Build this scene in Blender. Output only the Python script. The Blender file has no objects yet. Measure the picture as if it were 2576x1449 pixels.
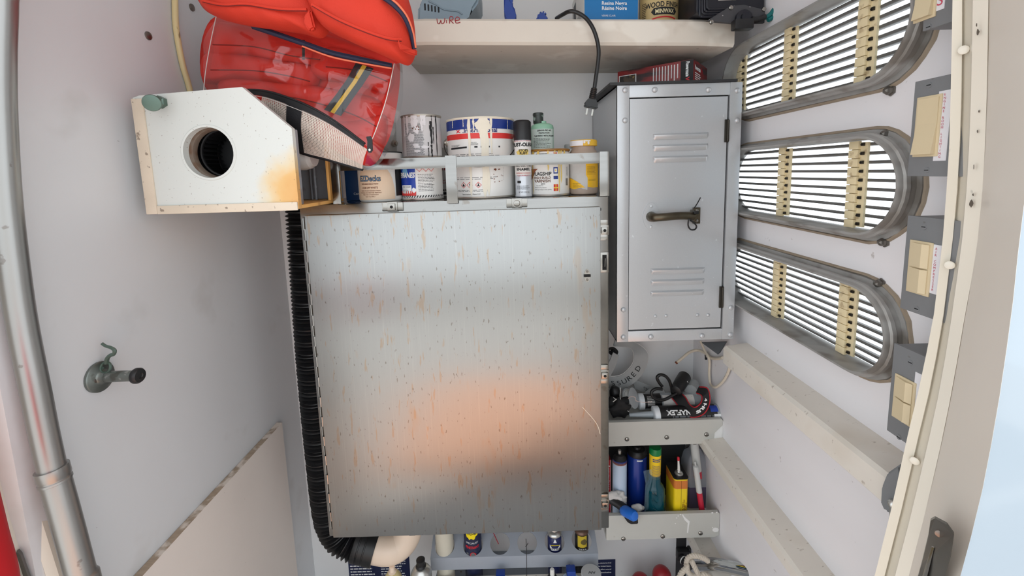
import bpy, bmesh, math, random
from mathutils import Vector, Matrix, noise
random.seed(7)
SC = bpy.context.scene
COL = SC.collection
PI = math.pi

# ------------------------------------------------------------------ camera
FPX, PITCH, ROLL, CY = 1080.0, 0.1257, -0.02937, 569.0
CAM = Vector((0, 0, 1.45))
_w = Vector((0, math.cos(PITCH), -math.sin(PITCH)))
_r = Vector((1, 0, 0)); _u = _r.cross(_w)
_R = math.cos(ROLL) * _r + math.sin(ROLL) * _u
_U = -math.sin(ROLL) * _r + math.cos(ROLL) * _u
cam = bpy.data.cameras.new('camera'); camo = bpy.data.objects.new('camera', cam); COL.objects.link(camo)
cam.sensor_fit = 'HORIZONTAL'; cam.sensor_width = 36.0; cam.lens = 36.0 * FPX / 2576.0
cam.shift_y = -(724.5 - CY) / 2576.0; cam.clip_start = 0.02; cam.clip_end = 200
camo.matrix_world = Matrix(((_R.x, _U.x, -_w.x, CAM.x), (_R.y, _U.y, -_w.y, CAM.y), (_R.z, _U.z, -_w.z, CAM.z), (0, 0, 0, 1)))
SC.camera = camo

# ------------------------------------------------------------------ sky, sun, exposure
wld = bpy.data.worlds.new('sky'); SC.world = wld; wld.use_nodes = True
bg = wld.node_tree.nodes['Background']
bg.inputs[0].default_value = (0.90, 0.955, 1.0, 1); bg.inputs[1].default_value = 2.35
SC.view_settings.view_transform = 'Standard'; SC.view_settings.look = 'None'
SC.view_settings.gamma = 1.0; SC.view_settings.use_curve_mapping = False
SC.view_settings.exposure = -0.24
sun = bpy.data.lights.new('sun', 'SUN'); sun.energy = 9.0; sun.angle = 0.02; sun.color = (1.0, 0.95, 0.88)
suno = bpy.data.objects.new('sun', sun); COL.objects.link(suno); suno.location = (-5, 2, 6)
suno.rotation_euler = Vector((0.62, -0.30, -0.72)).to_track_quat('-Z', 'Y').to_euler()

# ------------------------------------------------------------------ pixel rays -> places in the room
def ray(x, y): return _R * ((x - 1288) / FPX) + _U * ((CY - y) / FPX) + _w
def P(x, y, Y):
    d = ray(x, y); return CAM + d * (Y / d.y)
def PX(x, y, X):
    d = ray(x, y); return CAM + d * (X / d.x)

# ------------------------------------------------------------------ materials
def s2l(c):
    c = c / 255.0
    return c / 12.92 if c <= 0.04045 else ((c + 0.055) / 1.055) ** 2.4
def lin(rgb, g=1.0): return tuple(min(0.98, s2l(v) * g) for v in rgb) + (1,)
MATS = {}
def M(name, rgb, rough=0.5, metal=0.0, g=1.0, var=0.0, scale=40, bump=0.0, bscale=300, spots=None,
      trans=0.0, alpha=1.0, coat=0.0, stretch=(1, 1, 1), aniso=0.0, spec=0.5, emit=0):
    """procedural surface: base colour, soft colour variation, list of stain layers, fine relief"""
    if name in MATS: return MATS[name]
    m = bpy.data.materials.new(name); m.use_nodes = True; MATS[name] = m
    nt = m.node_tree; N = nt.nodes; L = nt.links; b = N['Principled BSDF']
    b.inputs['Roughness'].default_value = rough; b.inputs['Metallic'].default_value = metal
    b.inputs['Specular IOR Level'].default_value = spec
    b.inputs['Coat Weight'].default_value = coat
    if trans: b.inputs['Transmission Weight'].default_value = trans
    if alpha < 1: b.inputs['Alpha'].default_value = alpha
    col = lin(rgb, g); b.inputs['Base Color'].default_value = col
    if aniso:
        b.inputs['Anisotropic'].default_value = aniso
        t = N.new('ShaderNodeTangent'); t.direction_type = 'RADIAL'; t.axis = 'Z'; L.new(t.outputs[0], b.inputs['Tangent'])
    out = None
    if var or spots or bump:
        tc = N.new('ShaderNodeTexCoord'); mp = N.new('ShaderNodeMapping'); L.new(tc.outputs['Object'], mp.inputs[0])
        mp.inputs['Scale'].default_value = stretch
    if var:
        n = N.new('ShaderNodeTexNoise'); n.inputs['Scale'].default_value = scale; n.inputs['Detail'].default_value = 5
        L.new(mp.outputs[0], n.inputs['Vector'])
        mx = N.new('ShaderNodeMix'); mx.data_type = 'RGBA'
        mx.inputs[6].default_value = tuple(v * (1 - var) for v in col[:3]) + (1,)
        mx.inputs[7].default_value = tuple(min(0.98, v * (1 + var)) for v in col[:3]) + (1,)
        L.new(n.outputs['Fac'], mx.inputs[0]); out = mx.outputs[2]
    for sp in (spots or []):
        # (rgb, scale, threshold, softness, strength, stretch)
        rgb2, sc, th, soft, st, stv = sp
        mp2 = N.new('ShaderNodeMapping'); L.new(tc.outputs['Object'], mp2.inputs[0]); mp2.inputs['Scale'].default_value = stv
        n = N.new('ShaderNodeTexNoise'); n.inputs['Scale'].default_value = sc; n.inputs['Detail'].default_value = 3
        L.new(mp2.outputs[0], n.inputs['Vector'])
        mr = N.new('ShaderNodeMapRange'); mr.inputs[1].default_value = th; mr.inputs[2].default_value = th + soft
        mr.inputs[3].default_value = 0; mr.inputs[4].default_value = st; L.new(n.outputs['Fac'], mr.inputs[0])
        mx = N.new('ShaderNodeMix'); mx.data_type = 'RGBA'; L.new(mr.outputs[0], mx.inputs[0])
        if out: L.new(out, mx.inputs[6])
        else: mx.inputs[6].default_value = col
        mx.inputs[7].default_value = lin(rgb2, g); out = mx.outputs[2]
    if out: L.new(out, b.inputs['Base Color'])
    if bump:
        n = N.new('ShaderNodeTexNoise'); n.inputs['Scale'].default_value = bscale; L.new(mp.outputs[0], n.inputs['Vector'])
        bp = N.new('ShaderNodeBump'); bp.inputs['Strength'].default_value = bump; bp.inputs['Distance'].default_value = 0.001
        L.new(n.outputs['Fac'], bp.inputs['Height']); L.new(bp.outputs[0], b.inputs['Normal'])
    if emit:
        b.inputs['Emission Color'].default_value = col; b.inputs['Emission Strength'].default_value = emit
    return m
U1 = (1, 1, 1)

# ------------------------------------------------------------------ mesh builder (world coordinates)
class MB:
    def __init__(s, xf=None): s.bm = bmesh.new(); s.xf = xf or Matrix.Identity(4)
    def v(s, p): return s.bm.verts.new(s.xf @ Vector(p))
    def face(s, vs):
        try: return s.bm.faces.new(vs)
        except ValueError: return None
    def quad(s, *pts): s.face([s.v(p) for p in pts]); return s
    def box(s, lo, hi, bev=0.0):
        x0, y0, z0 = lo; x1, y1, z1 = hi
        vs = [s.v(p) for p in ((x0,y0,z0),(x1,y0,z0),(x1,y1,z0),(x0,y1,z0),(x0,y0,z1),(x1,y0,z1),(x1,y1,z1),(x0,y1,z1))]
        fs = [s.face([vs[i] for i in f]) for f in ((3,2,1,0),(4,5,6,7),(0,1,5,4),(1,2,6,5),(2,3,7,6),(3,0,4,7))]
        if bev:
            es = list({e for f in fs for e in f.edges})
            bmesh.ops.bevel(s.bm, geom=es, offset=bev, segments=2, affect='EDGES', profile=0.6)
        return s
    def ring(s, c, ax, r, seg, ref=None, ry=None):
        ax = Vector(ax).normalized(); ref = Vector(ref) if ref else (Vector((0, 0, 1)) if abs(ax.z) < 0.9 else Vector((0, -1, 0)))
        a = ax.cross(ref).normalized(); b = a.cross(ax).normalized(); c = Vector(c); ry = r if ry is None else ry
        return [s.v(c + a * (r * math.sin(2*PI*i/seg)) + b * (ry * math.cos(2*PI*i/seg))) for i in range(seg)]
    def bridge(s, a, b):
        n = len(a)
        for i in range(n): s.face([a[i], a[(i+1) % n], b[(i+1) % n], b[i]])
    def lathe(s, c, ax, prof, seg=32, cap0=True, cap1=True):
        """prof: (radius, distance along axis)"""
        c = Vector(c); ax = Vector(ax).normalized(); rs = [s.ring(c + ax * t, ax, max(r, 1e-5), seg) for r, t in prof]
        for a, b in zip(rs, rs[1:]): s.bridge(a, b)
        if cap0: s.face(rs[0][::-1])
        if cap1: s.face(rs[-1])
        return s
    def cyl(s, p0, p1, r, r1=None, seg=20):
        p0 = Vector(p0); p1 = Vector(p1); return s.lathe(p0, p1 - p0, [(r, 0), (r if r1 is None else r1, (p1 - p0).length)], seg)
    def ball(s, c, r, seg=16, sq=(1, 1, 1), n=10):
        c = Vector(c); rs = []
        for j in range(1, n):
            t = PI * j / n
            rs.append([s.v(c + Vector((sq[0]*r*math.sin(t)*math.cos(2*PI*i/seg), sq[1]*r*math.sin(t)*math.sin(2*PI*i/seg), -sq[2]*r*math.cos(t)))) for i in range(seg)])
        for a, b in zip(rs, rs[1:]): s.bridge(a, b)
        lo = s.v(c - Vector((0, 0, r*sq[2]))); hi = s.v(c + Vector((0, 0, r*sq[2])))
        for i in range(seg):
            s.face([lo, rs[0][(i+1) % seg], rs[0][i]]); s.face([hi, rs[-1][i], rs[-1][(i+1) % seg]])
        return s
    def tube(s, pts, r, seg=12, closed=False, rad=None):
        pts = [Vector(p) for p in pts]; n = len(pts); rs = []; ref = None
        for i in range(n):
            if closed: t = pts[(i+1) % n] - pts[i-1]
            else: t = pts[min(i+1, n-1)] - pts[max(i-1, 0)]
            t.normalize()
            if ref is None: ref = Vector((0, 0, 1)) if abs(t.z) < 0.8 else Vector((0, -1, 0))
            ref = (ref - t * ref.dot(t)); ref = ref.normalized() if ref.length > 1e-6 else Vector((1, 0, 0))
            b = t.cross(ref); rr = rad(i / (n - 1)) if rad else r
            rs.append([s.v(pts[i] + ref * (rr*math.cos(2*PI*k/seg)) + b * (rr*math.sin(2*PI*k/seg))) for k in range(seg)])
        for a, b in zip(rs, rs[1:]): s.bridge(a, b)
        if closed: s.bridge(rs[-1], rs[0])
        else: s.face(rs[0][::-1]); s.face(rs[-1])
        return s
    def prism(s, pts, d):
        """closed outline (3-D points, planar) pushed along vector d"""
        d = Vector(d); a = [s.v(p) for p in pts]; b = [s.v(Vector(p) + d) for p in pts]
        s.face(a[::-1]); s.face(b); s.bridge(a, b); return s
    def grid(s, rows, closed_u=False):
        vs = [[s.v(p) for p in r] for r in rows]
        for a, b in zip(vs, vs[1:]):
            n = len(a)
            for i in range(n if closed_u else n - 1): s.face([a[i], a[(i+1) % n], b[(i+1) % n], b[i]])
        return vs
    def plate(s, outline, holes, d):
        """planar plate with holes; outline/holes lists of 3-D points, pushed along d"""
        d = Vector(d); fr = []; 
        for off in (Vector((0, 0, 0)), d):
            tb = []
            for loop in [outline] + holes:
                vs = [s.v(Vector(p) + off) for p in loop]; tb.append(vs)
                for i in range(len(vs)): s.bm.edges.new((vs[i], vs[(i+1) % len(vs)]))
            es = [s.bm.edges.get((vs[i], vs[(i+1) % len(vs)])) for vs in tb for i in range(len(vs))]
            bmesh.ops.triangle_fill(s.bm, edges=es, use_beauty=True, use_dissolve=False)
            fr.append(tb)
        for a, b in zip(*fr): s.bridge(a, b)
        return s

FINE = {'small_print', 'label_lettering', 'lettering', 'red_lettering', 'black_lettering', 'print', 'side_print', 'paint_drips', 'rust_spots', 'black_streaks', 'paint_smears', 'amber_drips', 'stitching', 'barcode', 'chipped_corner', 'side_lettering', 'label_print', 'paint_chips'}   # flat print and splashes too small to pick apart
def wloc(o):
    t = Vector((0, 0, 0))
    while o: t += o.location; o = o.parent
    return t
def obj(name, mb, mat, parent=None, loc=None, smooth=True, angle=40, kind=None, label=None, flip=False):
    bm = mb.bm
    bmesh.ops.recalc_face_normals(bm, faces=bm.faces)
    off = wloc(parent) if parent else Vector(loc or (0, 0, 0))
    bmesh.ops.translate(bm, verts=bm.verts, vec=-off)
    me = bpy.data.meshes.new(name); 
    if smooth:
        for f in bm.faces: f.smooth = True
        ca = math.radians(angle)
        for e in bm.edges:
            if len(e.link_faces) == 2 and e.calc_face_angle(0) > ca: e.smooth = False
    bm.to_mesh(me); bm.free()
    for m in (mat if isinstance(mat, (list, tuple)) else [mat]): me.materials.append(m)
    o = bpy.data.objects.new(name, me); COL.objects.link(o)
    if parent: o.parent = parent
    else: o.location = off
    if name in FINE: kind = 'stuff'
    if kind: o['kind'] = kind
    if label: o['label'] = label
    return o
def thing(name, label, cat, loc, group=None):
    o = bpy.data.objects.new(name, None); COL.objects.link(o); o.location = Vector(loc); o.empty_display_size = 0.02
    o['label'] = label; o['category'] = cat
    if group: o['group'] = group
    return o
def tag(o, label, cat, group=None):
    o['label'] = label; o['category'] = cat
    if group: o['group'] = group
    return o
def struct(name, mb, mat, smooth=False, loc=None, label=None, **k):
    o = obj(name, mb, mat, None, loc=loc, smooth=smooth, **k); o['kind'] = 'structure'
    if label: o['label'] = label
    return o
def share(src, name, parent, xf_loc):
    """a further piece with the same mesh, moved by xf_loc (relative to the source's place)"""
    o = bpy.data.objects.new(name, src.data); COL.objects.link(o); o.parent = parent; o.location = Vector(xf_loc); return o
def spline(pts, n=12, closed=False):
    pts = [Vector(p) for p in pts]; out = []; m = len(pts)
    for i in range(m if closed else m - 1):
        if closed: p0, p1, p2, p3 = pts[i-1], pts[i], pts[(i+1) % m], pts[(i+2) % m]
        else: p0, p1, p2, p3 = pts[max(i-1, 0)], pts[i], pts[i+1], pts[min(i+2, m-1)]
        for k in range(n):
            t = k / n
            out.append(0.5*((2*p1) + (p2-p0)*t + (2*p0-5*p1+4*p2-p3)*t*t + (3*p1-p0-3*p2+p3)*t**3))
    if not closed: out.append(pts[-1])
    return out

# ------------------------------------------------------------------ lettering
_txt = {}
def text_data(s, bold=0.0, sp=1.0):
    key = (s, bold, sp)
    if key not in _txt:
        cu = bpy.data.curves.new('lettering', 'FONT'); cu.body = s; cu.size = 1.0; cu.offset = bold; cu.resolution_u = 3
        cu.align_x = 'CENTER'; cu.space_character = sp
        ob = bpy.data.objects.new('lettering', cu); COL.objects.link(ob)
        bpy.context.view_layer.update()
        me = bpy.data.meshes.new_from_object(ob.evaluated_get(bpy.context.evaluated_depsgraph_get()))
        vs = [tuple(v.co) for v in me.vertices]; fs = [tuple(p.vertices) for p in me.polygons]
        bpy.data.objects.remove(ob); bpy.data.meshes.remove(me)
        _txt[key] = (vs, fs)
    return _txt[key]
def write(mb, s, size, fn, u=0.0, v=0.0, bold=0.0, sp=1.0, sx=1.0, shear=0.0, rot=0.0, maxw=None):
    """put a line of text through fn(u, v) -> world point; size = cap height"""
    vs, fs = text_data(s, bold, sp); k = size / 0.69
    if not vs: return
    if maxw:
        wd = (max(p[0] for p in vs) - min(p[0] for p in vs)) * k
        sx = maxw / wd
    c, sn = math.cos(rot), math.sin(rot); nv = []
    for x, y, z in vs:
        x, y = (x * sx + y * shear) * k, y * k
        nv.append(mb.v(fn(u + x*c - y*sn, v + x*sn + y*c)))
    for f in fs: mb.face([nv[i] for i in f])
def lines(mb, fn, u0, u1, v0, v1, n, h=0.35, seed=1, gap=0.12, ragged=0.2):
    """illegible small print: rows of word-length bars"""
    rd = random.Random(seed); dv = (v1 - v0) / n
    for i in range(n):
        va = v0 + dv * (i + 0.5 - h/2); vb = va + dv * h; u = u0; end = u1 - (u1-u0) * rd.random() * ragged
        while u < end:
            w = (u1-u0) * rd.uniform(0.05, 0.16); e = min(u + w, end)
            mb.face([mb.v(fn(a, b)) for a, b in ((u, va), (e, va), (e, vb), (u, vb))]); u = e + (u1-u0) * gap * 0.22
def rect(mb, fn, u0, u1, v0, v1, nu=1, nv=1):
    mb.grid([[fn(u0 + (u1-u0)*i/nu, v0 + (v1-v0)*j/nv) for i in range(nu+1)] for j in range(nv+1)])
def poly(mb, fn, pts, ml=0.004):
    """filled outline in (u, v), cut finely enough to follow a curved surface"""
    if max(abs(p[0] - q[0]) for p in pts for q in pts) < 2*ml:
        mb.face([mb.v(fn(a, b)) for a, b in pts]); return
    b = bmesh.new(); vs = [b.verts.new((u, v, 0)) for u, v in pts]; f = b.faces.new(vs); bmesh.ops.triangulate(b, faces=[f])
    u0 = min(p[0] for p in pts); u1 = max(p[0] for p in pts); k = int((u1 - u0)/ml)
    for i in range(1, k + 1):
        bmesh.ops.bisect_plane(b, geom=b.verts[:] + b.edges[:] + b.faces[:], plane_co=(u0 + (u1-u0)*i/(k+1), 0, 0), plane_no=(1, 0, 0))
    mp = {v: mb.v(fn(v.co.x, v.co.y)) for v in b.verts}
    for f in b.faces: mb.face([mp[v] for v in f.verts])
    b.free()
def cylmap(cx, cy, z0, R, off=0.0005, ang=0.0, tilt=None):
    """wraps (arc length, height) round an upright can; angle 0 faces the doorway"""
    def fn(u, v):
        a = u / R + ang; p = Vector((cx + (R+off)*math.sin(a), cy - (R+off)*math.cos(a), z0 + v))
        return tilt @ p if tilt else p
    return fn
def planemap(o, ux, uy, off=0.0):
    o = Vector(o); ux = Vector(ux).normalized(); uy = Vector(uy).normalized(); n = ux.cross(uy)
    return lambda u, v: o + ux*u + uy*v + n*off
def cylpatch(mb, cx, cy, z0, R, a0, a1, v0, v1, off=0.0003, n=16):
    f = cylmap(cx, cy, z0, R, off); rect(mb, f, a0*R, a1*R, v0, v1, n, 1)
# ================================================================== room shell
XL, XR, YB, ZC = -0.735, 0.590, 1.360, 2.06
scuff = [((120, 118, 116), 48, 0.765, 0.02, 0.5, (1, 1, 1.6)), ((150, 140, 125), 9, 0.62, 0.2, 0.22, (1, 1, 1))]
m_wall = M('gelcoat_white', (238, 238, 238), 0.42, var=0.035, scale=6, spots=scuff, bump=0.05, bscale=60)
m_wallr = M('painted_white', (236, 234, 236), 0.5, var=0.03, scale=8, bump=0.35, bscale=25, stretch=(1, 0.3, 2), spots=[((120, 100, 80), 70, 0.72, 0.03, 0.4, U1)])
m_floor = M('floor_paint', (168, 168, 168), 0.7, var=0.1, scale=12)
struct('floor', MB().box((XL - .05, 0.5, -0.03), (XR + .05, YB + .03, 0)), m_floor)
struct('ceiling', MB().box((XL - .05, 0.42, ZC), (XR + .05, YB + .03, ZC + .03)), m_wall)
struct('wall_back', MB().box((XL - .03, YB, 0), (XR + .03, YB + .03, ZC)), m_wall)
struct('wall_left', MB().box((XL - .03, 0.58, 0), (XL, YB, ZC)), M('gelcoat_white_dimmed', (218, 219, 221), 0.42, var=0.035, scale=6, spots=scuff, bump=0.05, bscale=60))  # white wall colour lowered to offset strong daylight near the door

def stadium(y0, y1, zc, h, x, grow=0.0, n=14):
    r = h / 2 + grow; a = y0 + h / 2; b = y1 - h / 2; pts = []
    for i in range(n + 1):
        t = PI/2 + PI * i / n; pts.append(Vector((x, a + r*math.cos(t), zc + r*math.sin(t))))
    for i in range(n + 1):
        t = -PI/2 + PI * i / n; pts.append(Vector((x, b + r*math.cos(t), zc + r*math.sin(t))))
    return pts
LV = [(1.6556, 0.168), (1.4105, 0.162), (1.1735, 0.152)]
LY0, LY1 = 0.620, 1.160
RX = 0.5595
wr = MB(); wr.plate([(XR, 0.50, 0), (XR, YB, 0), (XR, YB, ZC), (XR, 0.50, ZC)], [stadium(LY0, LY1, z, h, XR, -0.004) for z, h in LV], (0.02, 0, 0))
struct('wall_right', wr, m_wallr)

# ---- fore-and-aft ledges on the right wall
m_ledge = M('ledge_paint', (222, 216, 206), 0.55, var=0.06, scale=14, spots=[((120, 100, 80), 60, 0.66, 0.05, 0.45, (1, 2, 1)), ((170, 150, 120), 7, 0.55, 0.2, 0.35, U1)])
def ledge(name, xi, y0, y1, zt, zb, label):
    m = MB(); o = [(xi + .006, y0, zt), (xi, y0, zt - .006), (xi, y0, zb + .004), (xi + .004, y0, zb), (XR, y0, zb), (XR, y0, zt + .006)]
    m.prism(o, (0, y1 - y0, -0.006)); return struct(name, m, m_ledge, label=label)
ledge('trim_1', 0.530, 0.52, 1.045, 1.001, 0.952, 'white ledge along the vented wall beneath the louvers')
ledge('trim_2', 0.530, 0.52, 1.330, 0.672, 0.640, 'white ledge along the vented wall below the upper parts tray')
ledge('trim_3', 0.535, 0.52, 1.330, 0.300, 0.260, 'lowest white ledge beneath the tray of bottles')

# ---- doorway: right jamb, moulded, its outer bulkhead face; left jamb
def lerp(tab, y):
    if y <= tab[0][0]: return tab[0][1]
    for (a, b), (c, d) in zip(tab, tab[1:]):
        if y <= c: return b + (d - b) * (y - a) / (c - a)
    return tab[-1][1]
m_jamb = M('jamb_cream', (226, 220, 206), 0.32, var=0.03, scale=10, spots=[((90, 80, 70), 45, 0.72, 0.03, 0.6, (1, 1, 0.4))], coat=0.2)
E0 = [(-120, 2400), (0, 2397), (200, 2393), (400, 2387), (620, 2370), (803, 2348), (960, 2318), (1123, 2279), (1290, 2243), (1449, 2204), (1560, 2176)]
E1 = [(-120, 2424), (0, 2421), (200, 2420), (430, 2412), (620, 2395), (803, 2372), (960, 2345), (1123, 2306), (1290, 2268), (1449, 2228), (1560, 2200)]
E2 = [(-120, 2450), (0, 2447), (200, 2444), (430, 2436), (620, 2419), (803, 2393), (960, 2368), (1123, 2332), (1290, 2292), (1449, 2250), (1560, 2220)]
E3 = [(-120, 2488), (0, 2485), (200, 2483), (430, 2476), (620, 2459), (803, 2425), (960, 2398), (1123, 2364), (1290, 2324), (1449, 2284), (1560, 2256)]
E4 = [(-120, 2640), (0, 2630), (200, 2614), (400, 2592), (540, 2571), (700, 2555), (854, 2534), (980, 2512), (1105, 2486), (1240, 2450), (1387, 2403), (1449, 2384), (1560, 2350)]
rows_y = [-120, 0, 120, 240, 360, 480, 600, 700, 800, 900, 1000, 1100, 1200, 1300, 1400, 1449, 1560]
def jamb_rows(cols, back):
    rows = []
    for y in rows_y:
        row = [P(lerp(t, y), y, Y) for t, Y in cols]
        z = sum(p.z for p in row) / len(row)
        row = [Vector((p.x, p.y, z + (p.z - z) * 0.25)) for p in row]
        rows.append(row + back(row))
    lo = [Vector((p.x, p.y, 0)) for p in rows[-1]]; hi = [Vector((p.x, p.y, ZC)) for p in rows[0]]
    return [hi] + rows + [lo]
jr = jamb_rows([(E0, .512), (E1, .508), ([(a, b + 3) for a, b in E1], .512), ([(a, b - 5) for a, b in E2], .500), (E2, .488), (E3, .474), ([(a, b + 3) for a, b in E3], .479),
                ([(a, (b + c[1]*0)) for (a, b), c in zip(E3, E3)], .478)],
               lambda r: [r[-1] + Vector((.010, -.008, 0)), r[-1] + Vector((.030, -.030, 0)), r[-1] + Vector((.035, -.045, 0)), r[-1] + Vector((.10, .06, 0)), Vector((r[0].x + .075, .512, r[0].z))])
m = MB(); m.grid(jr, closed_u=True); struct('trim_4', m, m_jamb, smooth=True, angle=25, label='moulded cream jamb beside the switch boxes')
m_chipd = M('chip_bare', (96, 88, 80), 0.6, var=.3, scale=200)
m = MB()
for x, y, rx, ry in ((2460, 80, 5, 9), (2457, 62, 2, 5), (2463, 280, 2, 4), (2443, 512, 6, 10), (2448, 490, 2, 4), (2459, 330, 1.5, 5), (2450, 420, 1.5, 7)):
    rd = random.Random(x); pts = [P(x + rx*math.sin(2*PI*i/11)*rd.uniform(.5, 1.1), y + ry*math.cos(2*PI*i/11)*rd.uniform(.6, 1.1), .4785) for i in range(11)]; m.prism(pts, (.002, .002, 0))
obj('paint_chips', m, m_chipd, bpy.data.objects['trim_4'], smooth=False)
# rounded outer reveal and the bulkhead face outside
m_bulk = M('bulkhead_gelcoat', (170, 186, 198), 0.16, coat=0.5)  # white gelcoat; its shading is put into this darker bluish base
m_reveal = M('reveal_beige', (222, 214, 203), 0.35, var=0.02, scale=10)
rv = []; bk = []
for y in rows_y:
    a = P(lerp(E3, y), y, .478) + Vector((.002, .004, 0)); b = P(lerp(E4, y), y, .395)
    z = a.z; mid = Vector(((a.x + b.x) / 2 + .004, (a.y + b.y) / 2 + .012, z)); b = Vector((b.x, b.y, z))
    rv.append([a, (a + mid) / 2 + Vector((.001, .003, 0)), mid, (mid + b) / 2 + Vector((.002, .003, 0)), b, b + Vector((.004, .003, 0)), b + Vector((.05, .06, 0))])
    bk.append([b + Vector((.003, .004, 0)), b + Vector((.25, .03, 0)), b + Vector((.7, .08, 0)), b + Vector((.7, .10, 0)), b + Vector((.08, .04, 0))])
for L_ in (rv, bk):
    L_.insert(0, [Vector((p.x, p.y, ZC)) for p in L_[0]]); L_.append([Vector((p.x, p.y, 0)) for p in L_[-1]])
m = MB(); m.grid(rv, closed_u=True); struct('trim_5', m, m_reveal, smooth=True, angle=50, label='rounded beige reveal of the doorway')
m = MB(); m.grid(bk, closed_u=True); struct('wall_outside', m, m_bulk, smooth=True, label='glossy pale blue-white bulkhead outside the doorway')

L0 = [(-120, -45), (500, -22), (700, 5), (900, 40), (1100, 76), (1280, 122), (1449, 175), (1560, 210)]
L1 = [(a, b - 28) for a, b in L0]; L2 = [(a, b - 60) for a, b in L0]; L3 = [(a, b - 64) for a, b in L0]; L4 = [(a, b - 98) for a, b in L0]; L5 = [(a, b - 150) for a, b in L0]
jl = jamb_rows([(L0, .615), (L1, .600), (L2, .590), (L3, .596), (L4, .585), (L5, .54)], lambda r: [r[-1] + Vector((-.06, .0, 0)), Vector((r[0].x - .05, .64, r[0].z))])
m = MB(); m.grid(jl, closed_u=True); struct('trim_6', m, m_jamb, smooth=True, angle=25, label='cream jamb strips beside the aluminium tube')

# ---- deck, bulwark and added light helpers outside (seen only as reflections in the metal)
m_deck = M('deck_nonskid', (168, 167, 166), 0.7, var=0.08, scale=30)
m_peach = M('reflector_peach', (208, 160, 134), 0.6, var=0.08, scale=20, stretch=(8, 1, 1))  # skin-like peach chosen for the reflection, not for wood
struct('floor_deck', MB().box((-4, -4.5, -0.08), (4, 0.45, -0.03)), m_deck)
struct('floor_peach_reflector', MB().box((-0.72, -0.88, -0.03), (0.72, 0.22, 0.06)), m_peach, label='added unseen peach slab for the warm reflection in the cabinet door')  # added out of view to give the cabinet door its warm reflection
struct('ceiling_sky_blocker', MB().box((-1.0, -0.5, 2.30), (1.0, 0.44, 2.34)), m_wall, label='added unseen slab above the doorway that blocks high sky light')  # made-up slab, keeps high sky off the left wall and jambs
struct('wall_bulwark', MB().box((-4, -4.6, -0.03), (4, -4.5, 0.72)), m_deck)
# ================================================================== louvered vents
m_ring = M('vent_frame_alloy', (168, 167, 164), 0.5, metal=0.35, var=0.15, scale=25, spots=[((90, 78, 62), 14, 0.52, 0.15, 0.6, U1)])
m_slat = M('slat_alloy', (112, 111, 108), 0.45, metal=0.3, var=0.06, scale=30)  # light alloy, base darkened to carry the shade on the room side
m_comb = M('comb_cream', (232, 216, 176), 0.55, var=0.12, scale=40, spots=[((150, 120, 80), 50, 0.6, 0.1, 0.5, U1)])
m_clip = M('clip_dark', (62, 58, 52), 0.4, metal=0.7)
m_seal = M('sealant_tan', (150, 136, 118), 0.8, var=0.25, scale=60, bump=0.6, bscale=90)
m_nut = M('nut_dull', (120, 116, 110), 0.4, metal=0.8, var=0.2, scale=90)
def lathe_loop(m, loops):
    rs = [[m.v(p) for p in l] for l in loops]
    for a, b in zip(rs, rs[1:]): m.bridge(a, b)
    m.bridge(rs[-1], rs[0])
def vent(zc, h, ncomb, label):
    t = thing('louver_vent', label, 'vent', (XR - .04, 0.88, zc - h/2), 'three louvered vents in the white wall')
    S = lambda x, g: stadium(LY0, LY1, zc, h, x, g)
    m = MB(); lathe_loop(m, [S(.610, -.006), S(RX + .0015, -.005), S(RX, -.0045), S(RX, -.001), S(RX + .002, 0), S(.566, .001), S(.568, .004), S(.574, .004), S(.576, .001), S(.584, .002), S(.585, .009), S(.5895, .010), S(.5895, .002), S(.610, -.001)])
    obj('frame', m, m_ring, t, angle=30)
    m = MB(); rs = []
    for k, (x, g) in enumerate([(.5895, .008), (.586, .010), (.5872, .0125), (.5898, .0145)]):
        rs.append([p + Vector((0, 0, 0)) + Vector((0, noise.noise(p * 60) * .003, noise.noise(p * 45 + Vector((5, 0, 0))) * .003)) for p in S(x, g)])
    for a, b in zip(rs, rs[1:]): m.bridge([m.v(p) for p in a], [m.v(p) for p in b])
    obj('sealant_bead', m, m_seal, t)
    n = 10; r = h / 2 - .006; dz = 2 * r / n
    for i in range(n):
        z = zc - r + dz * (i + .5); w = math.sqrt(max(r*r - (abs(z - zc) - dz*.3)**2, 1e-6)); ya = LY0 + h/2 - w - .002; yb = LY1 - h/2 + w + .002
        x0, x1 = .6015, .6095; k = .10; th = .0025; z0 = z + .001
        o = [(x0, ya, z0 + th), (x0 - .001, ya, z0), (x0, ya, z0 - th), (x0 + .002, ya, z0 - th - .0006), (x1, ya, z0 - k*(x1-x0) - th), (x1 + .001, ya, z0 - k*(x1-x0)), (x1, ya, z0 - k*(x1-x0) + th)]
        m = MB(); m.prism(o, (0, yb - ya, 0)); obj('slat', m, m_slat, t, smooth=False)
    for yc in (0.745, 0.943, 1.136)[:ncomb]:
        w = .036; m = MB(); m.box((.5975, yc - .020, zc - r + .003), (.6015, yc + .013, zc + r - .003)); cb = obj('slat_comb', m, m_comb, t, smooth=False)
        for i in range(n):
            z = zc - r + dz * (i + .5)
            m = MB(); m.box((.5925, yc - .006, z - dz*.47), (.5985, yc + .015, z + dz*.47), .0012); obj('comb_block', m, m_comb, cb)
            m = MB(); m.box((.5945, yc - .0145, z - dz*.12), (.5975, yc - .0085, z + dz*.24), .0005); m.box((.593, yc - .0115, z - dz*.05), (.598, yc - .0095, z + dz*.1)); obj('clip', m, m_clip, cb, smooth=False)
    return t
vent(*LV[0], 3, 'uppermost louvered vent, stretching above the locker top, three slat combs in view')
vent(*LV[1], 2, 'middle louvered vent level with the engine room lighting switch')
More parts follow.
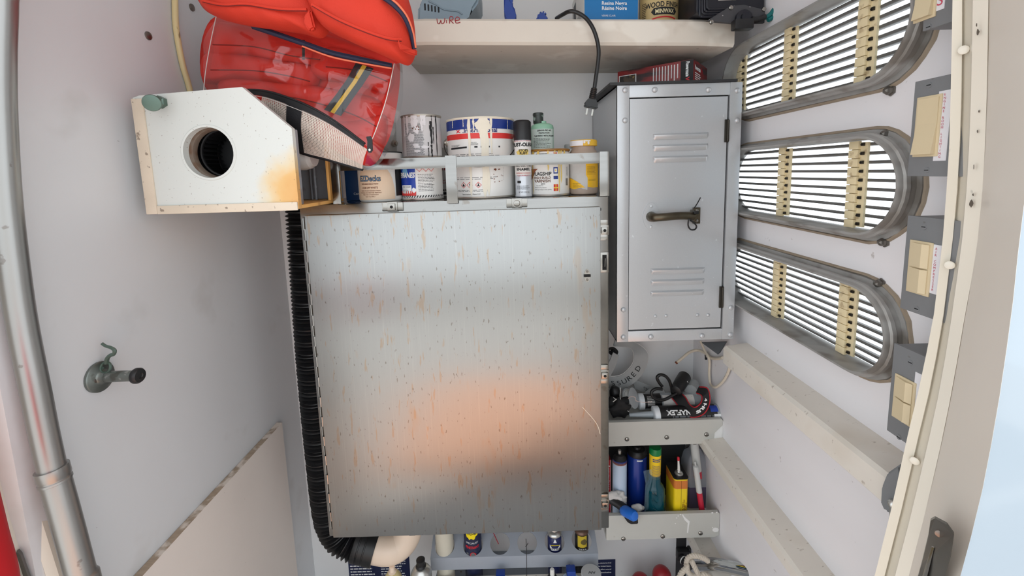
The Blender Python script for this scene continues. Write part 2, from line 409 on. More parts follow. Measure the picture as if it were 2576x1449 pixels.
vent(*LV[2], 2, 'lowest louvered vent just above the beige ledge')
for (x, y, lab) in ((2237, 228, 'stud nut under the uppermost vent'), (2229, 337, 'stud nut on top of the middle vent'), (2222, 609, 'stud nut under the middle vent'), (2212, 713, 'stud nut on top of the lowest vent')):
    c = PX(x, y, XR - .004); m = MB(); m.lathe((XR - .0005, c.y, c.z), (-1, 0, 0), [(.0085, 0), (.0085, .002), (.0065, .0025), (.0065, .007), (.005, .010), (.002, .0115)], 6)
    tag(obj('acorn_nut', m, m_nut, loc=(XR, c.y, c.z), angle=20), 'dull rusty ' + lab, 'nut')

# ================================================================== stainless cabinet with piano-hinged door
rust = [((168, 132, 88), 105, 0.63, 0.05, 0.40, (1, 1, 0.16)), ((104, 92, 78), 210, 0.665, 0.03, 0.6, (1, 1, 0.3)), ((176, 140, 96), 26, 0.66, 0.08, 0.22, (1, 1, 0.3)), ((222, 220, 214), 320, 0.58, 0.2, 0.12, (1, 1, 0.015))]
m_brush = M('brushed_stainless', (164, 164, 162), 0.30, metal=1.0, var=0.022, scale=420, stretch=(1, 1, 0.02), spots=rust, aniso=0.75)
m_ss = M('stainless_trim', (150, 149, 146), 0.17, metal=1.0, var=0.10, scale=30, stretch=(.3, 1, 4), spots=[((112, 96, 80), 40, 0.66, 0.08, 0.4, U1)])
m_ssd = M('stainless_latch', (160, 157, 151), 0.20, metal=1.0, var=0.1, scale=60)
m_dark = M('dark_recess', (18, 18, 18), 0.8)
CX0, CX1, CZ0, CZ1, CYF = -0.487, 0.224, 0.545, 1.389, 0.985
DX0, DX1, DZ0, DZ1, DYF = -0.463, 0.199, 0.568, 1.367, 0.955
cabn = thing('steel_cabinet', 'large brushed stainless steel cabinet with rust flecks on its closed door', 'cabinet', (-.13, 1.17, CZ0))
m = MB(); m.box((CX0, CYF, CZ0), (CX1, YB - .004, CZ1), .003); obj('body', m, m_ss, cabn)
m = MB(); a, b = CYF - .016, CYF   # raised lip round the opening
for lo, hi in (((DX0 - .008, a, DZ1 - .010), (DX1 + .004, b, DZ1 - .004)), ((DX0, a, DZ0 + .004), (DX1, b, DZ0 + .010)), ((DX1 - .010, a, DZ0 + .01), (DX1 - .004, b, DZ1 - .01)), ((DX0 + .004, a, DZ0 + .01), (DX0 + .010, b, DZ1 - .01))): m.box(lo, hi)
obj('opening_lip', m, m_dark, cabn, smooth=False)
m = MB(); m.box((DX0, DYF, DZ0), (DX1, DYF + .018, DZ1), .0022); door = obj('door', m, m_brush, cabn)
# keyhole escutcheon
c = P(1477, 693, DYF); m = MB(); pts = []
for i in range(24):
    t = 2*PI*i/24; pts.append((c.x + .0078*math.sin(t)*(1 - .25*abs(math.cos(t))), DYF - .0015, c.z + .0155*math.cos(t)))
m.prism(pts, (0, .0014, 0)); esc = obj('key_escutcheon', m, m_ssd, door)
m = MB(); m.box((c.x - .0078, DYF - .0035, c.z - .003), (c.x + .0078, DYF - .0015, c.z + .003), .001); obj('keyhole_cover', m, m_dark, esc)
for s in (-1, 1): m = MB(); m.lathe((c.x, DYF - .0015, c.z + s*.0095), (0, -1, 0), [(.003, 0), (.003, .0008), (.0012, .0009)], 12); obj('screw', m, m_nut, esc)
m = MB(); m.tube(spline([P(x, y, DYF - .0002) for x, y in ((1465, 1024), (1478, 1038), (1493, 1055), (1504, 1072), (1510, 1092))], 6), .0006, 6); obj('scratch', m, M('scratch_bright', (236, 226, 206), 0.4), door)
# piano hinge
k = 31; zz0, zz1 = DZ0 + .012, DZ1 - .008; st = (zz1 - zz0) / k; hx = DX0 - .006
m = MB(); m.box((hx - .006, DYF + .016, zz0), (hx + .008, DYF + .020, zz1)); hl = obj('hinge_leaf', m, m_ss, cabn, smooth=False)
for i in range(k):
    z0 = zz0 + st*i + .0006; r, y = (.0042, DYF + .0125) if i % 2 else (.0033, DYF + .0155)
    m = MB(); m.cyl((hx, y, z0), (hx, y, z0 + st - .0012), r, seg=10); obj('hinge_knuckle', m, m_ss if i % 2 else m_clip, hl)
# clamps: a bridge, a square nut block and two pads
def clamp(c, ax, screw=False):
    """c on the flange front, ax = direction along the flange"""
    c = Vector(c); ax = Vector(ax); up = Vector((0, 0, 1)) if abs(ax.x) > .5 else Vector((1, 0, 0)); xf = Matrix.Identity(4)
    for i, v in enumerate((ax, Vector((0, -1, 0)), up)):
        for j in range(3): xf[j][i] = v[j]
    for j in range(3): xf[j][3] = c[j]
    m = MB(xf); m.box((-.024, 0, -.010), (-.010, .004, .010), .0015); m.box((.010, 0, -.010), (.024, .004, .010), .0015)
    m.box((-.0115, .001, -.011), (.0115, .006, .011), .001); o = obj('clamp', m, m_ssd, cabn)
    m = MB(xf)
    if screw: m.lathe((0, .006, 0), (0, 1, 0), [(.0105, 0), (.0105, .003), (.0075, .0032), (.0075, .0065), (.006, .0075)], 20)
    else: m.box((-.0078, .006, -.0078), (.0078, .0125, .0078), .0014)
    blk = obj('clamp_block', m, m_ssd, o)
    m = MB(xf)
    if screw: m.box((-.006, .0073, -.0009), (.006, .0079, .0009))
    else: m.lathe((0, .0122, 0), (0, 1, 0), [(.0035, 0), (.0035, .0006)], 14)
    obj('screw_slot' if screw else 'bolt_hole', m, m_dark, blk)
for x, y in ((1523, 578), (1524, 940), (1523, 1263)): c = P(x, y, CYF); clamp((DX1 + .013, CYF, c.z), (0, 0, 1))
for x, y, s in ((988, 514, 0), (1300, 506, 1)): c = P(x, y, CYF); clamp((c.x, CYF, (CZ1 + DZ1)/2 + .001), (1, 0, 0), s)
for x, y in ((1041, 1359), (1323, 1347)): c = P(x, y, CYF); clamp((c.x, CYF, DZ0 - .009), (1, 0, 0))
c = P(1524, 659, CYF); m = MB(); m.box((DX1 + .004, CYF - .004, c.z - .024), (DX1 + .024, CYF, c.z + .024), .0012); kp = obj('catch_plate', m, m_ssd, cabn)
m = MB(); m.box((DX1 + .009, CYF - .0046, c.z - .018), (DX1 + .019, CYF - .0035, c.z + .018), .0003); obj('catch_slot', m, m_dark, kp)
m = MB(); m.cyl((DX1 + .0145, CYF - .005, c.z - .010), (DX1 + .0155, CYF - .005, c.z + .010), .0012, seg=8); obj('catch_pin', m, m_ssd, kp)

# ================================================================== can rail on the cabinet top
RY = CYF - .004
rail = thing('can_rail', 'stainless steel guard rail in front of the paint cans', 'rail', (.02, RY, CZ1))
a = P(960, 411, RY); b = P(1500, 400, RY); zr = (a.z + b.z) / 2; hr = .0122
m = MB(); m.box((-.404, RY - .003, zr - hr), (CX1 - .020, RY, zr + hr), .0006); obj('bar', m, m_ss, rail)
c = P(1136, 440, RY); m = MB(); m.box((c.x - .0125, RY - .0068, CZ1 - .006), (c.x + .0125, RY - .0035, zr + hr + .003), .001); obj('bracket', m, m_ss, rail)
m = MB(); m.box((CX1 - .0225, RY - .005, CZ1 + .0005), (CX1 - .0005, RY + .004, zr + hr + .002), .001); obj('bracket', m, m_ss, rail)
m = MB(); m.box((CX1 - .004, RY + .004, zr - hr), (CX1 - .001, YB - .06, zr + hr), .0005); m.box((CX1 - .004, YB - .075, CZ1 + .0005), (CX1 - .001, YB - .05, zr + hr), .0005); obj('side_bar', m, m_ss, rail)
m = MB(); m.box((-.404, RY - .0068, CZ1 + .0005), (-.386, RY - .0035, zr + hr), .0005); obj('bracket', m, m_ss, rail)

# ================================================================== grey locker
m_lock = M('locker_silver_paint', (196, 199, 202), 0.30, metal=0.40, var=0.04, scale=350, bump=0.05, bscale=500, spots=[((230, 235, 238), 60, 0.70, 0.02, 0.5, U1)])
m_blk = M('black_plastic', (26, 26, 28), 0.45)
LX0, LX1, LZ0, LZ1, LYF = 0.259, 0.557, 1.010, 1.646, 1.050
loc = thing('metal_locker', 'silver-grey metal locker with two sets of vent slots and a pull handle', 'locker', (.41, 1.2, LZ0))
def LP(x, y): p = P(x, y, LYF); return p
m = MB(); m.box((LX0, LYF + .004, LZ0), (LX0 + .003, YB - .002, LZ1)); m.box((LX1 - .003, LYF + .004, LZ0), (LX1, YB - .002, LZ1)); m.box((LX0, LYF + .004, LZ0), (LX1, YB - .002, LZ0 + .003)); m.box((LX0, LYF + .004, LZ1 - .003), (LX1, YB - .002, LZ1)); m.box((LX0, YB - .005, LZ0), (LX1, YB - .002, LZ1))
obj('body', m, m_lock, loc, smooth=False)
fw = .029; m = MB()
m.box((LX0, LYF, LZ0), (LX0 + fw, LYF + .012, LZ1), .0015); obj('frame_post', m, m_lock, loc)
m = MB(); m.box((LX1 - fw, LYF, LZ0), (LX1, LYF + .012, LZ1), .0015); obj('frame_post', m, m_lock, loc)
m = MB(); m.box((LX0 + fw, LYF + .001, LZ1 - fw), (LX1 - fw, LYF + .012, LZ1), .0012); obj('frame_rail', m, m_lock, loc)
m = MB(); m.box((LX0 + fw, LYF + .001, LZ0), (LX1 - fw, LYF + .012, LZ0 + fw - .001), .0012); obj('frame_rail', m, m_lock, loc)
dx0, dx1, dz0, dz1 = LX0 + fw + .0015, LX1 - fw - .0045, LZ0 + fw + .003, LZ1 - fw - .003
slots = []
for (xa, xb, ya, yb) in ((1643, 1783, 335, 350), (1643, 1782, 363, 379), (1643, 1781, 392, 408), (1637, 1773, 674, 690), (1637, 1772, 702, 718), (1636, 1771, 730, 745)):
    p, q = LP(xa, (ya+yb)/2), LP(xb, (ya+yb)/2); zc = (p.z + q.z)/2; slots.append((p.x, q.x, zc, (yb-ya)*1.05/1080*.5))
hc = LP(1638, 545)
m = MB(); m.plate([(dx0, LYF + .002, dz0), (dx1, LYF + .002, dz0), (dx1, LYF + .002, dz1), (dx0, LYF + .002, dz1)], [[(a + .004, LYF + .002, z - h*.2), (b - .004, LYF + .002, z - h*.2), (b - .004, LYF + .002, z + h*.4), (a + .004, LYF + .002, z + h*.4)] for a, b, z, h in slots], (0, .006, 0))
ldoor = obj('door', m, m_lock, loc, smooth=False)
m = MB(); m.box((dx0 + .001, LYF + .012, dz0), (dx1 - .001, LYF + .014, dz1)); obj('door_backing', m, m_dark, loc, smooth=False)
for a, b, z, h in slots:      # pressed louvre hoods: closed at the top and ends, open below
    m = MB(); rows = []; n = 8
    xs = [a, a + .003, a + .007, b - .007, b - .003, b]; sc = [0, .75, 1, 1, .75, 0]
    for x, s in zip(xs, sc):
        rows.append([Vector((x, LYF + .002 - .0062*s*(math.sin(PI/2*min(1, i/n/.28)) if i/n < .28 else 1 - .8*((i/n - .28)/.72)**1.3), z + h - 2*h*i/n*(0.96 if 0 < s else 0.6))) for i in range(n + 1)])
    m.grid(rows); obj('vent_hood', m, m_lock, ldoor)
for x, y in ((1572, 227), (1647, 226), (1782, 226), (1854, 228), (1572, 303), (1854, 303), (1568, 848), (1637, 847), (1766, 845), (1838, 842), (1568, 779), (1838, 774)):
    c = LP(x, y); cx = min(max(c.x, LX0 + .009), LX1 - .009); m = MB(); m.lathe((cx, LYF + .0005, c.z), (0, -1, 0), [(.0068, 0), (.0066, .002), (.0052, .004), (.003, .0052), (.0008, .0056)], 18); obj('rivet', m, m_lock, loc)
for x, y in ((1649, 796), (1676, 795), (1755, 793), (1782, 793)):
    c = LP(x, y); m = MB(); m.lathe((c.x, LYF + .002, c.z), (0, -1, 0), [(.0045, 0), (.0042, .0015), (.0028, .003), (.0006, .0034)], 16); obj('door_rivet', m, m_lock, ldoor)
for y0, y1 in ((300, 358), (720, 774)):
    a, b = LP(1834, y0), LP(1822, y1); m = MB(); m.box((dx1 - .006, LYF - .002, b.z), (dx1 + .0035, LYF + .003, a.z), .0008); m.cyl((dx1 + .001, LYF - .002, b.z + .002), (dx1 + .001, LYF - .002, a.z - .002), .003, seg=10); obj('hinge', m, m_clip, loc)
# pull handle
m_brz = M('handle_bronze', (92, 84, 70), 0.35, metal=0.85, var=0.25, scale=50, spots=[((150, 160, 140), 70, 0.66, 0.05, 0.4, U1)])
m = MB(); pts = []
for i in range(36):
    t = 2*PI*i/36; pts.append((hc.x + .0205*math.sin(t)*(1 - .18*abs(math.cos(t))**1.5), LYF + .0005, hc.z + .034*math.cos(t)))
m.prism([(p[0], LYF - .0012, p[2]) for p in pts], (0, .0032, 0)); pl = obj('handle_plate', m, m_lock, ldoor)
for s in (-1, 1): m = MB(); m.lathe((hc.x, LYF - .0012, hc.z + s*.0255), (0, -1, 0), [(.0038, 0), (.0034, .0016), (.0015, .0022)], 12); obj('screw', m, m_lock, pl)
he = LP(1748, 541); m = MB()
path = spline([(hc.x, LYF + .004, hc.z), (hc.x, LYF - .012, hc.z), (hc.x + .005, LYF - .024, hc.z + .0002), (hc.x + .022, LYF - .029, hc.z + .0015), (hc.x + .06, LYF - .027, hc.z + .003), (he.x - .012, LYF - .018, he.z)], 8)
m.tube(path, .0112, 16, rad=lambda t: .0135 - .004*min(1, t*2.2) + .001*max(0, t-.85)*6); hd = obj('handle_bar', m, m_brz, ldoor)
m = MB(); m.box((he.x - .012, LYF - .022, he.z - .014), (he.x - .005, LYF + .001, he.z + .014), .002); m.box((he.x - .006, LYF - .006, he.z - .021), (he.x + .011, LYF + .001, he.z + .019), .0008); br = obj('handle_bracket', m, m_brz, ldoor)
for s in (-1, 1): m = MB(); m.lathe((he.x + .002, LYF - .006, he.z + s*.0125 - .001), (0, -1, 0), [(.0042, 0), (.0038, .0014), (.002, .002)], 14); obj('screw', m, m_ssd, br)
m_tie = M('tie_black', (20, 20, 22), 0.4)
tz = thing('cable_tie', 'black cable tie looped round the locker handle', 'cable tie', (he.x - .008, LYF - .02, he.z))
q = lambda x, y, d: P(x, y, LYF - d)
m = MB(); m.tube(spline([q(1733, 550, .030), q(1731, 566, .028), q(1737, 577, .022), q(1748, 577, .016), q(1752, 569, .014), q(1745, 560, .020), q(1737, 555, .028)], 8), .0019, 8); obj('loop', m, m_tie, tz)
m = MB(); m.tube(spline([q(1746, 524, .02), q(1754, 512, .016), q(1762, 497, .014)], 6), .0013, 8); obj('tail', m, m_tie, tz)
m = MB(); m.box((he.x - .0155, LYF - .033, he.z + .006), (he.x - .004, LYF - .0235, he.z + .013), .001); obj('head', m, m_tie, tz)
# black sheet on the locker top
m_sheet = M('black_sheet', (40, 40, 42), 0.5, var=0.15, scale=40)
m = MB(); lz = LZ1 + .0005; m.plate([(LX0 - .018, LYF - .003, lz), (LX1 - .014, LYF - .003, lz), (LX1 - .004, YB - .03, lz), (LX0 - .020, YB - .012, lz)], [], (0, 0, .006))
tag(obj('black_sheet', m, m_sheet, loc=(.41, 1.2, lz), smooth=False), 'flat black sheet lying on top of the locker', 'sheet')
# ================================================================== top shelf
m_shelf = M('shelf_fibreglass', (214, 206, 194), 0.5, var=0.07, scale=9, spots=[((236, 232, 222), 7, 0.56, 0.05, 0.5, (1, 1, 1.4)), ((150, 130, 112), 10, 0.60, 0.12, 0.4, U1), ((90, 80, 72), 60, 0.74, 0.02, 0.5, U1)], bump=0.15, bscale=40)
SF = 1.045
def sz(x, top): return (1.803 if top else 1.7445) - .031*x
m = MB(); sx0, sx1 = -.267, .536; N_ = 10; rows = []
for i in range(N_ + 1):
    x = sx0 + (sx1 - sx0) * i / N_; k = .010 if i in (0, N_) else 0
    rows.append([(x, SF + .006 + k, sz(x, 1)), (x, SF + k, sz(x, 1) - .006), (x, SF + k, sz(x, 0) + .006), (x, SF + .005 + k, sz(x, 0)), (x, YB - .001, 1.748 - .024*x), (x, YB - .001, sz(x, 1))])
vs = m.grid(rows, closed_u=True); m.face(vs[0]); m.face(vs[-1][::-1])
shelf = obj('shelf', m, m_shelf, loc=(.13, 1.2, 1.74), angle=35); tag(shelf, 'thick stained white fibreglass shelf across the back wall above the cans', 'shelf')
# red marker writing on the shelf front
m_marker = M('marker_red', (150, 42, 50), 0.6)
m = MB(); SP = lambda x, y: P(x, y, SF - .0006)
for st in ([(1099, 47), (1101, 58), (1106, 59), (1109, 51), (1111, 59), (1117, 57), (1119, 46)], [(1123, 51), (1123.5, 58)], [(1131, 59), (1132, 43), (1139, 43), (1139, 50), (1133, 51), (1141, 59)], [(1146, 52), (1155, 50), (1155, 45), (1149, 43), (1145, 50), (1148, 58), (1158, 56)]):
    m.tube(spline([SP(*q) for q in st], 5), .0010, 6)
obj('marker_writing', m, m_marker, shelf, label='the word wire in red marker')

# ---- things on the shelf (depths from the shelf front backwards)
ST = lambda x: sz(x, 1) + .0005
def onshelf(pts, Y):
    ps = [P(x, y, Y) for x, y in pts]; return ps
m_gp = M('grey_blue_plastic', (128, 146, 158), 0.35, var=0.03, scale=20)
m_slot = M('slot_dark', (24, 28, 32), 0.7)
Y0 = 1.10; zb = ST(-.1)
out = [P(x, y, Y0) for x, y in ((1049, 60), (1051, 14), (1060, 5), (1070, -2), (1074, -40), (1120, -60), (1205, -50), (1206, 0), (1192, 22), (1174, 40), (1168, 60))]
out = [Vector((p.x, Y0, max(p.z, zb))) for p in out]
t = thing('plastic_casing', 'grey-blue moulded plastic tool casing with vent slots on the shelf', 'tool', (out[0].x + .06, Y0 + .05, zb))
m = MB(); m.prism(out, (0, .13, 0)); bmesh.ops.bevel(m.bm, geom=m.bm.edges[:], offset=.006, segments=3, affect='EDGES'); obj('shell', m, m_gp, t)
for i in range(5):
    a = P(1069 + i*8.6, 9 + i*2.2, Y0); b = P(1069.5 + i*8.6, 26 + i*1.4, Y0)
    m = MB(); m.box((a.x - .0022, Y0 - .0012, b.z), (a.x + .0016, Y0 + .002, a.z), .0006); obj('vent_slot', m, m_slot, t)
m = MB(); m.tube(spline([P(x, y, Y0 - .001) for x, y in ((1078, 2), (1098, 12), (1118, 24), (1150, 28), (1163, 36))], 6), .002, 8); obj('moulded_rib', m, m_gp, t)
m_blue = M('blue_plastic', (24, 62, 148), 0.4)
def blade(name, pts, Y, th, mat, label, cat):
    ps = [P(x, y, Y) for x, y in pts]; ps = [Vector((p.x, Y, max(p.z, ST(p.x)))) for p in ps]
    m = MB(); m.prism(ps, (0, th, 0)); bmesh.ops.bevel(m.bm, geom=m.bm.edges[:], offset=th*.2, segments=2, affect='EDGES')
    return tag(obj(name, m, mat, loc=(sum(p.x for p in ps)/len(ps), Y, min(p.z for p in ps))), label, cat)
blade('plastic_scoop', ((1272, 60), (1268, 30), (1267, -30), (1276, -30), (1284, 0), (1294, 14), (1299, 38), (1300, 60)), 1.13, .03, m_blue, 'blue curved plastic scoop standing on the shelf', 'scoop')
blade('plastic_trowel', ((1346, 60), (1350, 40), (1356, 29), (1364, 25), (1372, 27), (1376, 34), (1372, 44), (1370, 60)), 1.12, .03, m_blue, 'small blue rounded trowel end showing over the shelf edge', 'trowel')

m_white = M('carton_white', (226, 226, 222), 0.6)
m_ink = M('ink_black', (28, 28, 30), 0.7)
m_inkg = M('ink_grey', (96, 98, 102), 0.7)
m_inkw = M('ink_white', (236, 238, 238), 0.6)
m_cblue = M('carton_blue', (0, 112, 176), 0.45)
def carton(name, x0, x1, Y, dep, h, label, mat, base=None):
    a, b = P(x0, 40, Y), P(x1, 40, Y); z = (ST(a.x) if base is None else base); t = thing(name, label, 'box', ((a.x+b.x)/2, Y + dep/2, z))
    m = MB(); m.box((a.x, Y, z), (b.x, Y + dep, z + h), .0012); o = obj('carton', m, mat, t); return t, a.x, b.x, z
Y1 = 1.09; rb, xa, xb, z = carton('resin_box', 1470, 1605, Y1, .20, .12, 'white carton with blue front printed in Spanish and French', m_white)
m = MB(); m.box((xa + .0005, Y1 - .0006, z + .001), (xb - .0005, Y1 + .0004, z + .119)); obj('blue_panel', m, m_cblue, rb, smooth=False)
fn = lambda u, v: P(u, v, Y1 - .001)
m = MB()
pm = planemap(P(1539, 30, Y1), P(1600, 32, Y1) - P(1480, 28, Y1), (0, 0, 1), .0012)
for s, y in (('Black Resin', 0), ('Resina Negra', 12.5), ('Résine Noire', 25)):
    o = P(1545, y, Y1); write(m, s, .0078, planemap(o, (1, 0, -.03), (.03, 0, 1), .0012), 0, 0, bold=.02)
o = P(1537, 42, Y1); write(m, 'VERRE CLAIR', .004, planemap(o, (1, 0, -.03), (0, 0, 1), .0012), -.006, 0)
obj('lettering', m, m_inkw, rb, smooth=False)
m = MB(); sd = planemap((xa - .0006, Y1 + .1, z), (0, -1, 0), (0, 0, 1))
lines(m, sd, -.02, .06, .008, .05, 9, .3, 3); rect(m, sd, -.07, -.03, .05, .10); obj('side_print', m, m_inkg, rb, smooth=False)

def can_body(m, cx, cy, z, R, H, seg=48):
    m.lathe((cx, cy, z), (0, 0, 1), [(R - .003, .0015), (R, 0), (R + .0012, .002), (R, .0045), (R - .0008, .006), (R - .0008, H - .006), (R, H - .0045), (R + .0014, H - .0025), (R + .0012, H), (R - .002, H), (R - .0035, H - .004), (R - .012, H - .004), (R - .013, H - .006)], seg)
def drip(m, fn, u, vt, vb, w, seed=0):
    rd = random.Random(seed); n = 10; L_ = []; R_ = []
    for i in range(n + 1):
        v = vt + (vb - vt)*i/n; k = w*(.5 + .2*rd.uniform(-1, 1))*(1.25 if i < 2 else 1)*(1 - .9*max(0, (i/n - .9)*10)**2 if i == n else 1); s = w*.15*rd.uniform(-1, 1)
        L_.append(m.v(fn(u - k + s, v))); R_.append(m.v(fn(u + k + s, v)))
    for i in range(n): m.face([L_[i], R_[i], R_[i+1], L_[i+1]])
def blot(m, fn, u, v, ru, rv, seed=0, n=14):
    rd = random.Random(seed); poly(m, fn, [(u + ru*math.sin(2*PI*i/n)*rd.uniform(.75, 1.1), v + rv*math.cos(2*PI*i/n)*rd.uniform(.75, 1.1)) for i in range(n)])

m_tan = M('label_tan', (196, 172, 122), 0.55, var=0.1, scale=40)
m_tin = M('tinplate', (200, 200, 196), 0.3, metal=0.85)
Y2 = 1.145; a, b = P(1607, 40, Y2), P(1703, 40, Y2); R = (b.x - a.x)/2; cx = (a.x+b.x)/2; z = ST(a.x); t = thing('wood_finish_can', 'tan wood finish tin on the shelf between resin carton and lamp', 'can', (cx, Y2, z))
m = MB(); can_body(m, cx, Y2, z, R, .115); obj('tin', m, m_tin, t)
m = MB(); cylpatch(m, cx, Y2, z, R, -1.4, 1.4, .006, .108, .0002); obj('label', m, m_tan, t)
cm = cylmap(cx, Y2, z, R, .0006); zc = lambda y: P(1655, y, Y2 - R).z - z
m = MB(); write(m, 'WOOD FINISH', .0115, cm, -.002, zc(16), bold=.025, maxw=.088); write(m, 'BY', .0035, cm, 0, zc(20)); dk = zc(27); poly(m, cm, [(-.032, dk), (-.025, dk + .0085), (.027, dk + .0085), (.034, dk), (.027, dk - .0085), (-.025, dk - .0085)])
lines(m, cm, -.058, -.044, .01, .06, 12, .4, 5); obj('label_print', m, m_ink, t, smooth=False)
m = MB(); c2 = cylmap(cx, Y2, z, R, .0010); write(m, 'MINWAX', .0098, c2, .001, dk - .005, bold=.015, maxw=.046); obj('lettering', m, M('ink_cream', (236, 222, 176), 0.6), t, smooth=False)
m = MB(); n = 14
for i in range(n):
    u0, u1 = -.03 + .06*i/n, -.03 + .06*(i+1)/n; f = lambda u: zc(44) + .0035*(1 - (u/.03)**2)
    m.face([m.v(cm(u, v)) for u, v in ((u0, f(u0) - .0035), (u1, f(u1) - .0035), (u1, f(u1)), (u0, f(u0)))])
obj('red_arc', m, M('ink_red', (196, 40, 42), 0.6), t, smooth=False)
wb, xa, xb, z = carton('white_carton', 1704, 1752, 1.235, .10, .14, 'white printed carton with a blue corner behind the black lamp', m_white)
m = MB(); pf = planemap(((xa+xb)/2, 1.2344, z), (1, 0, 0), (0, 0, 1)); lines(m, pf, -.022, .006, .012, .10, 14, .35, 8, ragged=.4); obj('print', m, m_inkg, wb, smooth=False)
m = MB(); rect(m, pf, .013, .0245, .001, .06); obj('blue_corner', m, m_cblue, wb, smooth=False)

# ---- black work lamp at the shelf's right end
m_lampb = M('lamp_black', (30, 31, 40), 0.35, metal=0.2)
m_lampg = M('lamp_bracket_grey', (62, 62, 66), 0.5, var=0.1, scale=60, spots=[((190, 190, 190), 90, 0.68, 0.03, 0.7, U1)])
YL = 1.02; t = thing('work_lamp', 'black finned work lamp with grey bracket lying at the shelf end', 'lamp', (.43, YL + .05, ST(.43)))
a = P(1752, -60, YL); b = P(1925, 36, YL); zl = max(b.z, ST(.43) + .002)
m = MB(); m.box((a.x, YL, zl), (b.x, YL + .12, a.z), .012); obj('housing', m, m_lampb, t)
for i in range(4):
    g = .005*i; m = MB(); q0 = P(1758 + i*6, 44 - i*6, YL); m.tube(spline([(q0.x, YL - .002, a.z), (q0.x, YL - .003, q0.z + .012), (q0.x + .003, YL - .003, q0.z + .003), (q0.x + .014, YL - .003, q0.z), (P(1850, 30, YL).x, YL - .003, q0.z)], 6), .0028, 8); obj('cooling_rib', m, m_lampb, t)
m = MB(); m.box((P(1806, 0, YL).x, YL - .003, P(1806, 2, YL).z), (P(1851, 0, YL).x, YL - .0005, a.z - .002), .0008); obj('rating_plate', m, m_inkw, t)
m = MB(); m.box((P(1809, 0, YL).x, YL - .0036, P(1806, -1, YL).z), (P(1847, 0, YL).x, YL - .003, a.z - .004)); obj('rating_sticker', m, M('ink_green', (70, 110, 40), 0.6), t, smooth=False)
bp = [P(x, y, YL - .012) for x, y in ((1779, 52), (1838, 15), (1872, 12), (1925, 25), (1923, 57), (1850, 59))]
m = MB(); m.prism(bp, (0, .008, 0)); obj('bracket', m, m_lampg, t, smooth=False)
for x, y in ((1789, 56), (1838, 20), (1921, 24)):
    c = P(x, y, YL - .012); m = MB(); m.lathe(c, (0, -1, 0), [(.005, 0), (.0045, .003), (.002, .004)], 12); obj('screw', m, m_ssd, t)
c = P(1868, 48, YL - .012); m = MB(); m.lathe(c, (0, -1, 0), [(.018, 0), (.018, .008), (.010, .010), (.010, .016)], 18); kn = obj('pivot', m, m_lampb, t)
c = P(1868, 62, YL - .022); m = MB(); m.box((c.x - .022, c.y - .012, c.z - .012), (c.x + .020, c.y + .010, c.z + .010), .004); obj('wing_knob', m, m_blk, t)
m = MB(); m.tube(spline([P(1890, 48, YL - .018), P(1905, 50, YL - .02), P(1925, 42, YL - .02)], 6), .006, 10); obj('cable_gland', m, m_blk, t)
m_teal = M('teal_strap', (0, 104, 104), 0.55)
m = MB()
for k, dx in ((0, 0), (1, 20)):
    m.tube(spline([P(1922 + dx*.5, 45 + k*6, 1.0), P(1938 + dx*.7, 36 + k*2, 1.0), P(1955 + dx, 10, 1.0), P(1968 + dx, -20, 1.0), P(1985 + dx, -60, 1.0)], 6), .0048, 10)
tag(obj('teal_rope', m, m_teal, loc=P(1930, 45, 1.0)), 'doubled teal cord hanging beside the black work lamp', 'cord')

# ---- black power cord over the shelf edge with a two-pin plug
m_cord = M('cord_black', (18, 18, 19), 0.35)
YK = 1.022; t = thing('power_cord', 'black power cord with two-pin plug hanging over the shelf front', 'cord', P(1490, 285, YK))
pts = [P(1400, 46, 1.10), P(1415, 37, 1.06), P(1432, 29, 1.037), P(1450, 31, 1.032), P(1473, 45, 1.028), P(1490, 68, YK), P(1501, 97, YK), P(1506, 128, YK), P(1504, 160, YK), P(1499, 195, YK), P(1495, 224, YK)]
m = MB(); m.tube(spline(pts, 10), .0046, 12); obj('cable', m, m_cord, t)
A, B, C_ = P(1495, 222, YK), P(1490, 246, YK), P(1486, 268, YK); d = (C_ - A).normalized()
m = MB(); prof = [(.006, 0)]
for i in range(6): prof += [(.0075 + i*.0003, .004*i + .001), (.0062 + i*.0003, .004*i + .003)]
m.lathe(A, d, prof + [(.009, .026)], 16); obj('strain_relief', m, m_cord, t)
xd = d.cross(Vector((0, 1, 0))).normalized(); xf = Matrix.Identity(4)
for j in range(3): xf[j][0] = xd[j]; xf[j][1] = (0, 1, 0)[j]; xf[j][2] = d[j]; xf[j][3] = (A + d*.024)[j]
m = MB(xf); m.prism([(-.009, -.008, 0), (.009, -.008, 0), (.013, -.008, .012), (.016, -.008, .016), (.016, -.008, .021), (-.016, -.008, .021), (-.016, -.008, .016), (-.013, -.008, .012)], (0, .016, 0)); bmesh.ops.bevel(m.bm, geom=m.bm.edges[:], offset=.002, segments=2, affect='EDGES'); pg = obj('plug', m, m_cord, t)
for s in (-1, 1):
    m = MB(xf); m.box((s*.0065 - .0022, -.0009, .021), (s*.0065 + .0022, .0009, .038), .0004); obj('prong', m, m_ssd, pg)

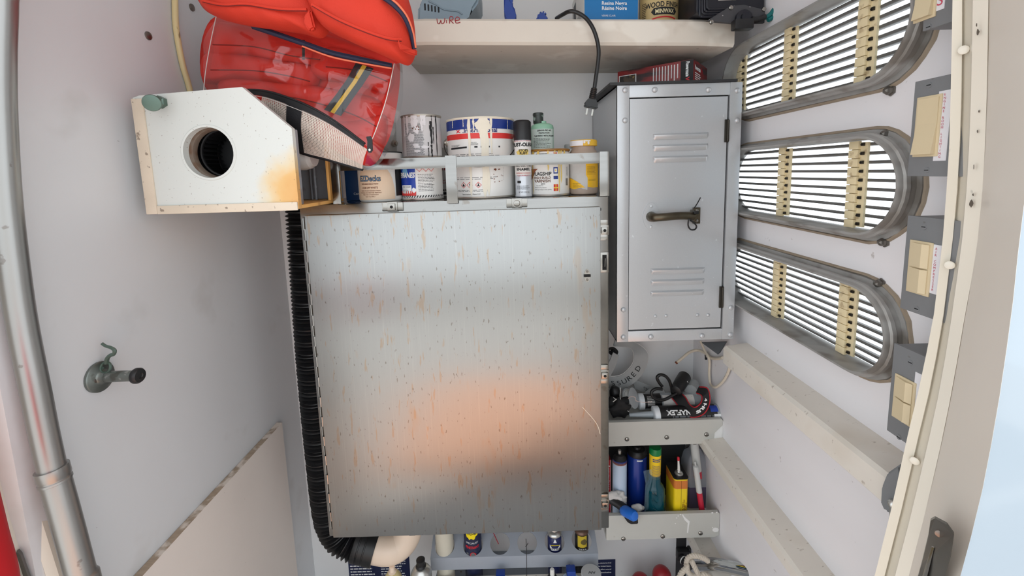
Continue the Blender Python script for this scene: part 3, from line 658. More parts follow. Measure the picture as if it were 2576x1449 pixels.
# ---- red and black carton on the locker top
lz = LZ1 + .0068
A = P(1745, 150, 1.085); B = P(1563, 172, 1.085*1.085); C3 = P(1802, 186, 1.085*1.13); A = Vector((A.x, A.y, 0)); ux = Vector((-.8, .6, 0)); uy = Vector((.6, .8, 0)); L1_ = .195; D_ = .14
hb = P(1745, 148, 1.085).z - lz
m_redc = M('carton_red_black', (128, 12, 14), 0.35, spots=[((22, 8, 10), 9, 0.47, 0.12, 0.95, (1, 1, 6)), ((170, 14, 16), 5, 0.55, 0.1, 0.7, (1, 1, 4))])
t = thing('red_carton', 'red and black retail carton on top of the locker', 'box', A + ux*L1_/2 + uy*D_/2 + Vector((0, 0, lz)))
base = A + Vector((0, 0, lz))
m = MB(); pr = [base, base + ux*L1_, base + ux*L1_ + uy*D_, base + uy*D_]; m.prism(pr, (0, 0, hb)); obj('carton', m, m_redc, t, smooth=False)
fr = lambda u, v: base + ux*u - uy*.0006 + Vector((0, 0, v))    # u from the near corner towards the left
m = MB(); rect(m, fr, .0, .030, 0.001, hb - .001); obj('black_end_panel', m, m_ink, t, smooth=False)
fr2 = lambda u, v: base + ux*u - uy*.0011 + Vector((0, 0, v))
m = MB(); write(m, 'Powermate', .0085, lambda u, v: fr2(.0135 - v, hb*.62 - u), 0, -.004, bold=.03, maxw=hb*.62)
for k in range(9):
    uu = .036 + k*.0075; s = random.Random(k); lines(m, fr2, uu, uu + .0028, hb*(.1 + .2*s.random()), hb*.93, 1, .9, k)
for k, w in ((0, 'BLOW GUN'), (4, 'TIRE CHUCK')): pass
obj('lettering', m, m_inkw, t, smooth=False)
m = MB(); write(m, 'Vx', .0085, lambda u, v: fr2(.0135 - v, hb*.16 - u), 0, -.004, bold=.03); obj('red_lettering', m, M('ink_brightred', (214, 44, 56), 0.6), t, smooth=False)
m = MB(); rect(m, fr, L1_ - .052, L1_ - .004, .002, hb*.78); obj('photo_border', m, m_inkw, t, smooth=False)
m_pic = M('carton_photo', (70, 58, 44), 0.5, var=0.5, scale=60, spots=[((196, 160, 90), 70, 0.55, 0.05, 0.9, U1), ((20, 18, 16), 50, 0.55, 0.05, 0.9, U1), ((220, 220, 215), 60, 0.66, 0.03, 0.9, U1)])
m = MB(); rect(m, fr2, L1_ - .050, L1_ - .006, .003, hb*.75); obj('photo', m, m_pic, t, smooth=False)
sd = lambda u, v: base + uy*u - (-ux)*0 + Vector((0, 0, v)) + (-ux)*.0008
m = MB(); write(m, 'Powermate', .010, sd, .038, hb*.62, bold=.03, maxw=.055); lines(m, sd, .012, .07, hb*.1, hb*.52, 5, .5, 4); obj('side_lettering', m, m_inkw, t, smooth=False)
m = MB(); write(m, 'Vx', .012, sd, .078, hb*.62, bold=.03); obj('side_red_lettering', m, MATS['ink_brightred'], t, smooth=False)
# ================================================================== blower box on the left wall
FY = .830; FX0, FX1, FZ0, FZ1 = -.7335, -.411, 1.391, 1.622; FYB = 1.055
fan = thing('blower_box', 'white boxed blower with a round intake hole and yellow stained corner', 'blower', (-.56, .94, FZ0))
# stained white paint: a brown-yellow stain sits at the lower right corner, specks all over
m_fan = bpy.data.materials.new('blower_paint'); m_fan.use_nodes = True
nt = m_fan.node_tree; N = nt.nodes; L = nt.links; b = N['Principled BSDF']; b.inputs['Roughness'].default_value = .42
tc = N.new('ShaderNodeTexCoord'); vm = N.new('ShaderNodeVectorMath'); vm.operation = 'SUBTRACT'; vm.inputs[1].default_value = (.150, 0, .022); L.new(tc.outputs['Object'], vm.inputs[0])
v2 = N.new('ShaderNodeVectorMath'); v2.operation = 'MULTIPLY'; v2.inputs[1].default_value = (1.25, .25, 1.0); L.new(vm.outputs[0], v2.inputs[0])
vl = N.new('ShaderNodeVectorMath'); vl.operation = 'LENGTH'; L.new(v2.outputs[0], vl.inputs[0])
nz = N.new('ShaderNodeTexNoise'); nz.inputs['Scale'].default_value = 28; L.new(tc.outputs['Object'], nz.inputs['Vector'])
ma = N.new('ShaderNodeMath'); ma.operation = 'MULTIPLY_ADD'; ma.inputs[1].default_value = .06; L.new(nz.outputs['Fac'], ma.inputs[0]); L.new(vl.outputs['Value'], ma.inputs[2])
cr = N.new('ShaderNodeValToRGB'); e = cr.color_ramp.elements; L.new(ma.outputs[0], cr.inputs[0])
e[0].position = .05; e[0].color = lin((222, 166, 96)); e[1].position = .135; e[1].color = lin((218, 222, 218))
x = e.new(.085); x.color = lin((228, 186, 122)); x = e.new(.108); x.color = lin((226, 208, 172))
n2 = N.new('ShaderNodeTexNoise'); n2.inputs['Scale'].default_value = 190; n2.inputs['Detail'].default_value = 2; L.new(tc.outputs['Object'], n2.inputs['Vector'])
mr = N.new('ShaderNodeMapRange'); mr.inputs[1].default_value = .685; mr.inputs[2].default_value = .73; mr.inputs[4].default_value = .55; L.new(n2.outputs['Fac'], mr.inputs[0])
mx = N.new('ShaderNodeMix'); mx.data_type = 'RGBA'; L.new(mr.outputs[0], mx.inputs[0]); L.new(cr.outputs[0], mx.inputs[6]); mx.inputs[7].default_value = lin((120, 96, 84)); L.new(mx.outputs[2], b.inputs['Base Color'])
m_edge = M('blower_edge_dirty', (222, 208, 188), 0.6, var=0.1, scale=20, spots=[((110, 90, 75), 90, 0.64, 0.05, 0.7, U1)])
m_amber = M('blower_amber', (226, 172, 96), 0.5, var=0.14, scale=16, spots=[((150, 96, 50), 20, 0.58, 0.1, 0.5, U1)])
m_in = M('blower_inside', (150, 152, 158), 0.6, var=0.1, scale=14, spots=[((110, 92, 74), 18, 0.55, 0.1, 0.7, U1)])
hc = P(525, 384, FY); HR = .0482
circ = lambda c, r, n=48, y=FY: [(c.x + r*math.sin(2*PI*i/n), y, c.z + r*math.cos(2*PI*i/n)) for i in range(n)]
xl = P(360, 400, FY).x - .004
outl = [(xl, FY, FZ0), (FX1, FY, FZ0), (FX1, FY, FZ0 + .153), (P(608, 213, FY).x, FY, FZ1), (xl + .012, FY, FZ1 - .010), (xl, FY, FZ1 - .014)]
m = MB(); m.plate(outl, [circ(hc, HR)], (0, .012, 0)); obj('front_panel', m, m_fan, fan, smooth=False)
m = MB(); m.box((xl - .001, FY - .004, FZ0 - .002), (xl + .020, FY, FZ1 - .016), .0015); obj('side_strip', m, m_edge, fan)
m = MB(); m.box((xl + .02, FY - .0035, FZ0 - .0025), (FX1 - .001, FY, FZ0 + .014), .0015); obj('bottom_strip', m, m_edge, fan)
m = MB(); m.box((xl + .004, FY + .0125, FZ0), (FX1, FYB, FZ0 + .007), .0008); obj('bottom_panel', m, m_amber, fan)
m = MB(); m.box((FX0, .92, FZ0 + .03), (xl + .01, 1.02, FZ1 - .03)); obj('wall_bracket', m, m_in, fan, smooth=False)
m = MB(); m.box((xl + .004, FYB - .008, FZ0 + .0072), (FX1, FYB, FZ0 + .175), .0008); obj('back_panel', m, m_in, fan)
m = MB(); m.box((FX1 - .006, FYB - .075, FZ0 + .0072), (FX1, FYB - .0085, FZ0 + .16), .0008); obj('side_cheek', m, m_amber, fan)
m = MB(); m.box((xl + .002, FY + .0125, FZ0 + .0075), (xl + .009, FYB - .009, FZ1 - .023)); obj('left_panel', m, m_fan, fan, smooth=False)
m = MB(); m.box((FX1 - .018, FY + .0125, FZ0 + .0075), (FX1 - .004, FY + .030, FZ0 + .153), .0008); obj('front_cleat', m, m_in, fan)
m = MB(); m.box((xl + .012, FY + .0125, FZ1 - .022), (P(608, 213, FY).x - .004, FYB, FZ1 - .014), .0008); obj('top_panel', m, m_fan, fan)
m = MB(); m.lathe((hc.x, FY - .0015, hc.z), (0, 1, 0), [(HR + .0045, .0012), (HR + .0035, 0), (HR - .0005, .0002), (HR - .0005, .012), (HR - .0005, .017), (HR + .0035, .017), (HR + .0045, .0014)], 48, False, False); obj('intake_ring', m, m_fan, fan)
m_rust = M('blower_rusty_shaded_throat', (112, 98, 86), 0.6, var=0.2, scale=30, spots=[((96, 66, 44), 24, 0.52, 0.1, 0.8, U1)])  # rusty brown, base darkened for the shade inside the throat
m = MB(); m.lathe((hc.x + .006, FY + .0135, hc.z - .001), (0, 1, 0), [(HR + .024, 0), (HR - .002, 0), (HR - .004, .004), (HR - .004, .010), (HR + .01, .010)], 40, False, False); obj('scroll_lip', m, m_rust, fan)
m_vane = M('impeller_black', (22, 22, 24), 0.55)
m = MB(); m.lathe((hc.x + .012, FY + .085, hc.z), (0, 1, 0), [(.046, 0), (.046, .003)], 32); m.lathe((hc.x + .012, FY + .0255, hc.z), (0, 1, 0), [(.046, 0), (.046, .004), (.043, .004), (.043, 0), (.046, 0)], 32, False, False)
m.lathe((hc.x + .018, FY + .06, hc.z), (0, 1, 0), [(.004, 0), (.010, .004), (.012, .045)], 16)
for i in range(30):
    t_ = 2*PI*i/30; c_, s_ = math.cos(t_), math.sin(t_); q = lambda r, dy, k: (hc.x + .012 + (r*c_ - k*s_), FY + .027 + dy, hc.z + (r*s_ + k*c_))
    m.face([m.v(p) for p in (q(.0455, .002, 0), q(.040, .002, .004), q(.040, .056, .004), q(.0455, .056, 0))])
obj('impeller', m, m_vane, fan, smooth=False)
m = MB(); m.lathe((hc.x + .01, FY + .112, hc.z), (0, 1, 0), [(.068, 0), (.068, .01)], 32); m.lathe((hc.x + .01, FY + .0245, hc.z), (0, 1, 0), [(.070, 0), (.070, .09)], 40, False, False); obj('scroll_housing', m, m_vane, fan)
m_grey = M('motor_grey', (196, 192, 188), 0.4, var=0.05, scale=30)
c = P(765, 392, .93); m = MB(); m.lathe((c.x - .055, .945, c.z), (1, 0, 0), [(.030, 0), (.030, .05), (.027, .062), (.024, .064), (.022, .07)], 28); obj('motor_end', m, m_grey, fan)
for x, d in ((800, 1.03), (790, 1.045)):
    a = P(x, 400, d); m = MB(); m.cyl((a.x - .006, d - .012, FZ0 + .0072), (a.x - .006, d - .012, FZ0 + .12), .0028, seg=10)
    if x == 800:
        for k in (.035, .058): m.cyl((a.x - .006, d - .012, FZ0 + k), (a.x - .006, d - .012, FZ0 + k + .005), .0042, seg=6)
    obj('stay_rod', m, m_in, fan)
# clamp bolt
m_zinc = M('zinc_green', (104, 124, 114), 0.38, metal=0.75, var=0.12, scale=70)
a = P(408, 258, FY); q = P(386, 259, FY - .035); bt = thing('carriage_bolt', 'zinc round-headed bolt sticking out of the blower box corner', 'bolt', (a.x, FY - .02, a.z))
m = MB(); m.lathe((a.x, FY - .0005, a.z), (0, -1, 0), [(.0115, 0), (.0115, .009), (.009, .0105)], 6); obj('nut', m, m_zinc, bt, angle=20)
m = MB(); dv = (Vector((q.x, FY - .037, q.z)) - Vector((a.x, FY - .009, a.z))); m.lathe((a.x, FY - .009, a.z), dv, [(.0058, 0), (.0058, dv.length)], 14); obj('shank', m, m_zinc, bt)
m = MB(); m.lathe(Vector((q.x, FY - .037, q.z)), dv, [(.010, 0), (.0140, .001), (.0146, .002), (.0146, .0040), (.0138, .005), (.008, .0056), (.003, .0058)], 28); obj('head', m, m_zinc, bt)

# ================================================================== corrugated hose down the left of the cabinet
m_hose = M('hose_black', (24, 25, 27), 0.42, var=0.15, scale=50)
Yh = 1.175; hp = [P(762, 480, Yh), P(766, 560, Yh), P(778, 740, Yh), P(789, 900, Yh), P(803, 1060, Yh), P(817, 1200, Yh), P(824, 1262, Yh), P(834, 1312, Yh), P(856, 1350, Yh), P(885, 1368, Yh), P(915, 1374, Yh)]
hs = thing('corrugated_hose', 'black corrugated vent hose running down beside the cabinet to a cream elbow', 'hose', P(800, 1400, Yh))
path = spline(hp, 60); acc = [0]
for p, q in zip(path, path[1:]): acc.append(acc[-1] + (q - p).length)
tot = acc[-1]; fine = []; nstep = int(tot / .0026); j = 0
for i in range(nstep + 1):
    d = tot * i / nstep
    while j < len(acc) - 2 and acc[j+1] < d: j += 1
    fine.append(path[j].lerp(path[j+1], (d - acc[j]) / max(1e-9, acc[j+1] - acc[j])))
m = MB(); m.tube(fine, .045, 22, rad=lambda t: .0425 + .0050*math.cos(2*PI*t*tot/.0112)); obj('ribbed_tube', m, m_hose, hs)
a, b_ = P(893, 1369, Yh), P(945, 1381, Yh); dv = (b_ - a); m = MB(); m.lathe(a, dv, [(.046, 0), (.0475, .003), (.0475, .014), (.046, .015), (.046, .018), (.0475, .019), (.0475, .032), (.046, .033), (.046, .036), (.048, .037), (.048, dv.length), (.040, dv.length)], 30); obj('cuff', m, m_hose, hs)
m_pvc = M('elbow_cream', (232, 212, 192), 0.4, var=0.03, scale=20)
a = P(940, 1378, Yh); pts = [a, P(958, 1382, Yh), P(980, 1383, Yh), P(1003, 1374, Yh + .01), P(1022, 1352, Yh + .02), P(1030, 1320, Yh + .03), P(1032, 1280, Yh + .03)]
m = MB(); m.tube(spline(pts, 8), .041, 28); obj('elbow', m, m_pvc, hs)

# ================================================================== board, tube, cable and hardware on the left wall
m_board = M('board_offwhite', (232, 222, 214), 0.55, var=0.03, scale=8, spots=[((150, 136, 122), 90, 0.74, 0.03, 0.5, U1)])
m_bedge = M('board_edge', (172, 154, 134), 0.8, var=0.3, scale=40, stretch=(1, 6, 30), spots=[((236, 226, 216), 30, 0.5, 0.1, 0.8, U1)])
bx0, bx1 = XL + .0008, XL + .0175; yb = 1.225; zt = P(698, 1068, yb - .01).z
t = thing('plywood_board', 'off-white painted plywood board standing against the left wall', 'board', (bx0, .95, 0))
m = MB(); m.box((bx0, .66, 0.0), (bx1, yb, zt - .0005)); obj('panel', m, m_board, t, smooth=False)
m = MB(); m.box((bx0, .66, zt - .0005), (bx1, yb, zt + .0004)); obj('raw_edge', m, m_bedge, t, smooth=False)
m_alu = M('tube_aluminium', (166, 166, 164), 0.36, metal=0.9, var=0.06, scale=9, spots=[((120, 112, 106), 45, 0.70, 0.03, 0.6, U1)])
TC = [(-120, -1), (0, 1), (150, -2), (300, 1), (500, 14), (700, 38), (828, 58), (972, 87), (1090, 111), (1180, 131), (1300, 165), (1449, 205), (1560, 236)]
TY = .600; tp = [P(x, y, TY) for y, x in TC]; tp = [Vector((tp[0].x, TY, ZC - .001))] + tp + [Vector((tp[-1].x + .01, TY, 0.001))]
t = thing('aluminium_tube', 'tall aluminium tube standing inside the left door jamb', 'tube', (tp[-1].x, TY, 0))
i = 10; up = spline(tp[:i+1], 8); dn = spline(tp[i:], 8)
m = MB(); m.tube(up, .0165, 24); obj('upper_tube', m, m_alu, t)
m = MB(); m.tube(dn, .0182, 24); obj('lower_tube', m, m_alu, t)
d_ = (tp[i+1] - tp[i]).normalized(); m = MB(); m.lathe(tp[i] - d_*.003, d_, [(.017, 0), (.0196, .0005), (.0196, .015), (.0184, .017), (.0184, .019), (.0196, .020), (.0196, .023), (.018, .024)], 28); obj('coupling', m, m_alu, t)
m_cream = M('cable_cream', (226, 208, 156), 0.5, spots=[((96, 66, 30), 60, 0.64, 0.03, 0.7, (1, 1, .3))])
xw = XL + .007; cp = [PX(x, y, xw) for x, y in ((438, -60), (440, 0), (442, 60), (449, 110), (460, 165), (472, 205), (480, 240), (486, 300))]
m = MB(); m.tube(spline(cp, 8), .0062, 10); tag(obj('cream_cable', m, m_cream, loc=cp[-1]), 'cream electrical cable running down the wall behind the blower box', 'cable')
m_scr = M('screw_dull', (130, 122, 116), 0.35, metal=0.9, var=0.2, scale=120)
for x, y, lab in ((372, 90, 'round screw head on the bare wall above the blower box bolt'), (482, 19, 'round screw head on the wall between cream cable and orange life vest')):
    c = PX(x, y, XL); m = MB(); m.lathe((XL + .0003, c.y, c.z), (1, 0, 0), [(.0085, 0), (.0078, .0025), (.004, .0042), (.001, .0046)], 18)
    o = tag(obj('screw', m, m_scr, loc=(XL, c.y, c.z)), lab, 'screw')
# door stop with hook
c = PX(247, 948, XL); sx = XL + .0005; t = thing('door_stop', 'grey metal door stop post with rubber tip and small hook', 'door stop', (sx, c.y, c.z))
m_cast = M('cast_zinc', (124, 130, 126), 0.4, metal=0.8, var=0.25, scale=60, spots=[((80, 76, 66), 40, 0.6, 0.08, 0.6, U1), ((200, 200, 196), 60, 0.66, 0.05, 0.5, U1)])
m = MB(); m.lathe((sx, c.y, c.z), (1, 0, 0), [(.0265, 0), (.0265, .0042), (.0250, .0056), (.0140, .0072), (.0110, .0100), (.0102, .016)], 32); obj('base', m, m_cast, t)
tip = Vector((sx + .075, c.y, c.z)); m = MB(); m.cyl((sx + .012, c.y, c.z), (sx + .068, c.y, c.z), .0098, .0092); obj('post', m, m_cast, t)
m = MB(); m.lathe((sx + .064, c.y, c.z), (1, 0, 0), [(.0125, 0), (.0135, .002), (.0135, .007), (.0115, .010), (.005, .0105), (.004, .009)], 24); obj('rubber_tip', m, m_blk, t)
m = MB(); m.lathe((sx + .006, c.y - .011, c.z - .001), (1, 0, 0), [(.0048, 0), (.0042, .002), (.001, .0026)], 12); obj('screw', m, m_scr, t)
rc = Vector((sx + .015, c.y, c.z + .017)); m = MB(); m.tube([rc + Vector((.0085*math.cos(2*PI*k/20), .003*math.sin(2*PI*k/20), .0085*math.sin(2*PI*k/20))) for k in range(20)], .0022, 8, closed=True); m.cyl((sx + .004, c.y, c.z + .015), (sx + .010, c.y, c.z + .016), .0022); obj('eye', m, m_zinc, t)
h0 = rc + Vector((.002, 0, .007)); m = MB(); m.tube(spline([h0, h0 + Vector((.004, 0, .010)), h0 + Vector((.010, 0, .015)), h0 + Vector((.016, 0, .017)), h0 + Vector((.018, 0, .024)), h0 + Vector((.012, 0, .029)), h0 + Vector((.004, 0, .032)), h0 + Vector((-.002, 0, .037))], 6), .0024, 8, rad=lambda t: .0036 - .0014*t); obj('hook', m, m_zinc, t)
# door hinge plates and red thing at the frame edges are outside the doorway
m_plate = M('strike_plate', (110, 108, 104), 0.3, metal=0.8, var=0.2, scale=30)
SY = lambda x: .470 - (x - 2300)/103*.079 - .010
ps = [P(x, y, SY(x)) for x, y in ((2352, 1304), (2382, 1320), (2400, 1345), (2398, 1362), (2392, 1400), (2380, 1440), (2360, 1520), (2290, 1520), (2318, 1420), (2335, 1350), (2341, 1310))]
m = MB(); m.prism(ps, (.003, .003, 0)); t = thing('strike_plate', 'dark metal latch strike plate on the door jamb', 'strike plate', ps[0])
obj('plate', m, m_plate, t, smooth=False)
c = P(2363, 1342, SY(2363) - .001); m = MB(); m.lathe(c, (-.6, -.8, 0), [(.0042, 0), (.0038, .001), (.002, .0014)], 14); obj('screw', m, m_scr, t)
m = MB(); m.prism([P(x, y, SY(x) - .003) for x, y in ((2344, 1376), (2350, 1378), (2320, 1500), (2306, 1500))], (.003, .003, 0)); obj('raised_lip', m, m_ssd, t, smooth=False)
ps = [P(x, y, .57) for x, y in ((32, 1396), (44, 1389), (52, 1398), (88, 1500), (72, 1520))]
m = MB(); m.prism(ps, (-.004, .006, 0)); tag(obj('hinge_plate', m, m_plate, loc=ps[0], smooth=False), 'small dark metal plate on the cream jamb by the aluminium tube', 'plate')
m_redf = M('red_fabric', (190, 8, 22), 0.7)
rp = [P(x, y, .40) for x, y in ((-60, 1180), (-30, 1270), (-12, 1340), (8, 1420), (30, 1500), (45, 1600))]
t = thing('red_fender', 'bright red rounded fender hanging just outside the doorway', 'fender', rp[-1])
sp_ = spline([p + Vector((-.067, 0, 0)) for p in rp], 6); nf = len(sp_) - 1; m = MB(); m.tube(sp_, .049, 20, rad=lambda q: .049*math.sqrt(max(.06, 1 - max(0, abs(q - .5)*2 - .8)**2*25))); obj('body', m, m_redf, t)
m = MB(); m.tube([sp_[0] + Vector((0, 0, -.01)), Vector((sp_[0].x - .02, sp_[0].y, 1.7)), Vector((sp_[0].x - .03, sp_[0].y, 2.30))], .005, 8); obj('lanyard', m, M('lanyard_white', (214, 210, 200), 0.8), t)
# ================================================================== clear bag of life vests
def pillow(name, pts, th, mat, parent, rings=9, seed=0, wr=.006, sq=2.6, n=96):
    """cushion: outline of (x, y, Y) pixels and depths, puffed front and back, with folds"""
    ps = [P(x, y, Y) for x, y, Y in pts]; ol = spline(ps, max(4, n // len(ps)), closed=True); c = sum(ol, Vector((0, 0, 0))) / len(ol)
    m = MB(); N_ = len(ol); lay = {}
    rd = Vector((seed*7.3, seed*3.1, 0))
    for side in (-1, 1):
        rows = []
        for k in range(rings + 1):
            t = k / rings; hgt = th/2 * (1 - (1 - t)**sq) ** (1/2.0)
            row = []
            for p in ol:
                q = p.lerp(c, t*.97); e = min(1, t*3)
                w = wr*(noise.noise(q*16 + rd) + .5*noise.noise(q*38 + rd))*e
                row.append(q + Vector((0, side*hgt + (w if side < 0 else 0), w*.4)))
            rows.append(row)
        if side < 0: front = rows
        else: back = rows
    vf = [[m.v(p) for p in r] for r in front]; vb = [vf[0]] + [[m.v(p) for p in r] for r in back[1:]]
    for V in (vf, vb):
        for a, b in zip(V, V[1:]): m.bridge(a, b)
        m.face(V[-1])
    return obj(name, m, mat, parent, angle=75)
m_org = M('vest_orange', (208, 50, 26), 0.72, var=0.10, scale=14, bump=0.4, bscale=420)
m_red = M('vest_red', (212, 40, 26), 0.72, var=0.12, scale=14, bump=0.3, bscale=300)
m_seam = M('seam_dark', (120, 22, 14), 0.8)
m_navy = M('zip_navy', (28, 34, 62), 0.6)
m_web = M('webbing_black', (28, 28, 32), 0.75, bump=0.5, bscale=600)
m_yel = M('stripe_yellow', (208, 168, 40), 0.6, var=0.25, scale=300)
m_piping = M('piping_black', (22, 22, 25), 0.5)
m_thread = M('mesh_thread', (222, 208, 196), 0.6)
m_stitch = M('stitch_white', (226, 220, 214), 0.6)
# clear vinyl: mostly see-through, sharp sheen
m_vinyl = bpy.data.materials.new('clear_vinyl'); m_vinyl.use_nodes = True
nt = m_vinyl.node_tree; N = nt.nodes; L = nt.links; N.remove(N['Principled BSDF']); out = N['Material Output']
tr = N.new('ShaderNodeBsdfTransparent'); tr.inputs[0].default_value = (.95, .95, .95, 1); gl = N.new('ShaderNodeBsdfGlossy'); gl.inputs['Roughness'].default_value = .09
lw = N.new('ShaderNodeLayerWeight'); pw = N.new('ShaderNodeMath'); pw.operation = 'POWER'; pw.inputs[1].default_value = 3.5; L.new(lw.outputs['Facing'], pw.inputs[0]); fr_ = N.new('ShaderNodeMath'); fr_.operation = 'MULTIPLY_ADD'; fr_.inputs[1].default_value = .75; fr_.inputs[2].default_value = .07; L.new(pw.outputs[0], fr_.inputs[0]); mxs = N.new('ShaderNodeMixShader')
L.new(fr_.outputs[0], mxs.inputs[0]); L.new(tr.outputs[0], mxs.inputs[1]); L.new(gl.outputs[0], mxs.inputs[2]); L.new(mxs.outputs[0], out.inputs['Surface'])

bag = thing('life_vest_bag', 'clear plastic zipped bag packed with red life vests, mesh side panel', 'bag', P(820, 420, .95))
# the folded vests inside
def strip(xs, w, Y, lab=None): pass
vest = thing('packed_life_vest', 'folded red life vests packed inside the clear bag', 'life vest', P(760, 330, 1.0))
pads = [([(530, 50, 1.03), (700, 50, 1.02), (900, 95, 1.01), (1000, 140, 1.01), (992, 300, .96), (950, 385, .94), (860, 360, .96), (700, 270, 1.02), (520, 225, 1.03)], .07),
        ([(690, 60, .955), (800, 82, .945), (900, 112, .94), (985, 145, .945), (985, 180, .95), (900, 168, .94), (800, 140, .945), (700, 112, .955)], .06),
        ([(528, 62, .985), (640, 70, .97), (760, 100, .96), (820, 118, .96), (812, 168, .955), (740, 170, .96), (630, 150, .97), (522, 148, .985)], .085),
        ([(520, 138, .985), (620, 140, .965), (730, 158, .955), (800, 172, .95), (790, 225, .95), (700, 215, .955), (600, 205, .965), (515, 208, .985)], .085),
        ([(800, 112, .955), (900, 130, .945), (985, 170, .95), (978, 235, .955), (900, 215, .95), (790, 190, .95)], .08),
        ([(560, 196, .98), (700, 205, .96), (830, 222, .95), (960, 255, .955), (962, 330, .96), (900, 330, .955), (780, 285, .955), (640, 262, .97), (560, 250, .985)], .09),
        ([(905, 300, .945), (970, 290, .945), (972, 350, .94), (952, 402, .932), (925, 418, .925), (880, 400, .93), (830, 372, .94), (780, 330, .95), (800, 300, .95)], .065)]
for k, (o_, th) in enumerate(pads): pillow('vest_pad', o_, th, m_red, vest, seed=k+1, wr=.007)
for pts in ([(535, 112), (640, 118), (730, 140), (805, 150)], [(530, 176), (640, 178), (720, 190), (780, 205)], [(820, 168), (900, 178), (975, 205)], [(640, 235), (760, 250), (880, 285), (950, 320)]):
    m = MB(); m.tube(spline([P(x, y, .905) for x, y in pts], 8), .0012, 6); obj('seam', m, m_seam, vest)
rb = [(P(895, 158, .888), P(940, 172, .888)), (P(872, 200, .889), P(912, 215, .889)), (P(845, 238, .89), P(885, 252, .89)), (P(815, 276, .892), P(858, 292, .892))]
m = MB(); m.grid([[a + (b - a)*t + Vector((0, .0, 0)) for t in (0, .33, .66, 1)] for a, b in rb]); obj('strap', m, m_web, vest)
m = MB(); m.grid([[a + (b - a)*t + Vector((0, -.0012, 0)) for t in (.38, .5, .62)] for a, b in rb]); obj('strap_stripe', m, m_yel, vest)
m = MB(); m.grid([[P(x, y, .905) for x in (760, 767)] for y in (100, 150)]); obj('strap', m, m_web, vest)

Tc = spline([P(*q) for q in ((545, 40, .94), (650, 55, .905), (780, 95, .885), (900, 130, .872), (992, 160, .875))], 10)
Bc = spline([P(*q) for q in ((512, 240, .925), (640, 229, .900), (740, 255, .878), (830, 300, .864), (928, 372, .850))], 10)
Gc = spline([P(*q) for q in ((512, 300, .985), (640, 320, .955), (745, 380, .915), (830, 404, .895), (915, 428, .880))], 10)
n = len(Tc)
def film(a, b, rows, amp, seed, bulge=0.0):
    g = []
    for j in range(rows + 1):
        t = j / rows; row = []
        for p, q in zip(a, b):
            v = p.lerp(q, t); e = math.sin(PI*t)
            w = amp*e*(noise.noise(v*11 + Vector((seed, 0, 0))) + .8*noise.noise(Vector((v.x*9 - v.z*7, v.x*7 + v.z*22, seed))) - .55*(1 - abs(noise.noise(Vector((v.x*14 + v.z*6, v.x*5 - v.z*16, seed + 4)))))**5) - bulge*e
            row.append(v + Vector((0, w, 0)))
        g.append(row)
    return g
m = MB(); m.grid(film(Tc, Bc, 44, .012, 3, .008)); obj('front_film', m, m_vinyl, bag, angle=180)
Rf = spline([P(*q) for q in ((992, 160, .875), (972, 250, .866), (945, 330, .856), (928, 372, .850), (915, 428, .880))], 8)
Rb = spline([P(*q) for q in ((1012, 160, .98), (1013, 250, .985), (990, 345, .975), (958, 408, .955), (915, 428, .882))], 8)
m = MB(); m.grid(film(Rf, Rb, 10, .009, 9, -.004)); obj('end_film', m, m_vinyl, bag, angle=180)
Lf = spline([P(*q) for q in ((545, 40, .94), (530, 110, .935), (518, 180, .93), (512, 240, .925))], 6); Lb = [p + Vector((-.012, .085, 0)) for p in Lf]
m = MB(); m.grid(film(Lf, Lb, 6, .005, 5)); obj('end_film', m, m_vinyl, bag, angle=180)
# mesh gusset: real threads
m = MB(); NU, NV = 92, 26
def gp(u, v):
    i = min(int(u*(n-1)), n-2); f = u*(n-1) - i; p = Bc[i].lerp(Bc[i+1], f); q = Gc[i].lerp(Gc[i+1], f); s = p.lerp(q, v)
    return s + Vector((0, -.006*math.sin(PI*v) + .004*noise.noise(s*18), 0))
def ribs(m, us, v0, v1, flip, w, nseg):
    for u in us:
        row = []
        for j in range(nseg + 1):
            v = v0 + (v1 - v0)*j/nseg
            row.append([gp(u - w, v), gp(u + w, v)] if not flip else [gp(v, u - w), gp(v, u + w)])
        m.grid(row)
ranges = [(.30, .452), (.555, .985)]
for a_, b_ in ranges:
    k = int(NU*(b_ - a_)); ribs(m, [a_ + (b_-a_)*i/k for i in range(k+1)], .10, .97, False, .0024, 8)
    ribs(m, [.11 + .85*i/NV for i in range(NV+1)], a_, b_, True, .0095, 20)
obj('mesh_panel', m, m_thread, bag, smooth=False, kind='stuff', label='white woven mesh side panel')
m = MB(); m.grid([[gp(.452 + (.555-.452)*i/4, .02 + .96*j/8) + Vector((0, -.001, 0)) for i in range(5)] for j in range(9)]); obj('web_band', m, m_web, bag)
m = MB(); m.grid([[gp(.22 + .74*i/40, .0 + .12*j/3) + Vector((0, -.0025, .001)) for i in range(41)] for j in range(4)]); obj('zip_tape', m, m_piping, bag)
m = MB(); m.tube([gp(.2 + .76*i/60, -.02) + Vector((0, -.002, .001)) for i in range(61)], .0022, 8); obj('zip_piping', m, m_piping, bag)
m = MB(); m.tube([gp(.2 + .79*i/60, 1.0) for i in range(61)], .0026, 8); obj('bottom_piping', m, m_piping, bag)
m = MB(); m.tube([gp(.2 + .76*i/60, .13) + Vector((0, -.003, 0)) for i in range(61)], .0006, 5); m.tube([p + Vector((0, -.001, 0)) for p in Rf[:26]], .0009, 5); m.tube([p + Vector((0, -.001, 0)) for p in Lf], .0009, 5); obj('stitching', m, m_stitch, bag)
a, b = P(930, 352, .838), P(930, 380, .836); m = MB()
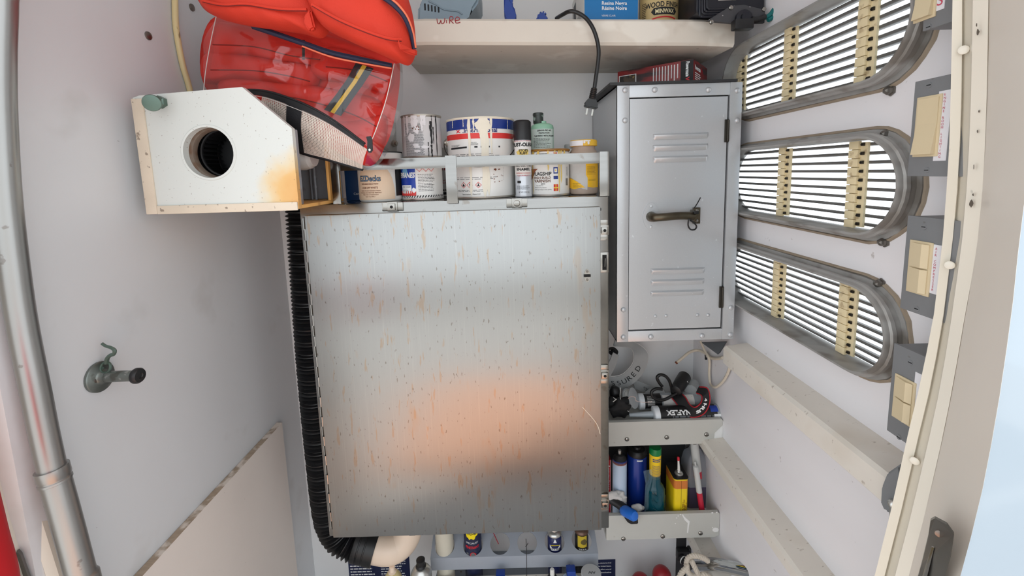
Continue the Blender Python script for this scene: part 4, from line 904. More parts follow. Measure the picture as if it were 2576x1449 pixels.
o_ = [P(x, y, .838) for x, y in ((921, 344), (932, 342), (936, 352), (937, 378), (933, 384), (927, 384), (923, 378), (924, 356))]; m.prism(o_, (0, .003, 0)); zp = obj('zip_pull', m, m_piping, bag, smooth=False)
c = P(930, 377, .837); m = MB(); m.lathe(c, (0, -1, 0), [(.0026, 0), (.0022, .001)], 12); obj('zip_pull_eyelet', m, m_tin, zp)
m = MB(); m.tube(spline([P(*q) for q in ((636, 66, .862), (690, 84, .862), (760, 108, .858), (830, 132, .855), (900, 148, .852), (985, 166, .848))], 8), .0052, 8); obj('top_zip', m, m_navy, bag)
m = MB(); m.tube(spline([P(*q) for q in ((760, 116, .850), (830, 142, .847), (900, 157, .844), (985, 172, .842))], 8), .0016, 6); obj('top_piping', m, M('piping_orange', (232, 120, 86), 0.6), bag)

# ================================================================== loose vests on top of the bag
v1 = thing('life_vest', 'orange-red life vest lying flat on the bag, its edge fold toward the cream cable', 'life vest', P(640, 80, .88))
pillow('cushion', [(485, -60, .86), (505, 12, .855), (548, 44, .845), (610, 62, .84), (690, 74, .835), (760, 84, .835), (812, 96, .835), (830, 60, .835), (800, 0, .83), (770, -70, .83), (620, -90, .84)], .082, m_org, v1, seed=11, wr=.007)
m = MB(); m.tube(spline([P(*q) for q in ((510, 2, .815), (560, 12, .803), (620, 10, .797), (700, 22, .793), (772, 24, .793))], 8), .0028, 8); obj('seam_fold', m, m_org, v1)
m = MB(); m.tube(spline([P(*q) for q in ((510, 5, .813), (560, 15, .801), (620, 14, .795), (700, 26, .791), (772, 28, .791))], 8), .0009, 6); obj('seam', m, m_seam, v1)
m = MB(); m.prism([P(*q) for q in ((762, 46, .790), (768, 30, .79), (780, 22, .79), (792, 70, .79), (778, 78, .79), (764, 62, .79))], (0, .012, 0)); bmesh.ops.bevel(m.bm, geom=m.bm.edges[:], offset=.003, segments=2, affect='EDGES'); obj('corner_tuck', m, m_org, v1)
v2 = thing('life_vest', 'orange-red life vest with navy edge zip overhanging the shelf end', 'life vest', P(930, 150, .86))
pillow('cushion', [(768, -50, .80), (778, 12, .80), (815, 68, .80), (880, 104, .80), (950, 134, .80), (1004, 158, .805), (1032, 163, .81), (1046, 128, .815), (1042, 60, .82), (1028, 0, .825), (1000, -60, .825), (880, -80, .81)], .095, m_org, v2, seed=21, wr=.008)
m = MB(); m.tube(spline([P(*q) for q in ((785, 12, .757), (850, 48, .752), (920, 78, .752), (975, 96, .755), (1010, 100, .765))], 8), .0030, 8); obj('seam_fold', m, m_org, v2)
m = MB(); m.tube(spline([P(*q) for q in ((785, 15, .755), (850, 52, .750), (920, 82, .750), (975, 100, .753), (1010, 104, .763))], 8), .0009, 6); obj('seam', m, m_seam, v2)
m = MB(); m.tube(spline([P(*q) for q in ((960, -10, .764), (990, 12, .766), (1016, 40, .774), (1034, 80, .79), (1042, 122, .805))], 8), .0045, 8); obj('edge_zip', m, m_navy, v2)
m = MB(); m.tube(spline([P(*q) for q in ((972, -12, .762), (1002, 12, .764), (1026, 45, .775), (1040, 85, .79), (1046, 120, .80))], 8), .0018, 8); obj('edge_piping', m, MATS['piping_orange'], v2)
m = MB(); m.prism([P(*q) for q in ((1000, 94, .756), (1006, 112, .754), (1038, 128, .77), (1048, 122, .78), (1046, 140, .78), (1020, 132, .765), (1002, 120, .752))], (0, .010, 0)); bmesh.ops.bevel(m.bm, geom=m.bm.edges[:], offset=.0025, segments=2, affect='EDGES'); obj('corner_tuck', m, m_org, v2)
# ================================================================== cans along the cabinet top
CT = CZ1 + .0006
def spot(xl_, xr_, Y):
    a, b = P(xl_, 460, Y), P(xr_, 460, Y); return (a.x + b.x)/2, (b.x - a.x)/2
def zat(x, y, Y): return P(x, y, Y).z
m_canw = M('label_white', (228, 226, 222), 0.42, var=0.03, scale=20)
m_tinl = M('tin_rim_dirty', (182, 176, 166), 0.35, metal=0.6, var=0.2, scale=50)
m_paint = M('paint_drip_cream', (226, 218, 200), 0.35, var=0.05, scale=60)
m_paintw = M('paint_drip_white', (226, 224, 226), 0.35, var=0.06, scale=60)
m_navyp = M('label_navy', (26, 52, 130), 0.4); m_bluel = M('label_blue', (24, 60, 160), 0.38)
m_redl = M('label_red', (214, 56, 52), 0.45); m_inkr = MATS['ink_red']; m_brn = M('rust_brown', (112, 54, 24), 0.7)
m_tanl = M('label_tan_pale', (226, 200, 172), 0.5, var=0.03, scale=20)
m_plw = M('plastic_white', (224, 224, 220), 0.4)

# -- large white paint tin with blue and red bands
Y = 1.092; cx, R = spot(1131, 1296, Y); H = zat(1213, 304, Y) - CT
g = thing('paint_tin', 'large dripping white paint tin with blue top band and red stripe', 'paint can', (cx, Y, CT))
m = MB(); can_body(m, cx, Y, CT, R, H, 64); obj('tin', m, m_tinl, g)
m = MB(); cylpatch(m, cx, Y, CT, R, -1.6, 1.6, .005, H - .006, .0003, 40); obj('label', m, m_canw, g)
zf = lambda y: zat(1213, y, Y - R) - CT
m = MB(); cylpatch(m, cx, Y, CT, R, -1.6, 1.6, zf(323), zf(298) + .003, .0006, 40); obj('blue_band', m, m_navyp, g)
m = MB(); cylpatch(m, cx, Y, CT, R, -1.6, 1.6, zf(348), zf(334), .0006, 40); obj('red_band', m, m_redl, g)
cm = cylmap(cx, Y, CT, R, .0009)
m = MB(); write(m, '.International', .0098, cm, .004, zf(332), bold=.022, maxw=.083); obj('brand_lettering', m, M('ink_navy', (26, 36, 100), 0.5), g, smooth=False)
m = MB(); 
for s in (-1, 1): poly(m, cm, [(-.052 - s*.0055, zf(332)), (-.052 - s*.0055 + .004, zf(332)), (-.049 + s*.0050, zf(323) - .0006), (-.049 + s*.0050 - .004, zf(323) - .0006)])
obj('brand_cross', m, M('ink_brand_red', (214, 40, 60), 0.5), g, smooth=False)
m = MB(); poly(m, cm, [(-.079, zf(373)), (-.028, zf(371.5)), (-.028, zf(367)), (-.079, zf(368.5))]); rect(m, cm, -.010, .012, zf(371), zf(367)); rect(m, cm, .022, .052, zf(371), zf(367))
lines(m, cm, -.077, -.045, zf(367), zf(361), 2, .3, 2); lines(m, cm, -.022, .0, zf(365), zf(356), 3, .3, 3); lines(m, cm, -.075, .055, zf(397), zf(385), 3, .25, 4); lines(m, cm, -.070, .05, zf(452), zf(444), 2, .25, 6); lines(m, cm, -.066, .02, zf(483), zf(476), 2, .25, 7); lines(m, cm, .06, .0605 + .0, zf(455), zf(420), 9, .6, 9)
write(m, 'International Paint LLC', .0036, cm, -.022, zf(490), maxw=.045); obj('small_print', m, m_ink, g, smooth=False)
for k, u in enumerate((-.041, -.025, -.004)):
    v = zf(465); m = MB(); s = .0075
    for a, b in (((-s, 0), (0, s)), ((0, s), (s, 0)), ((s, 0), (0, -s)), ((0, -s), (-s, 0))):
        i = .82; poly(m, cm, [(u + a[0], v + a[1]), (u + b[0], v + b[1]), (u + b[0]*i, v + b[1]*i), (u + a[0]*i, v + a[1]*i)])
    hz = obj('hazard_diamond', m, m_redl, g, smooth=False); m = MB()
    if k == 0: poly(m, cm, [(u - .0025, v - .003), (u + .0025, v - .003), (u + .003, v), (u + .001, v + .001), (u, v + .004), (u - .0025, v + .0005)])
    elif k == 1: rect(m, cm, u - .0008, u + .0008, v - .0008, v + .0035); rect(m, cm, u - .0008, u + .0008, v - .003, v - .0016)
    else: poly(m, cm, [(u - .0035, v - .003), (u + .0035, v - .003), (u + .001, v + .0005), (u + .0015, v + .003), (u, v + .004), (u - .0015, v + .003), (u - .001, v + .0005)])
    obj('hazard_symbol', m, m_ink, hz, smooth=False)
cd = cylmap(cx, Y, CT, R, .0013); m = MB()
for u, vb, w, sd in ((-.021, .004, .0055, 1), (.012, .002, .011, 2), (.006, zf(350), .006, 3), (.020, .006, .006, 4), (.030, zf(390), .004, 5), (-.068, zf(318), .0025, 6), (-.035, zf(318), .002, 7), (-.010, zf(330), .004, 8), (.078, zf(325), .002, 9)): drip(m, cd, u, H - .001, vb, w, sd)
blot(m, cd, .012, H - .018, .020, .016, 3)
obj('paint_drips', m, m_paint, g, smooth=False)
m = MB(); m.lathe((cx, Y, CT + H - .0045), (0, 0, 1), [(R + .0006, 0), (R + .0022, .002), (R + .0018, .0048), (R - .001, .0055)], 64, False, False); obj('painted_rim', m, m_paint, g)
m = MB(); rd = random.Random(3)
for k in range(12): blot(m, cd, rd.uniform(.025, .058), rd.uniform(zf(460), zf(422)), rd.uniform(.0006, .0018), rd.uniform(.0006, .0016), k)
blot(m, cd, .037, zf(427), .0035, .0022, 5); obj('rust_spots', m, m_brn, g, smooth=False)
for s in (-1, 1):
    ex = Vector((cx + s*R*.985, Y - .016, CT + H - .052)); m = MB(); m.lathe(ex, (s, -.25, 0), [(.010, -.002), (.010, .003), (.0065, .004), (.0055, .0075), (.002, .0085)], 18); obj('handle_ear', m, m_tinl, g)
m = MB(); pts = []
for i in range(25):
    t = PI*i/24; pts.append((cx - (R + .006)*math.cos(t), Y - .018 - (R*1.02 - .014)*math.sin(t)*.93, CT + H - .052 - .062*math.sin(t)))
m.tube(pts, .0013, 6); obj('wire_handle', m, m_clip, g)

# -- stacked pair: blue and white varnish tin below, paint-smeared tin above
Y = 1.062; cx, R = spot(1012, 1114, Y); H1 = zat(1063, 399, Y) - CT
g = thing('varnish_tin', 'blue and white varnish tin under the smeared tin', 'paint can', (cx, Y, CT))
m = MB(); can_body(m, cx, Y, CT, R, H1); obj('tin', m, m_tin, g)
zf = lambda y, Y=Y, R=R: zat(1063, y, Y - R) - CT
m = MB(); cylpatch(m, cx, Y, CT, R, -1.5, 1.5, .005, H1 - .006, .0003, 30); obj('label', m, m_canw, g)
m = MB(); cylpatch(m, cx, Y, CT, R, -1.5, -.12, .013, H1 - .006, .0006, 16); obj('blue_panel', m, m_bluel, g)
cm = cylmap(cx, Y, CT, R, .0009); cn = cylmap(cx, Y, CT, R, .0012); cn2 = cylmap(cx, Y, CT, R, .0015)
m = MB(); rect(m, cm, -1.5*R, -.12*R, zf(492), zf(480), 10); obj('red_band', m, m_redl, g, smooth=False)
m = MB(); blot(m, cm, -.036, zf(433), .010, .012, 4, 20); obj('globe_mark', m, M('label_skyblue', (110, 170, 214), 0.5), g, smooth=False)
m = MB(); rect(m, cm, -.052, -.017, zf(486), zf(465), 6); blot(m, cm, -.011, zf(478), .006, .006, 2); obj('white_patches', m, m_inkw, g, smooth=False)
m = MB(); write(m, 'EPIFANES', .0115, cn, -.034, zf(446), bold=.035, shear=.18, maxw=.052); obj('brand_lettering', m, m_inkw, g, smooth=False)
m = MB(); write(m, 'ubber varnish', .0036, cn, -.033, zf(471), shear=.15, maxw=.026); lines(m, cn, -.048, -.025, zf(484), zf(473), 3, .25, 3); lines(m, cm, .0, .040, zf(482), zf(437), 12, .28, 5)
for k in range(22):
    u = -.070 + k*.0064; poly(m, cm, [(u, zf(497)), (u + .0028, zf(497)), (u + .0055, zf(491.5)), (u + .0027, zf(491.5))])
obj('small_print', m, m_ink, g, smooth=False)
for u in (.004, .019, .032):
    v = zf(424); m = MB(); s = .0075
    for a, b in (((-s, 0), (0, s)), ((0, s), (s, 0)), ((s, 0), (0, -s)), ((0, -s), (-s, 0))): poly(m, cm, [(u + a[0], v + a[1]), (u + b[0], v + b[1]), (u + b[0]*.82, v + b[1]*.82), (u + a[0]*.82, v + a[1]*.82)])
    obj('hazard_diamond', m, m_redl, g, smooth=False)
Yu = 1.072; cx2, R2 = spot(1020, 1116, Yu); zb = CT + H1 + .0006; H2 = zat(1068, 293, Yu) - zb
g = thing('smeared_tin', 'paint-smeared silver-white tin stacked on the blue varnish tin', 'paint can', (cx2, Yu, zb))
m = MB(); can_body(m, cx2, Yu, zb, R2, H2); obj('tin', m, m_tinl, g)
m = MB(); cylpatch(m, cx2, Yu, zb, R2, -1.5, 1.5, .005, H2 - .006, .0003, 30); obj('label', m, M('label_grey_white', (206, 204, 204), 0.45, var=0.05, scale=30), g)
c1 = cylmap(cx2, Yu, zb, R2, .0006); m = MB(); lines(m, c1, -.034, .014, .006, H2 - .02, 30, .45, 21, gap=.06, ragged=.08); obj('small_print', m, m_inkg, g, smooth=False)
m = MB(); c2 = cylmap(cx2, Yu, zb, R2, .0009)
for u0, u1, v0, v1 in ((.029, .034, .03, .085), (.027, .031, .062, .076), (.036, .038, .03, .072), (.045, .0475, .0, .098), (.022, .024, .0, .036), (.029, .033, .0, .03), (.033, .0345, .07, .10)): drip(m, c2, (u0+u1)/2, v1, v0, (u1-u0), int(u0*1e4))
obj('black_streaks', m, m_ink, g, smooth=False)
c3 = cylmap(cx2, Yu, zb, R2, .0012); m = MB()
for u, vb, w, sd in ((-.036, .05, .005, 1), (-.026, .055, .005, 2), (-.012, .07, .006, 3), (-.004, .058, .010, 4), (.010, .06, .005, 5), (.016, .075, .006, 6)): drip(m, c3, u, H2 - .003, vb, w, sd)
blot(m, c3, -.016, .048, .010, .011, 7); blot(m, c3, -.002, .066, .005, .012, 8)
for k in range(5): blot(m, c3, random.Random(k).uniform(-.01, .018), random.Random(k+9).uniform(.004, .05), .008, .0035, k)
obj('paint_smears', m, m_paintw, g, smooth=False)
m = MB(); rd = random.Random(5)
for k in range(7): blot(m, c3, rd.uniform(-.012, .004), rd.uniform(.064, .074), .0016, .0014, k)
obj('rust_spots', m, m_brn, g, smooth=False)

# -- white tub with tan deck-paint label
Y = 1.058; cx, R = spot(904, 1012, Y); H = zat(958, 385, Y) - CT
g = thing('deck_paint_tub', 'white tub of deck paint with a rounded tan label', 'paint can', (cx, Y, CT))
m = MB(); m.lathe((cx, Y, CT), (0, 0, 1), [(R - .004, 0), (R - .002, .002), (R, .006), (R, .07), (R - .001, H - .016), (R + .002, H - .014), (R + .002, H - .002), (R, H), (R - .004, H), (R - .006, H - .004), (R - .02, H - .004)], 48); obj('tub', m, m_plw, g)
m = MB(); m.lathe((cx, Y, CT + H - .001), (0, 0, 1), [(R - .004, 0), (R + .0026, 0), (R + .0026, .0022), (R - .004, .0026)], 48); obj('lid_rim', m, m_blk, g)
m = MB(); cf = cylmap(cx, Y, CT, R, .0005); top = H - .030; pts = [(-.048, .005)] 
n = 20
for i in range(n):
    u0, u1 = -.050 + .098*i/n, -.050 + .098*(i+1)/n
    ar = lambda u: .006 + (top - .006) * math.sqrt(max(0, 1 - (abs(u + .001)/.0505)**3.2))
    m.face([m.v(cf(*q)) for q in ((u0, .005), (u1, .005), (u1, ar(u1)), (u0, ar(u0)))])
obj('label', m, m_tanl, g, smooth=False)
m = MB(); cylpatch(m, cx, Y, CT, R, .98, 1.5, .012, H - .03, .0007, 8); obj('dark_side_panel', m, m_ink, g)
zf = lambda y, Y=Y, R=R: zat(950, y, Y - R) - CT
cl = cylmap(cx, Y, CT, R, .0009); m = MB(); write(m, 'EZDecks', .0125, cl, -.012, zf(455), bold=.045, maxw=.055); obj('brand_shadow', m, m_ink, g, smooth=False)
cl2 = cylmap(cx, Y, CT, R, .0012); m = MB(); write(m, 'EZDecks', .0125, cl2, -.012, zf(455), bold=.0, maxw=.053); obj('brand_lettering', m, M('ink_steelblue', (110, 140, 170), 0.5), g, smooth=False)
m = MB(); write(m, 'NON-SKID DECK PAINT', .0032, cl, -.012, zf(464), bold=.02, maxw=.044); write(m, '3128 OFF WHITE', .0042, cl, -.012, zf(474), bold=.02, maxw=.040)
for k, s in enumerate(('SUPER-TOUGH NONSKID FINISH', 'DURABLE AND WEATHER RESISTANT', 'FREE AND UV RESISTANT', 'EASY TO APPLY')): write(m, '• ' + s, .0026, cl, -.012, zf(481 + k*5), bold=.01, maxw=(.052, .056, .042, .026)[k])
obj('label_lettering', m, m_brn, g, smooth=False)

# -- dark blue carton at the end, pail behind, further tin behind the strap
a, b = P(868, 460, 1.085), P(912, 460, 1.085); t = thing('dark_blue_carton', 'dark blue carton beside the tan deck paint tub', 'box', ((a.x+b.x)/2, 1.12, CT))
m = MB(); m.box((a.x, 1.085, CT), (b.x, 1.16, zat(880, 424, 1.085)), .001); obj('carton', m, M('carton_darkblue', (8, 56, 104), 0.5, var=0.05, scale=20), t)
m = MB(); write(m, 'Conf', .0055, planemap(P(898, 490, 1.085), (1, 0, 0), (0, 0, 1), .0006)); obj('lettering', m, m_inkw, t, smooth=False)
Y = 1.225; cx, R = spot(895, 1005, Y); t = thing('white_pail', 'plain white pail with a dark handle stud half hidden behind the bag', 'pail', (cx, Y, CT)); H = zat(960, 285, Y) - CT
m = MB(); m.lathe((cx, Y, CT), (0, 0, 1), [(R*.86, 0), (R*.88, .002), (R*.98, H - .02), (R, H - .018), (R, H), (R*.95, H), (R*.94, H - .004)], 40); obj('tub', m, m_plw, t)
m = MB(); m.lathe((cx + R*.95, Y - .02, zat(1010, 362, Y)), (1, -.5, 0), [(.009, -.002), (.009, .005), (.005, .006), (.0045, .010)], 16); obj('handle_stud', m, m_tinl, t)
Y = 1.195; cx, R = spot(1085, 1165, Y); t = thing('solvent_tin', 'white tin with red lettering hidden behind the rail bracket', 'can', (cx, Y, CT))
H = .13; m = MB(); can_body(m, cx, Y, CT, R, H); obj('tin', m, m_canw, t)
cm = cylmap(cx, Y, CT, R, .0006); m = MB(); write(m, 'STR', .010, cm, -.004, zat(1122, 428, Y-R) - CT, bold=.03); write(m, 'COATED', .0045, cm, .0, zat(1122, 456, Y-R) - CT); write(m, 'HARD', .0045, cm, .0, zat(1122, 462, Y-R) - CT); obj('red_lettering', m, m_inkr, t, smooth=False)
m = MB(); write(m, 'FLAMMABLE', .006, cm, -.006, zat(1122, 481, Y-R) - CT, bold=.02, maxw=.05); rect(m, cm, -.05, .05, .006, .012, 12); obj('black_lettering', m, m_ink, t, smooth=False)

# -- spray can with black cap
Y = 1.040; cx, R = spot(1296, 1338, Y); g = thing('spray_paint', 'white spray paint can with tall black cap behind the rail', 'spray can', (cx, Y, CT)); zs = lambda y: zat(1315, y, Y) - CT
hb_ = zs(351); m = MB(); m.lathe((cx, Y, CT), (0, 0, 1), [(R - .003, 0), (R, .001), (R + .0006, .003), (R - .0004, .005), (R - .0004, hb_ - .002), (R - .003, hb_)], 32); obj('body', m, M('spray_silverwhite', (206, 210, 216), 0.28, metal=0.3), g)
m = MB(); m.lathe((cx, Y, CT + hb_ - .002), (0, 0, 1), [(R + .001, 0), (R + .001, zs(306) - hb_), (R - .001, zs(303) - hb_), (R - .004, zs(301) - hb_)], 32); obj('cap', m, m_blk, g)
cm = cylmap(cx, Y, CT, R, .0008); m = MB(); cylpatch(m, cx, Y, CT, R, -1.3, 1.3, zs(440), hb_ - .004, .0003); obj('label', m, m_canw, g)
m = MB(); write(m, 'RUST-OLEUM', .0078, cm, .002, zs(369), bold=.05, maxw=.060); write(m, 'STOPS', .0052, cm, .001, zs(382), bold=.04); write(m, 'RUST', .0052, cm, .001, zs(389), bold=.04); write(m, 'PROTECTIVE', .0042, cm, 0, zs(420), bold=.02, maxw=.042); write(m, 'ENAMEL', .0060, cm, 0, zs(429), bold=.03, maxw=.034); rect(m, cm, -.016, -.007, zs(460), zs(454), 3); lines(m, cm, -.018, .018, zs(476), zs(466), 4, .3, 2); write(m, 'NET WT 12 OZ 340g', .003, cm, 0, zs(484), maxw=.026); obj('label_lettering', m, m_ink, g, smooth=False)
m = MB(); write(m, 'TRUSTED QUALITY SINCE 1921', .0024, cm, 0, zs(357), maxw=.05); write(m, 'SUPERIOR COVERAGE', .0030, cm, 0, zs(437), maxw=.038); write(m, '& DURABILITY', .0030, cm, 0, zs(443), maxw=.030); obj('red_lettering', m, m_inkr, g, smooth=False)
m = MB(); blot(m, cylmap(cx, Y, CT, R, .0005), 0, zs(384), .016, .0085, 4, 24); obj('yellow_badge', m, M('label_gold', (232, 206, 110), 0.5), g, smooth=False)

# -- pale green polish bottle behind
Y = 1.15; a, b = P(1337, 400, Y), P(1394, 400, Y); cx = (a.x+b.x)/2; w = (b.x-a.x)/2; zs = lambda y: zat(1365, y, Y) - CT
g = thing('polish_bottle', 'pale green metal polish bottle with a taped dark cap', 'bottle', (cx, Y, CT))
m_green = M('bottle_green', (156, 206, 178), 0.3, var=0.04, scale=20); hs_ = zs(311); dp = .022
def oval(m, c, prof, seg=40):
    rs = [m.ring((c[0], c[1], c[2] + t), (0, 0, 1), rx, seg, ry=ry) for rx, ry, t in prof]
    for p, q in zip(rs, rs[1:]): m.bridge(p, q)
    m.face(rs[0][::-1]); m.face(rs[-1])
m = MB(); oval(m, (cx, Y, CT), [(w - .003, dp - .003, 0), (w, dp, .004), (w, dp, hs_ - .012), (w*.93, dp*.95, hs_ - .005), (w*.7, dp*.8, hs_ - .001), (.011, .011, hs_ + .001), (.011, .011, hs_ + .006)]); obj('body', m, m_green, g)
ccx = P(1354, 300, Y).x; m = MB(); m.lathe((ccx, Y, CT + hs_), (0, 0, 1), [(.0125, 0), (.0135, .002), (.0135, zs(286) - hs_), (.0125, zs(284) - hs_)], 20); m.lathe((ccx, Y, CT + hs_ + .020), (0, 0, 1), [(.0142, 0), (.0142, .006)], 20); obj('taped_cap', m, M('cap_taped', (58, 66, 62), 0.35, var=0.5, scale=60, spots=[((170, 190, 180), 60, 0.6, 0.05, 0.8, U1)]), g)
fl = lambda u, v: Vector((cx + u, Y - dp*math.sqrt(max(0, 1 - (u/w)**2)) - .0006, CT + v))
m = MB(); rect(m, fl, -w*.96, w*.97, .01, zs(326), 14, 1); obj('label', m, M('label_mint', (214, 228, 220), 0.4), g)
fl2 = lambda u, v: fl(u, v) + Vector((0, -.0007, 0)); m = MB()
for s, y, h_, mw in (('ZEPHYR PRO 40', 332, .0038, .036), ('PERFECTION', 338, .0034, .028), ('THE PERFECT METAL POLISH', 345, .0034, .050)): write(m, s, h_, fl2, .003, zs(y), bold=.03, maxw=mw)
lines(m, fl2, -.024, .022, zs(373), zs(348), 8, .3, 4, ragged=.35); obj('label_lettering', m, m_ink, g, smooth=False)

# -- varnish tin with stained yellow rim
Y = 1.075; cx, R = spot(1331, 1432, Y); H = zat(1381, 378, Y) - CT; g = thing('flagship_tin', 'white varnish tin with amber dripped rim and signal flags', 'paint can', (cx, Y, CT)); zs = lambda y: zat(1381, y, Y - R) - CT
m = MB(); can_body(m, cx, Y, CT, R, H); obj('tin', m, m_tin, g)
m = MB(); cylpatch(m, cx, Y, CT, R, -1.5, 1.5, .005, H - .006, .0003, 30); obj('label', m, m_canw, g)
m_amb = M('varnish_amber', (150, 104, 36), 0.25, var=0.3, scale=80)
m = MB(); m.lathe((cx, Y, CT + H - .004), (0, 0, 1), [(R + .0008, 0), (R + .0026, .002), (R + .0022, .005), (R - .003, .006)], 48, False, False); obj('varnished_rim', m, m_amb, g)
cm = cylmap(cx, Y, CT, R, .0006); c2 = cylmap(cx, Y, CT, R, .0010); c3 = cylmap(cx, Y, CT, R, .0014)
m = MB(); write(m, 'PETTIT', .0065, cm, -.022, zs(393), bold=.03, maxw=.030); write(m, 'FLAGSHIP', .0082, cm, -.022, zs(441), bold=.03, maxw=.046); write(m, '2015', .0036, cm, -.019, zs(464), bold=.02); write(m, 'Non amber hue', .0026, cm, -.028, zs(468), maxw=.018); write(m, 'Maximum UV protection', .0026, cm, -.026, zs(473), maxw=.030); write(m, 'Build up multiple coats quickly', .0026, cm, -.020, zs(478), maxw=.042); lines(m, cm, .043, .052, zs(443), zs(420), 12, .3, 3); obj('label_lettering', m, m_ink, g, smooth=False)
m = MB(); write(m, 'HIGH BUILD', .0052, cm, -.022, zs(449.5), bold=.03, maxw=.044); write(m, 'VARNISH', .0068, cm, -.022, zs(458.5), bold=.03, maxw=.042); obj('brown_lettering', m, M('ink_brown', (96, 56, 30), 0.5), g, smooth=False)
m = MB(); poly(m, cm, [(-.062, zs(424)), (-.032, zs(424)), (-.036, zs(427)), (-.041, zs(432)), (-.048, zs(446)), (-.062, zs(462))]); obj('brown_swoosh', m, M('label_brown', (150, 90, 64), 0.5), g, smooth=False)
# signal flags, each its own patch
m_fr = M('flag_red', (206, 44, 40), 0.5); m_fy = M('flag_yellow', (240, 200, 60), 0.5)
m = MB(); rect(m, cm, .006, .017, zs(437), zs(421)); f1 = obj('signal_flag', m, m_navyp, g, smooth=False)
m = MB(); rect(m, c2, .008, .015, zs(434), zs(424)); obj('flag_centre', m, m_inkw, f1, smooth=False)
m = MB(); rect(m, c3, .010, .0125, zs(431), zs(427)); obj('flag_emblem', m, m_fy, f1, smooth=False)
m = MB(); poly(m, cm, [(.006, zs(451)), (.017, zs(451)), (.017, zs(443)), (.0115, zs(448)), (.006, zs(443))]); obj('signal_flag', m, m_navyp, g, smooth=False)
m = MB(); rect(m, cm, .006, .017, zs(481), zs(464)); f2_ = obj('signal_flag', m, m_fr, g, smooth=False)
m = MB(); rect(m, c2, .0105, .0125, zs(481), zs(464)); rect(m, c2, .006, .017, zs(474), zs(471)); obj('flag_cross', m, m_fy, f2_, smooth=False)
m = MB(); poly(m, cm, [(.006, zs(384)), (.016, zs(384)), (.012, zs(392))]); obj('signal_flag', m, m_fr, g, smooth=False)
m = MB(); 
for k in range(9): rect(m, c2, .0405 + k*.0011, .0405 + k*.0011 + (.0004, .0007)[k % 2], zs(468), zs(450))
obj('barcode', m, m_ink, g, smooth=False)
m = MB()
for u, vb, w_, sd in ((.020, .008, .003, 1), (.026, .03, .003, 2), (-.006, zs(430), .003, 3), (-.045, zs(395), .006, 4), (-.03, zs(390), .005, 5), (.036, zs(392), .006, 6), (.010, zs(390), .003, 7), (-.047, .004, .0018, 8)): drip(m, c3, u, H - .002, vb, w_, sd)
obj('amber_drips', m, M('varnish_drip', (226, 196, 110), 0.25), g, smooth=False)

# -- jar with yellow lid and torn yellow label
Y = 1.070; cx, R = spot(1433, 1503, Y); g = thing('yellow_lid_jar', 'brown-filled plastic jar with paint-splashed yellow lid and torn label', 'jar', (cx, Y, CT)); zs = lambda y: zat(1468, y, Y - R) - CT
zn = zat(1468, 376, Y) - CT; zl_ = zat(1468, 369, Y) - CT; zt_ = zat(1468, 353, Y) - CT
m = MB(); m.lathe((cx, Y, CT), (0, 0, 1), [(R - .005, 0), (R - .001, .003), (R, .008), (R, zn - .012), (R - .002, zn - .006), (R - .006, zn), (R - .0065, zl_ + .002), (R - .0065, zl_ + .006)], 40); obj('jar', m, M('jar_brown', (168, 150, 136), 0.25, var=0.08, scale=20), g)
m = MB(); m.lathe((cx, Y, CT + zl_), (0, 0, 1), [(R - .004, 0), (R - .001, .001), (R - .001, zt_ - zl_ - .003), (R - .003, zt_ - zl_), (R - .01, zt_ - zl_ + .0004)], 40); ld = obj('lid', m, M('lid_yellow', (226, 178, 48), 0.4, var=0.1, scale=30), g)
cm = cylmap(cx, Y, CT, R - .001, .0005); m = MB(); rect(m, cm, -.050, -.006, zl_ + .001, zt_ - .002, 14); drip(m, cm, -.003, zt_ - .002, zl_ + .006, .004, 2); drip(m, cm, .007, zt_ - .002, zl_ + .003, .004, 3); rect(m, cm, -.004, .012, zt_ - .005, zt_ - .002, 5); obj('white_paint', m, m_paintw, ld, smooth=False)
cm = cylmap(cx, Y, CT, R, .0005); m_ly = M('label_yellow', (238, 184, 30), 0.45)
m = MB(); poly(m, cm, [(.000, zs(420)), (.0, zs(440)), (.004, zs(448)), (.004, zs(470)), (.018, zs(473)), (.036, zs(472)), (.050, zs(474)), (.050, zs(450)), (.050, zs(400)), (.03, zs(400)), (.0, zs(400))]); obj('label', m, m_ly, g, smooth=False)
m = MB(); poly(m, cm, [(-.050, zs(447)), (-.036, zs(450)), (-.022, zs(456)), (-.010, zs(465)), (-.002, zs(472)), (-.012, zs(472)), (-.03, zs(476)), (-.050, zs(473))]); obj('label_piece', m, m_ly, g, smooth=False)
m = MB(); poly(m, cylmap(cx, Y, CT, R, .0003), [(-.050, zs(400)), (0, zs(400)), (.0, zs(440)), (.005, zs(450)), (.003, zs(478)), (-.01, zs(474)), (-.02, zs(457)), (-.036, zs(449)), (-.050, zs(446))]); obj('torn_paper', m, M('torn_paper', (196, 192, 188), 0.7, var=0.1, scale=50), g, smooth=False)
c2 = cylmap(cx, Y, CT, R, .0009); m = MB(); lines(m, c2, .003, .028, zs(440), zs(418), 7, .25, 3); lines(m, c2, .006, .028, zs(456), zs(450), 2, .25, 4); lines(m, c2, -.034, -.010, zs(472), zs(459), 5, .3, 5, ragged=.5); obj('small_print', m, M('ink_olive', (110, 84, 20), 0.6), g, smooth=False)
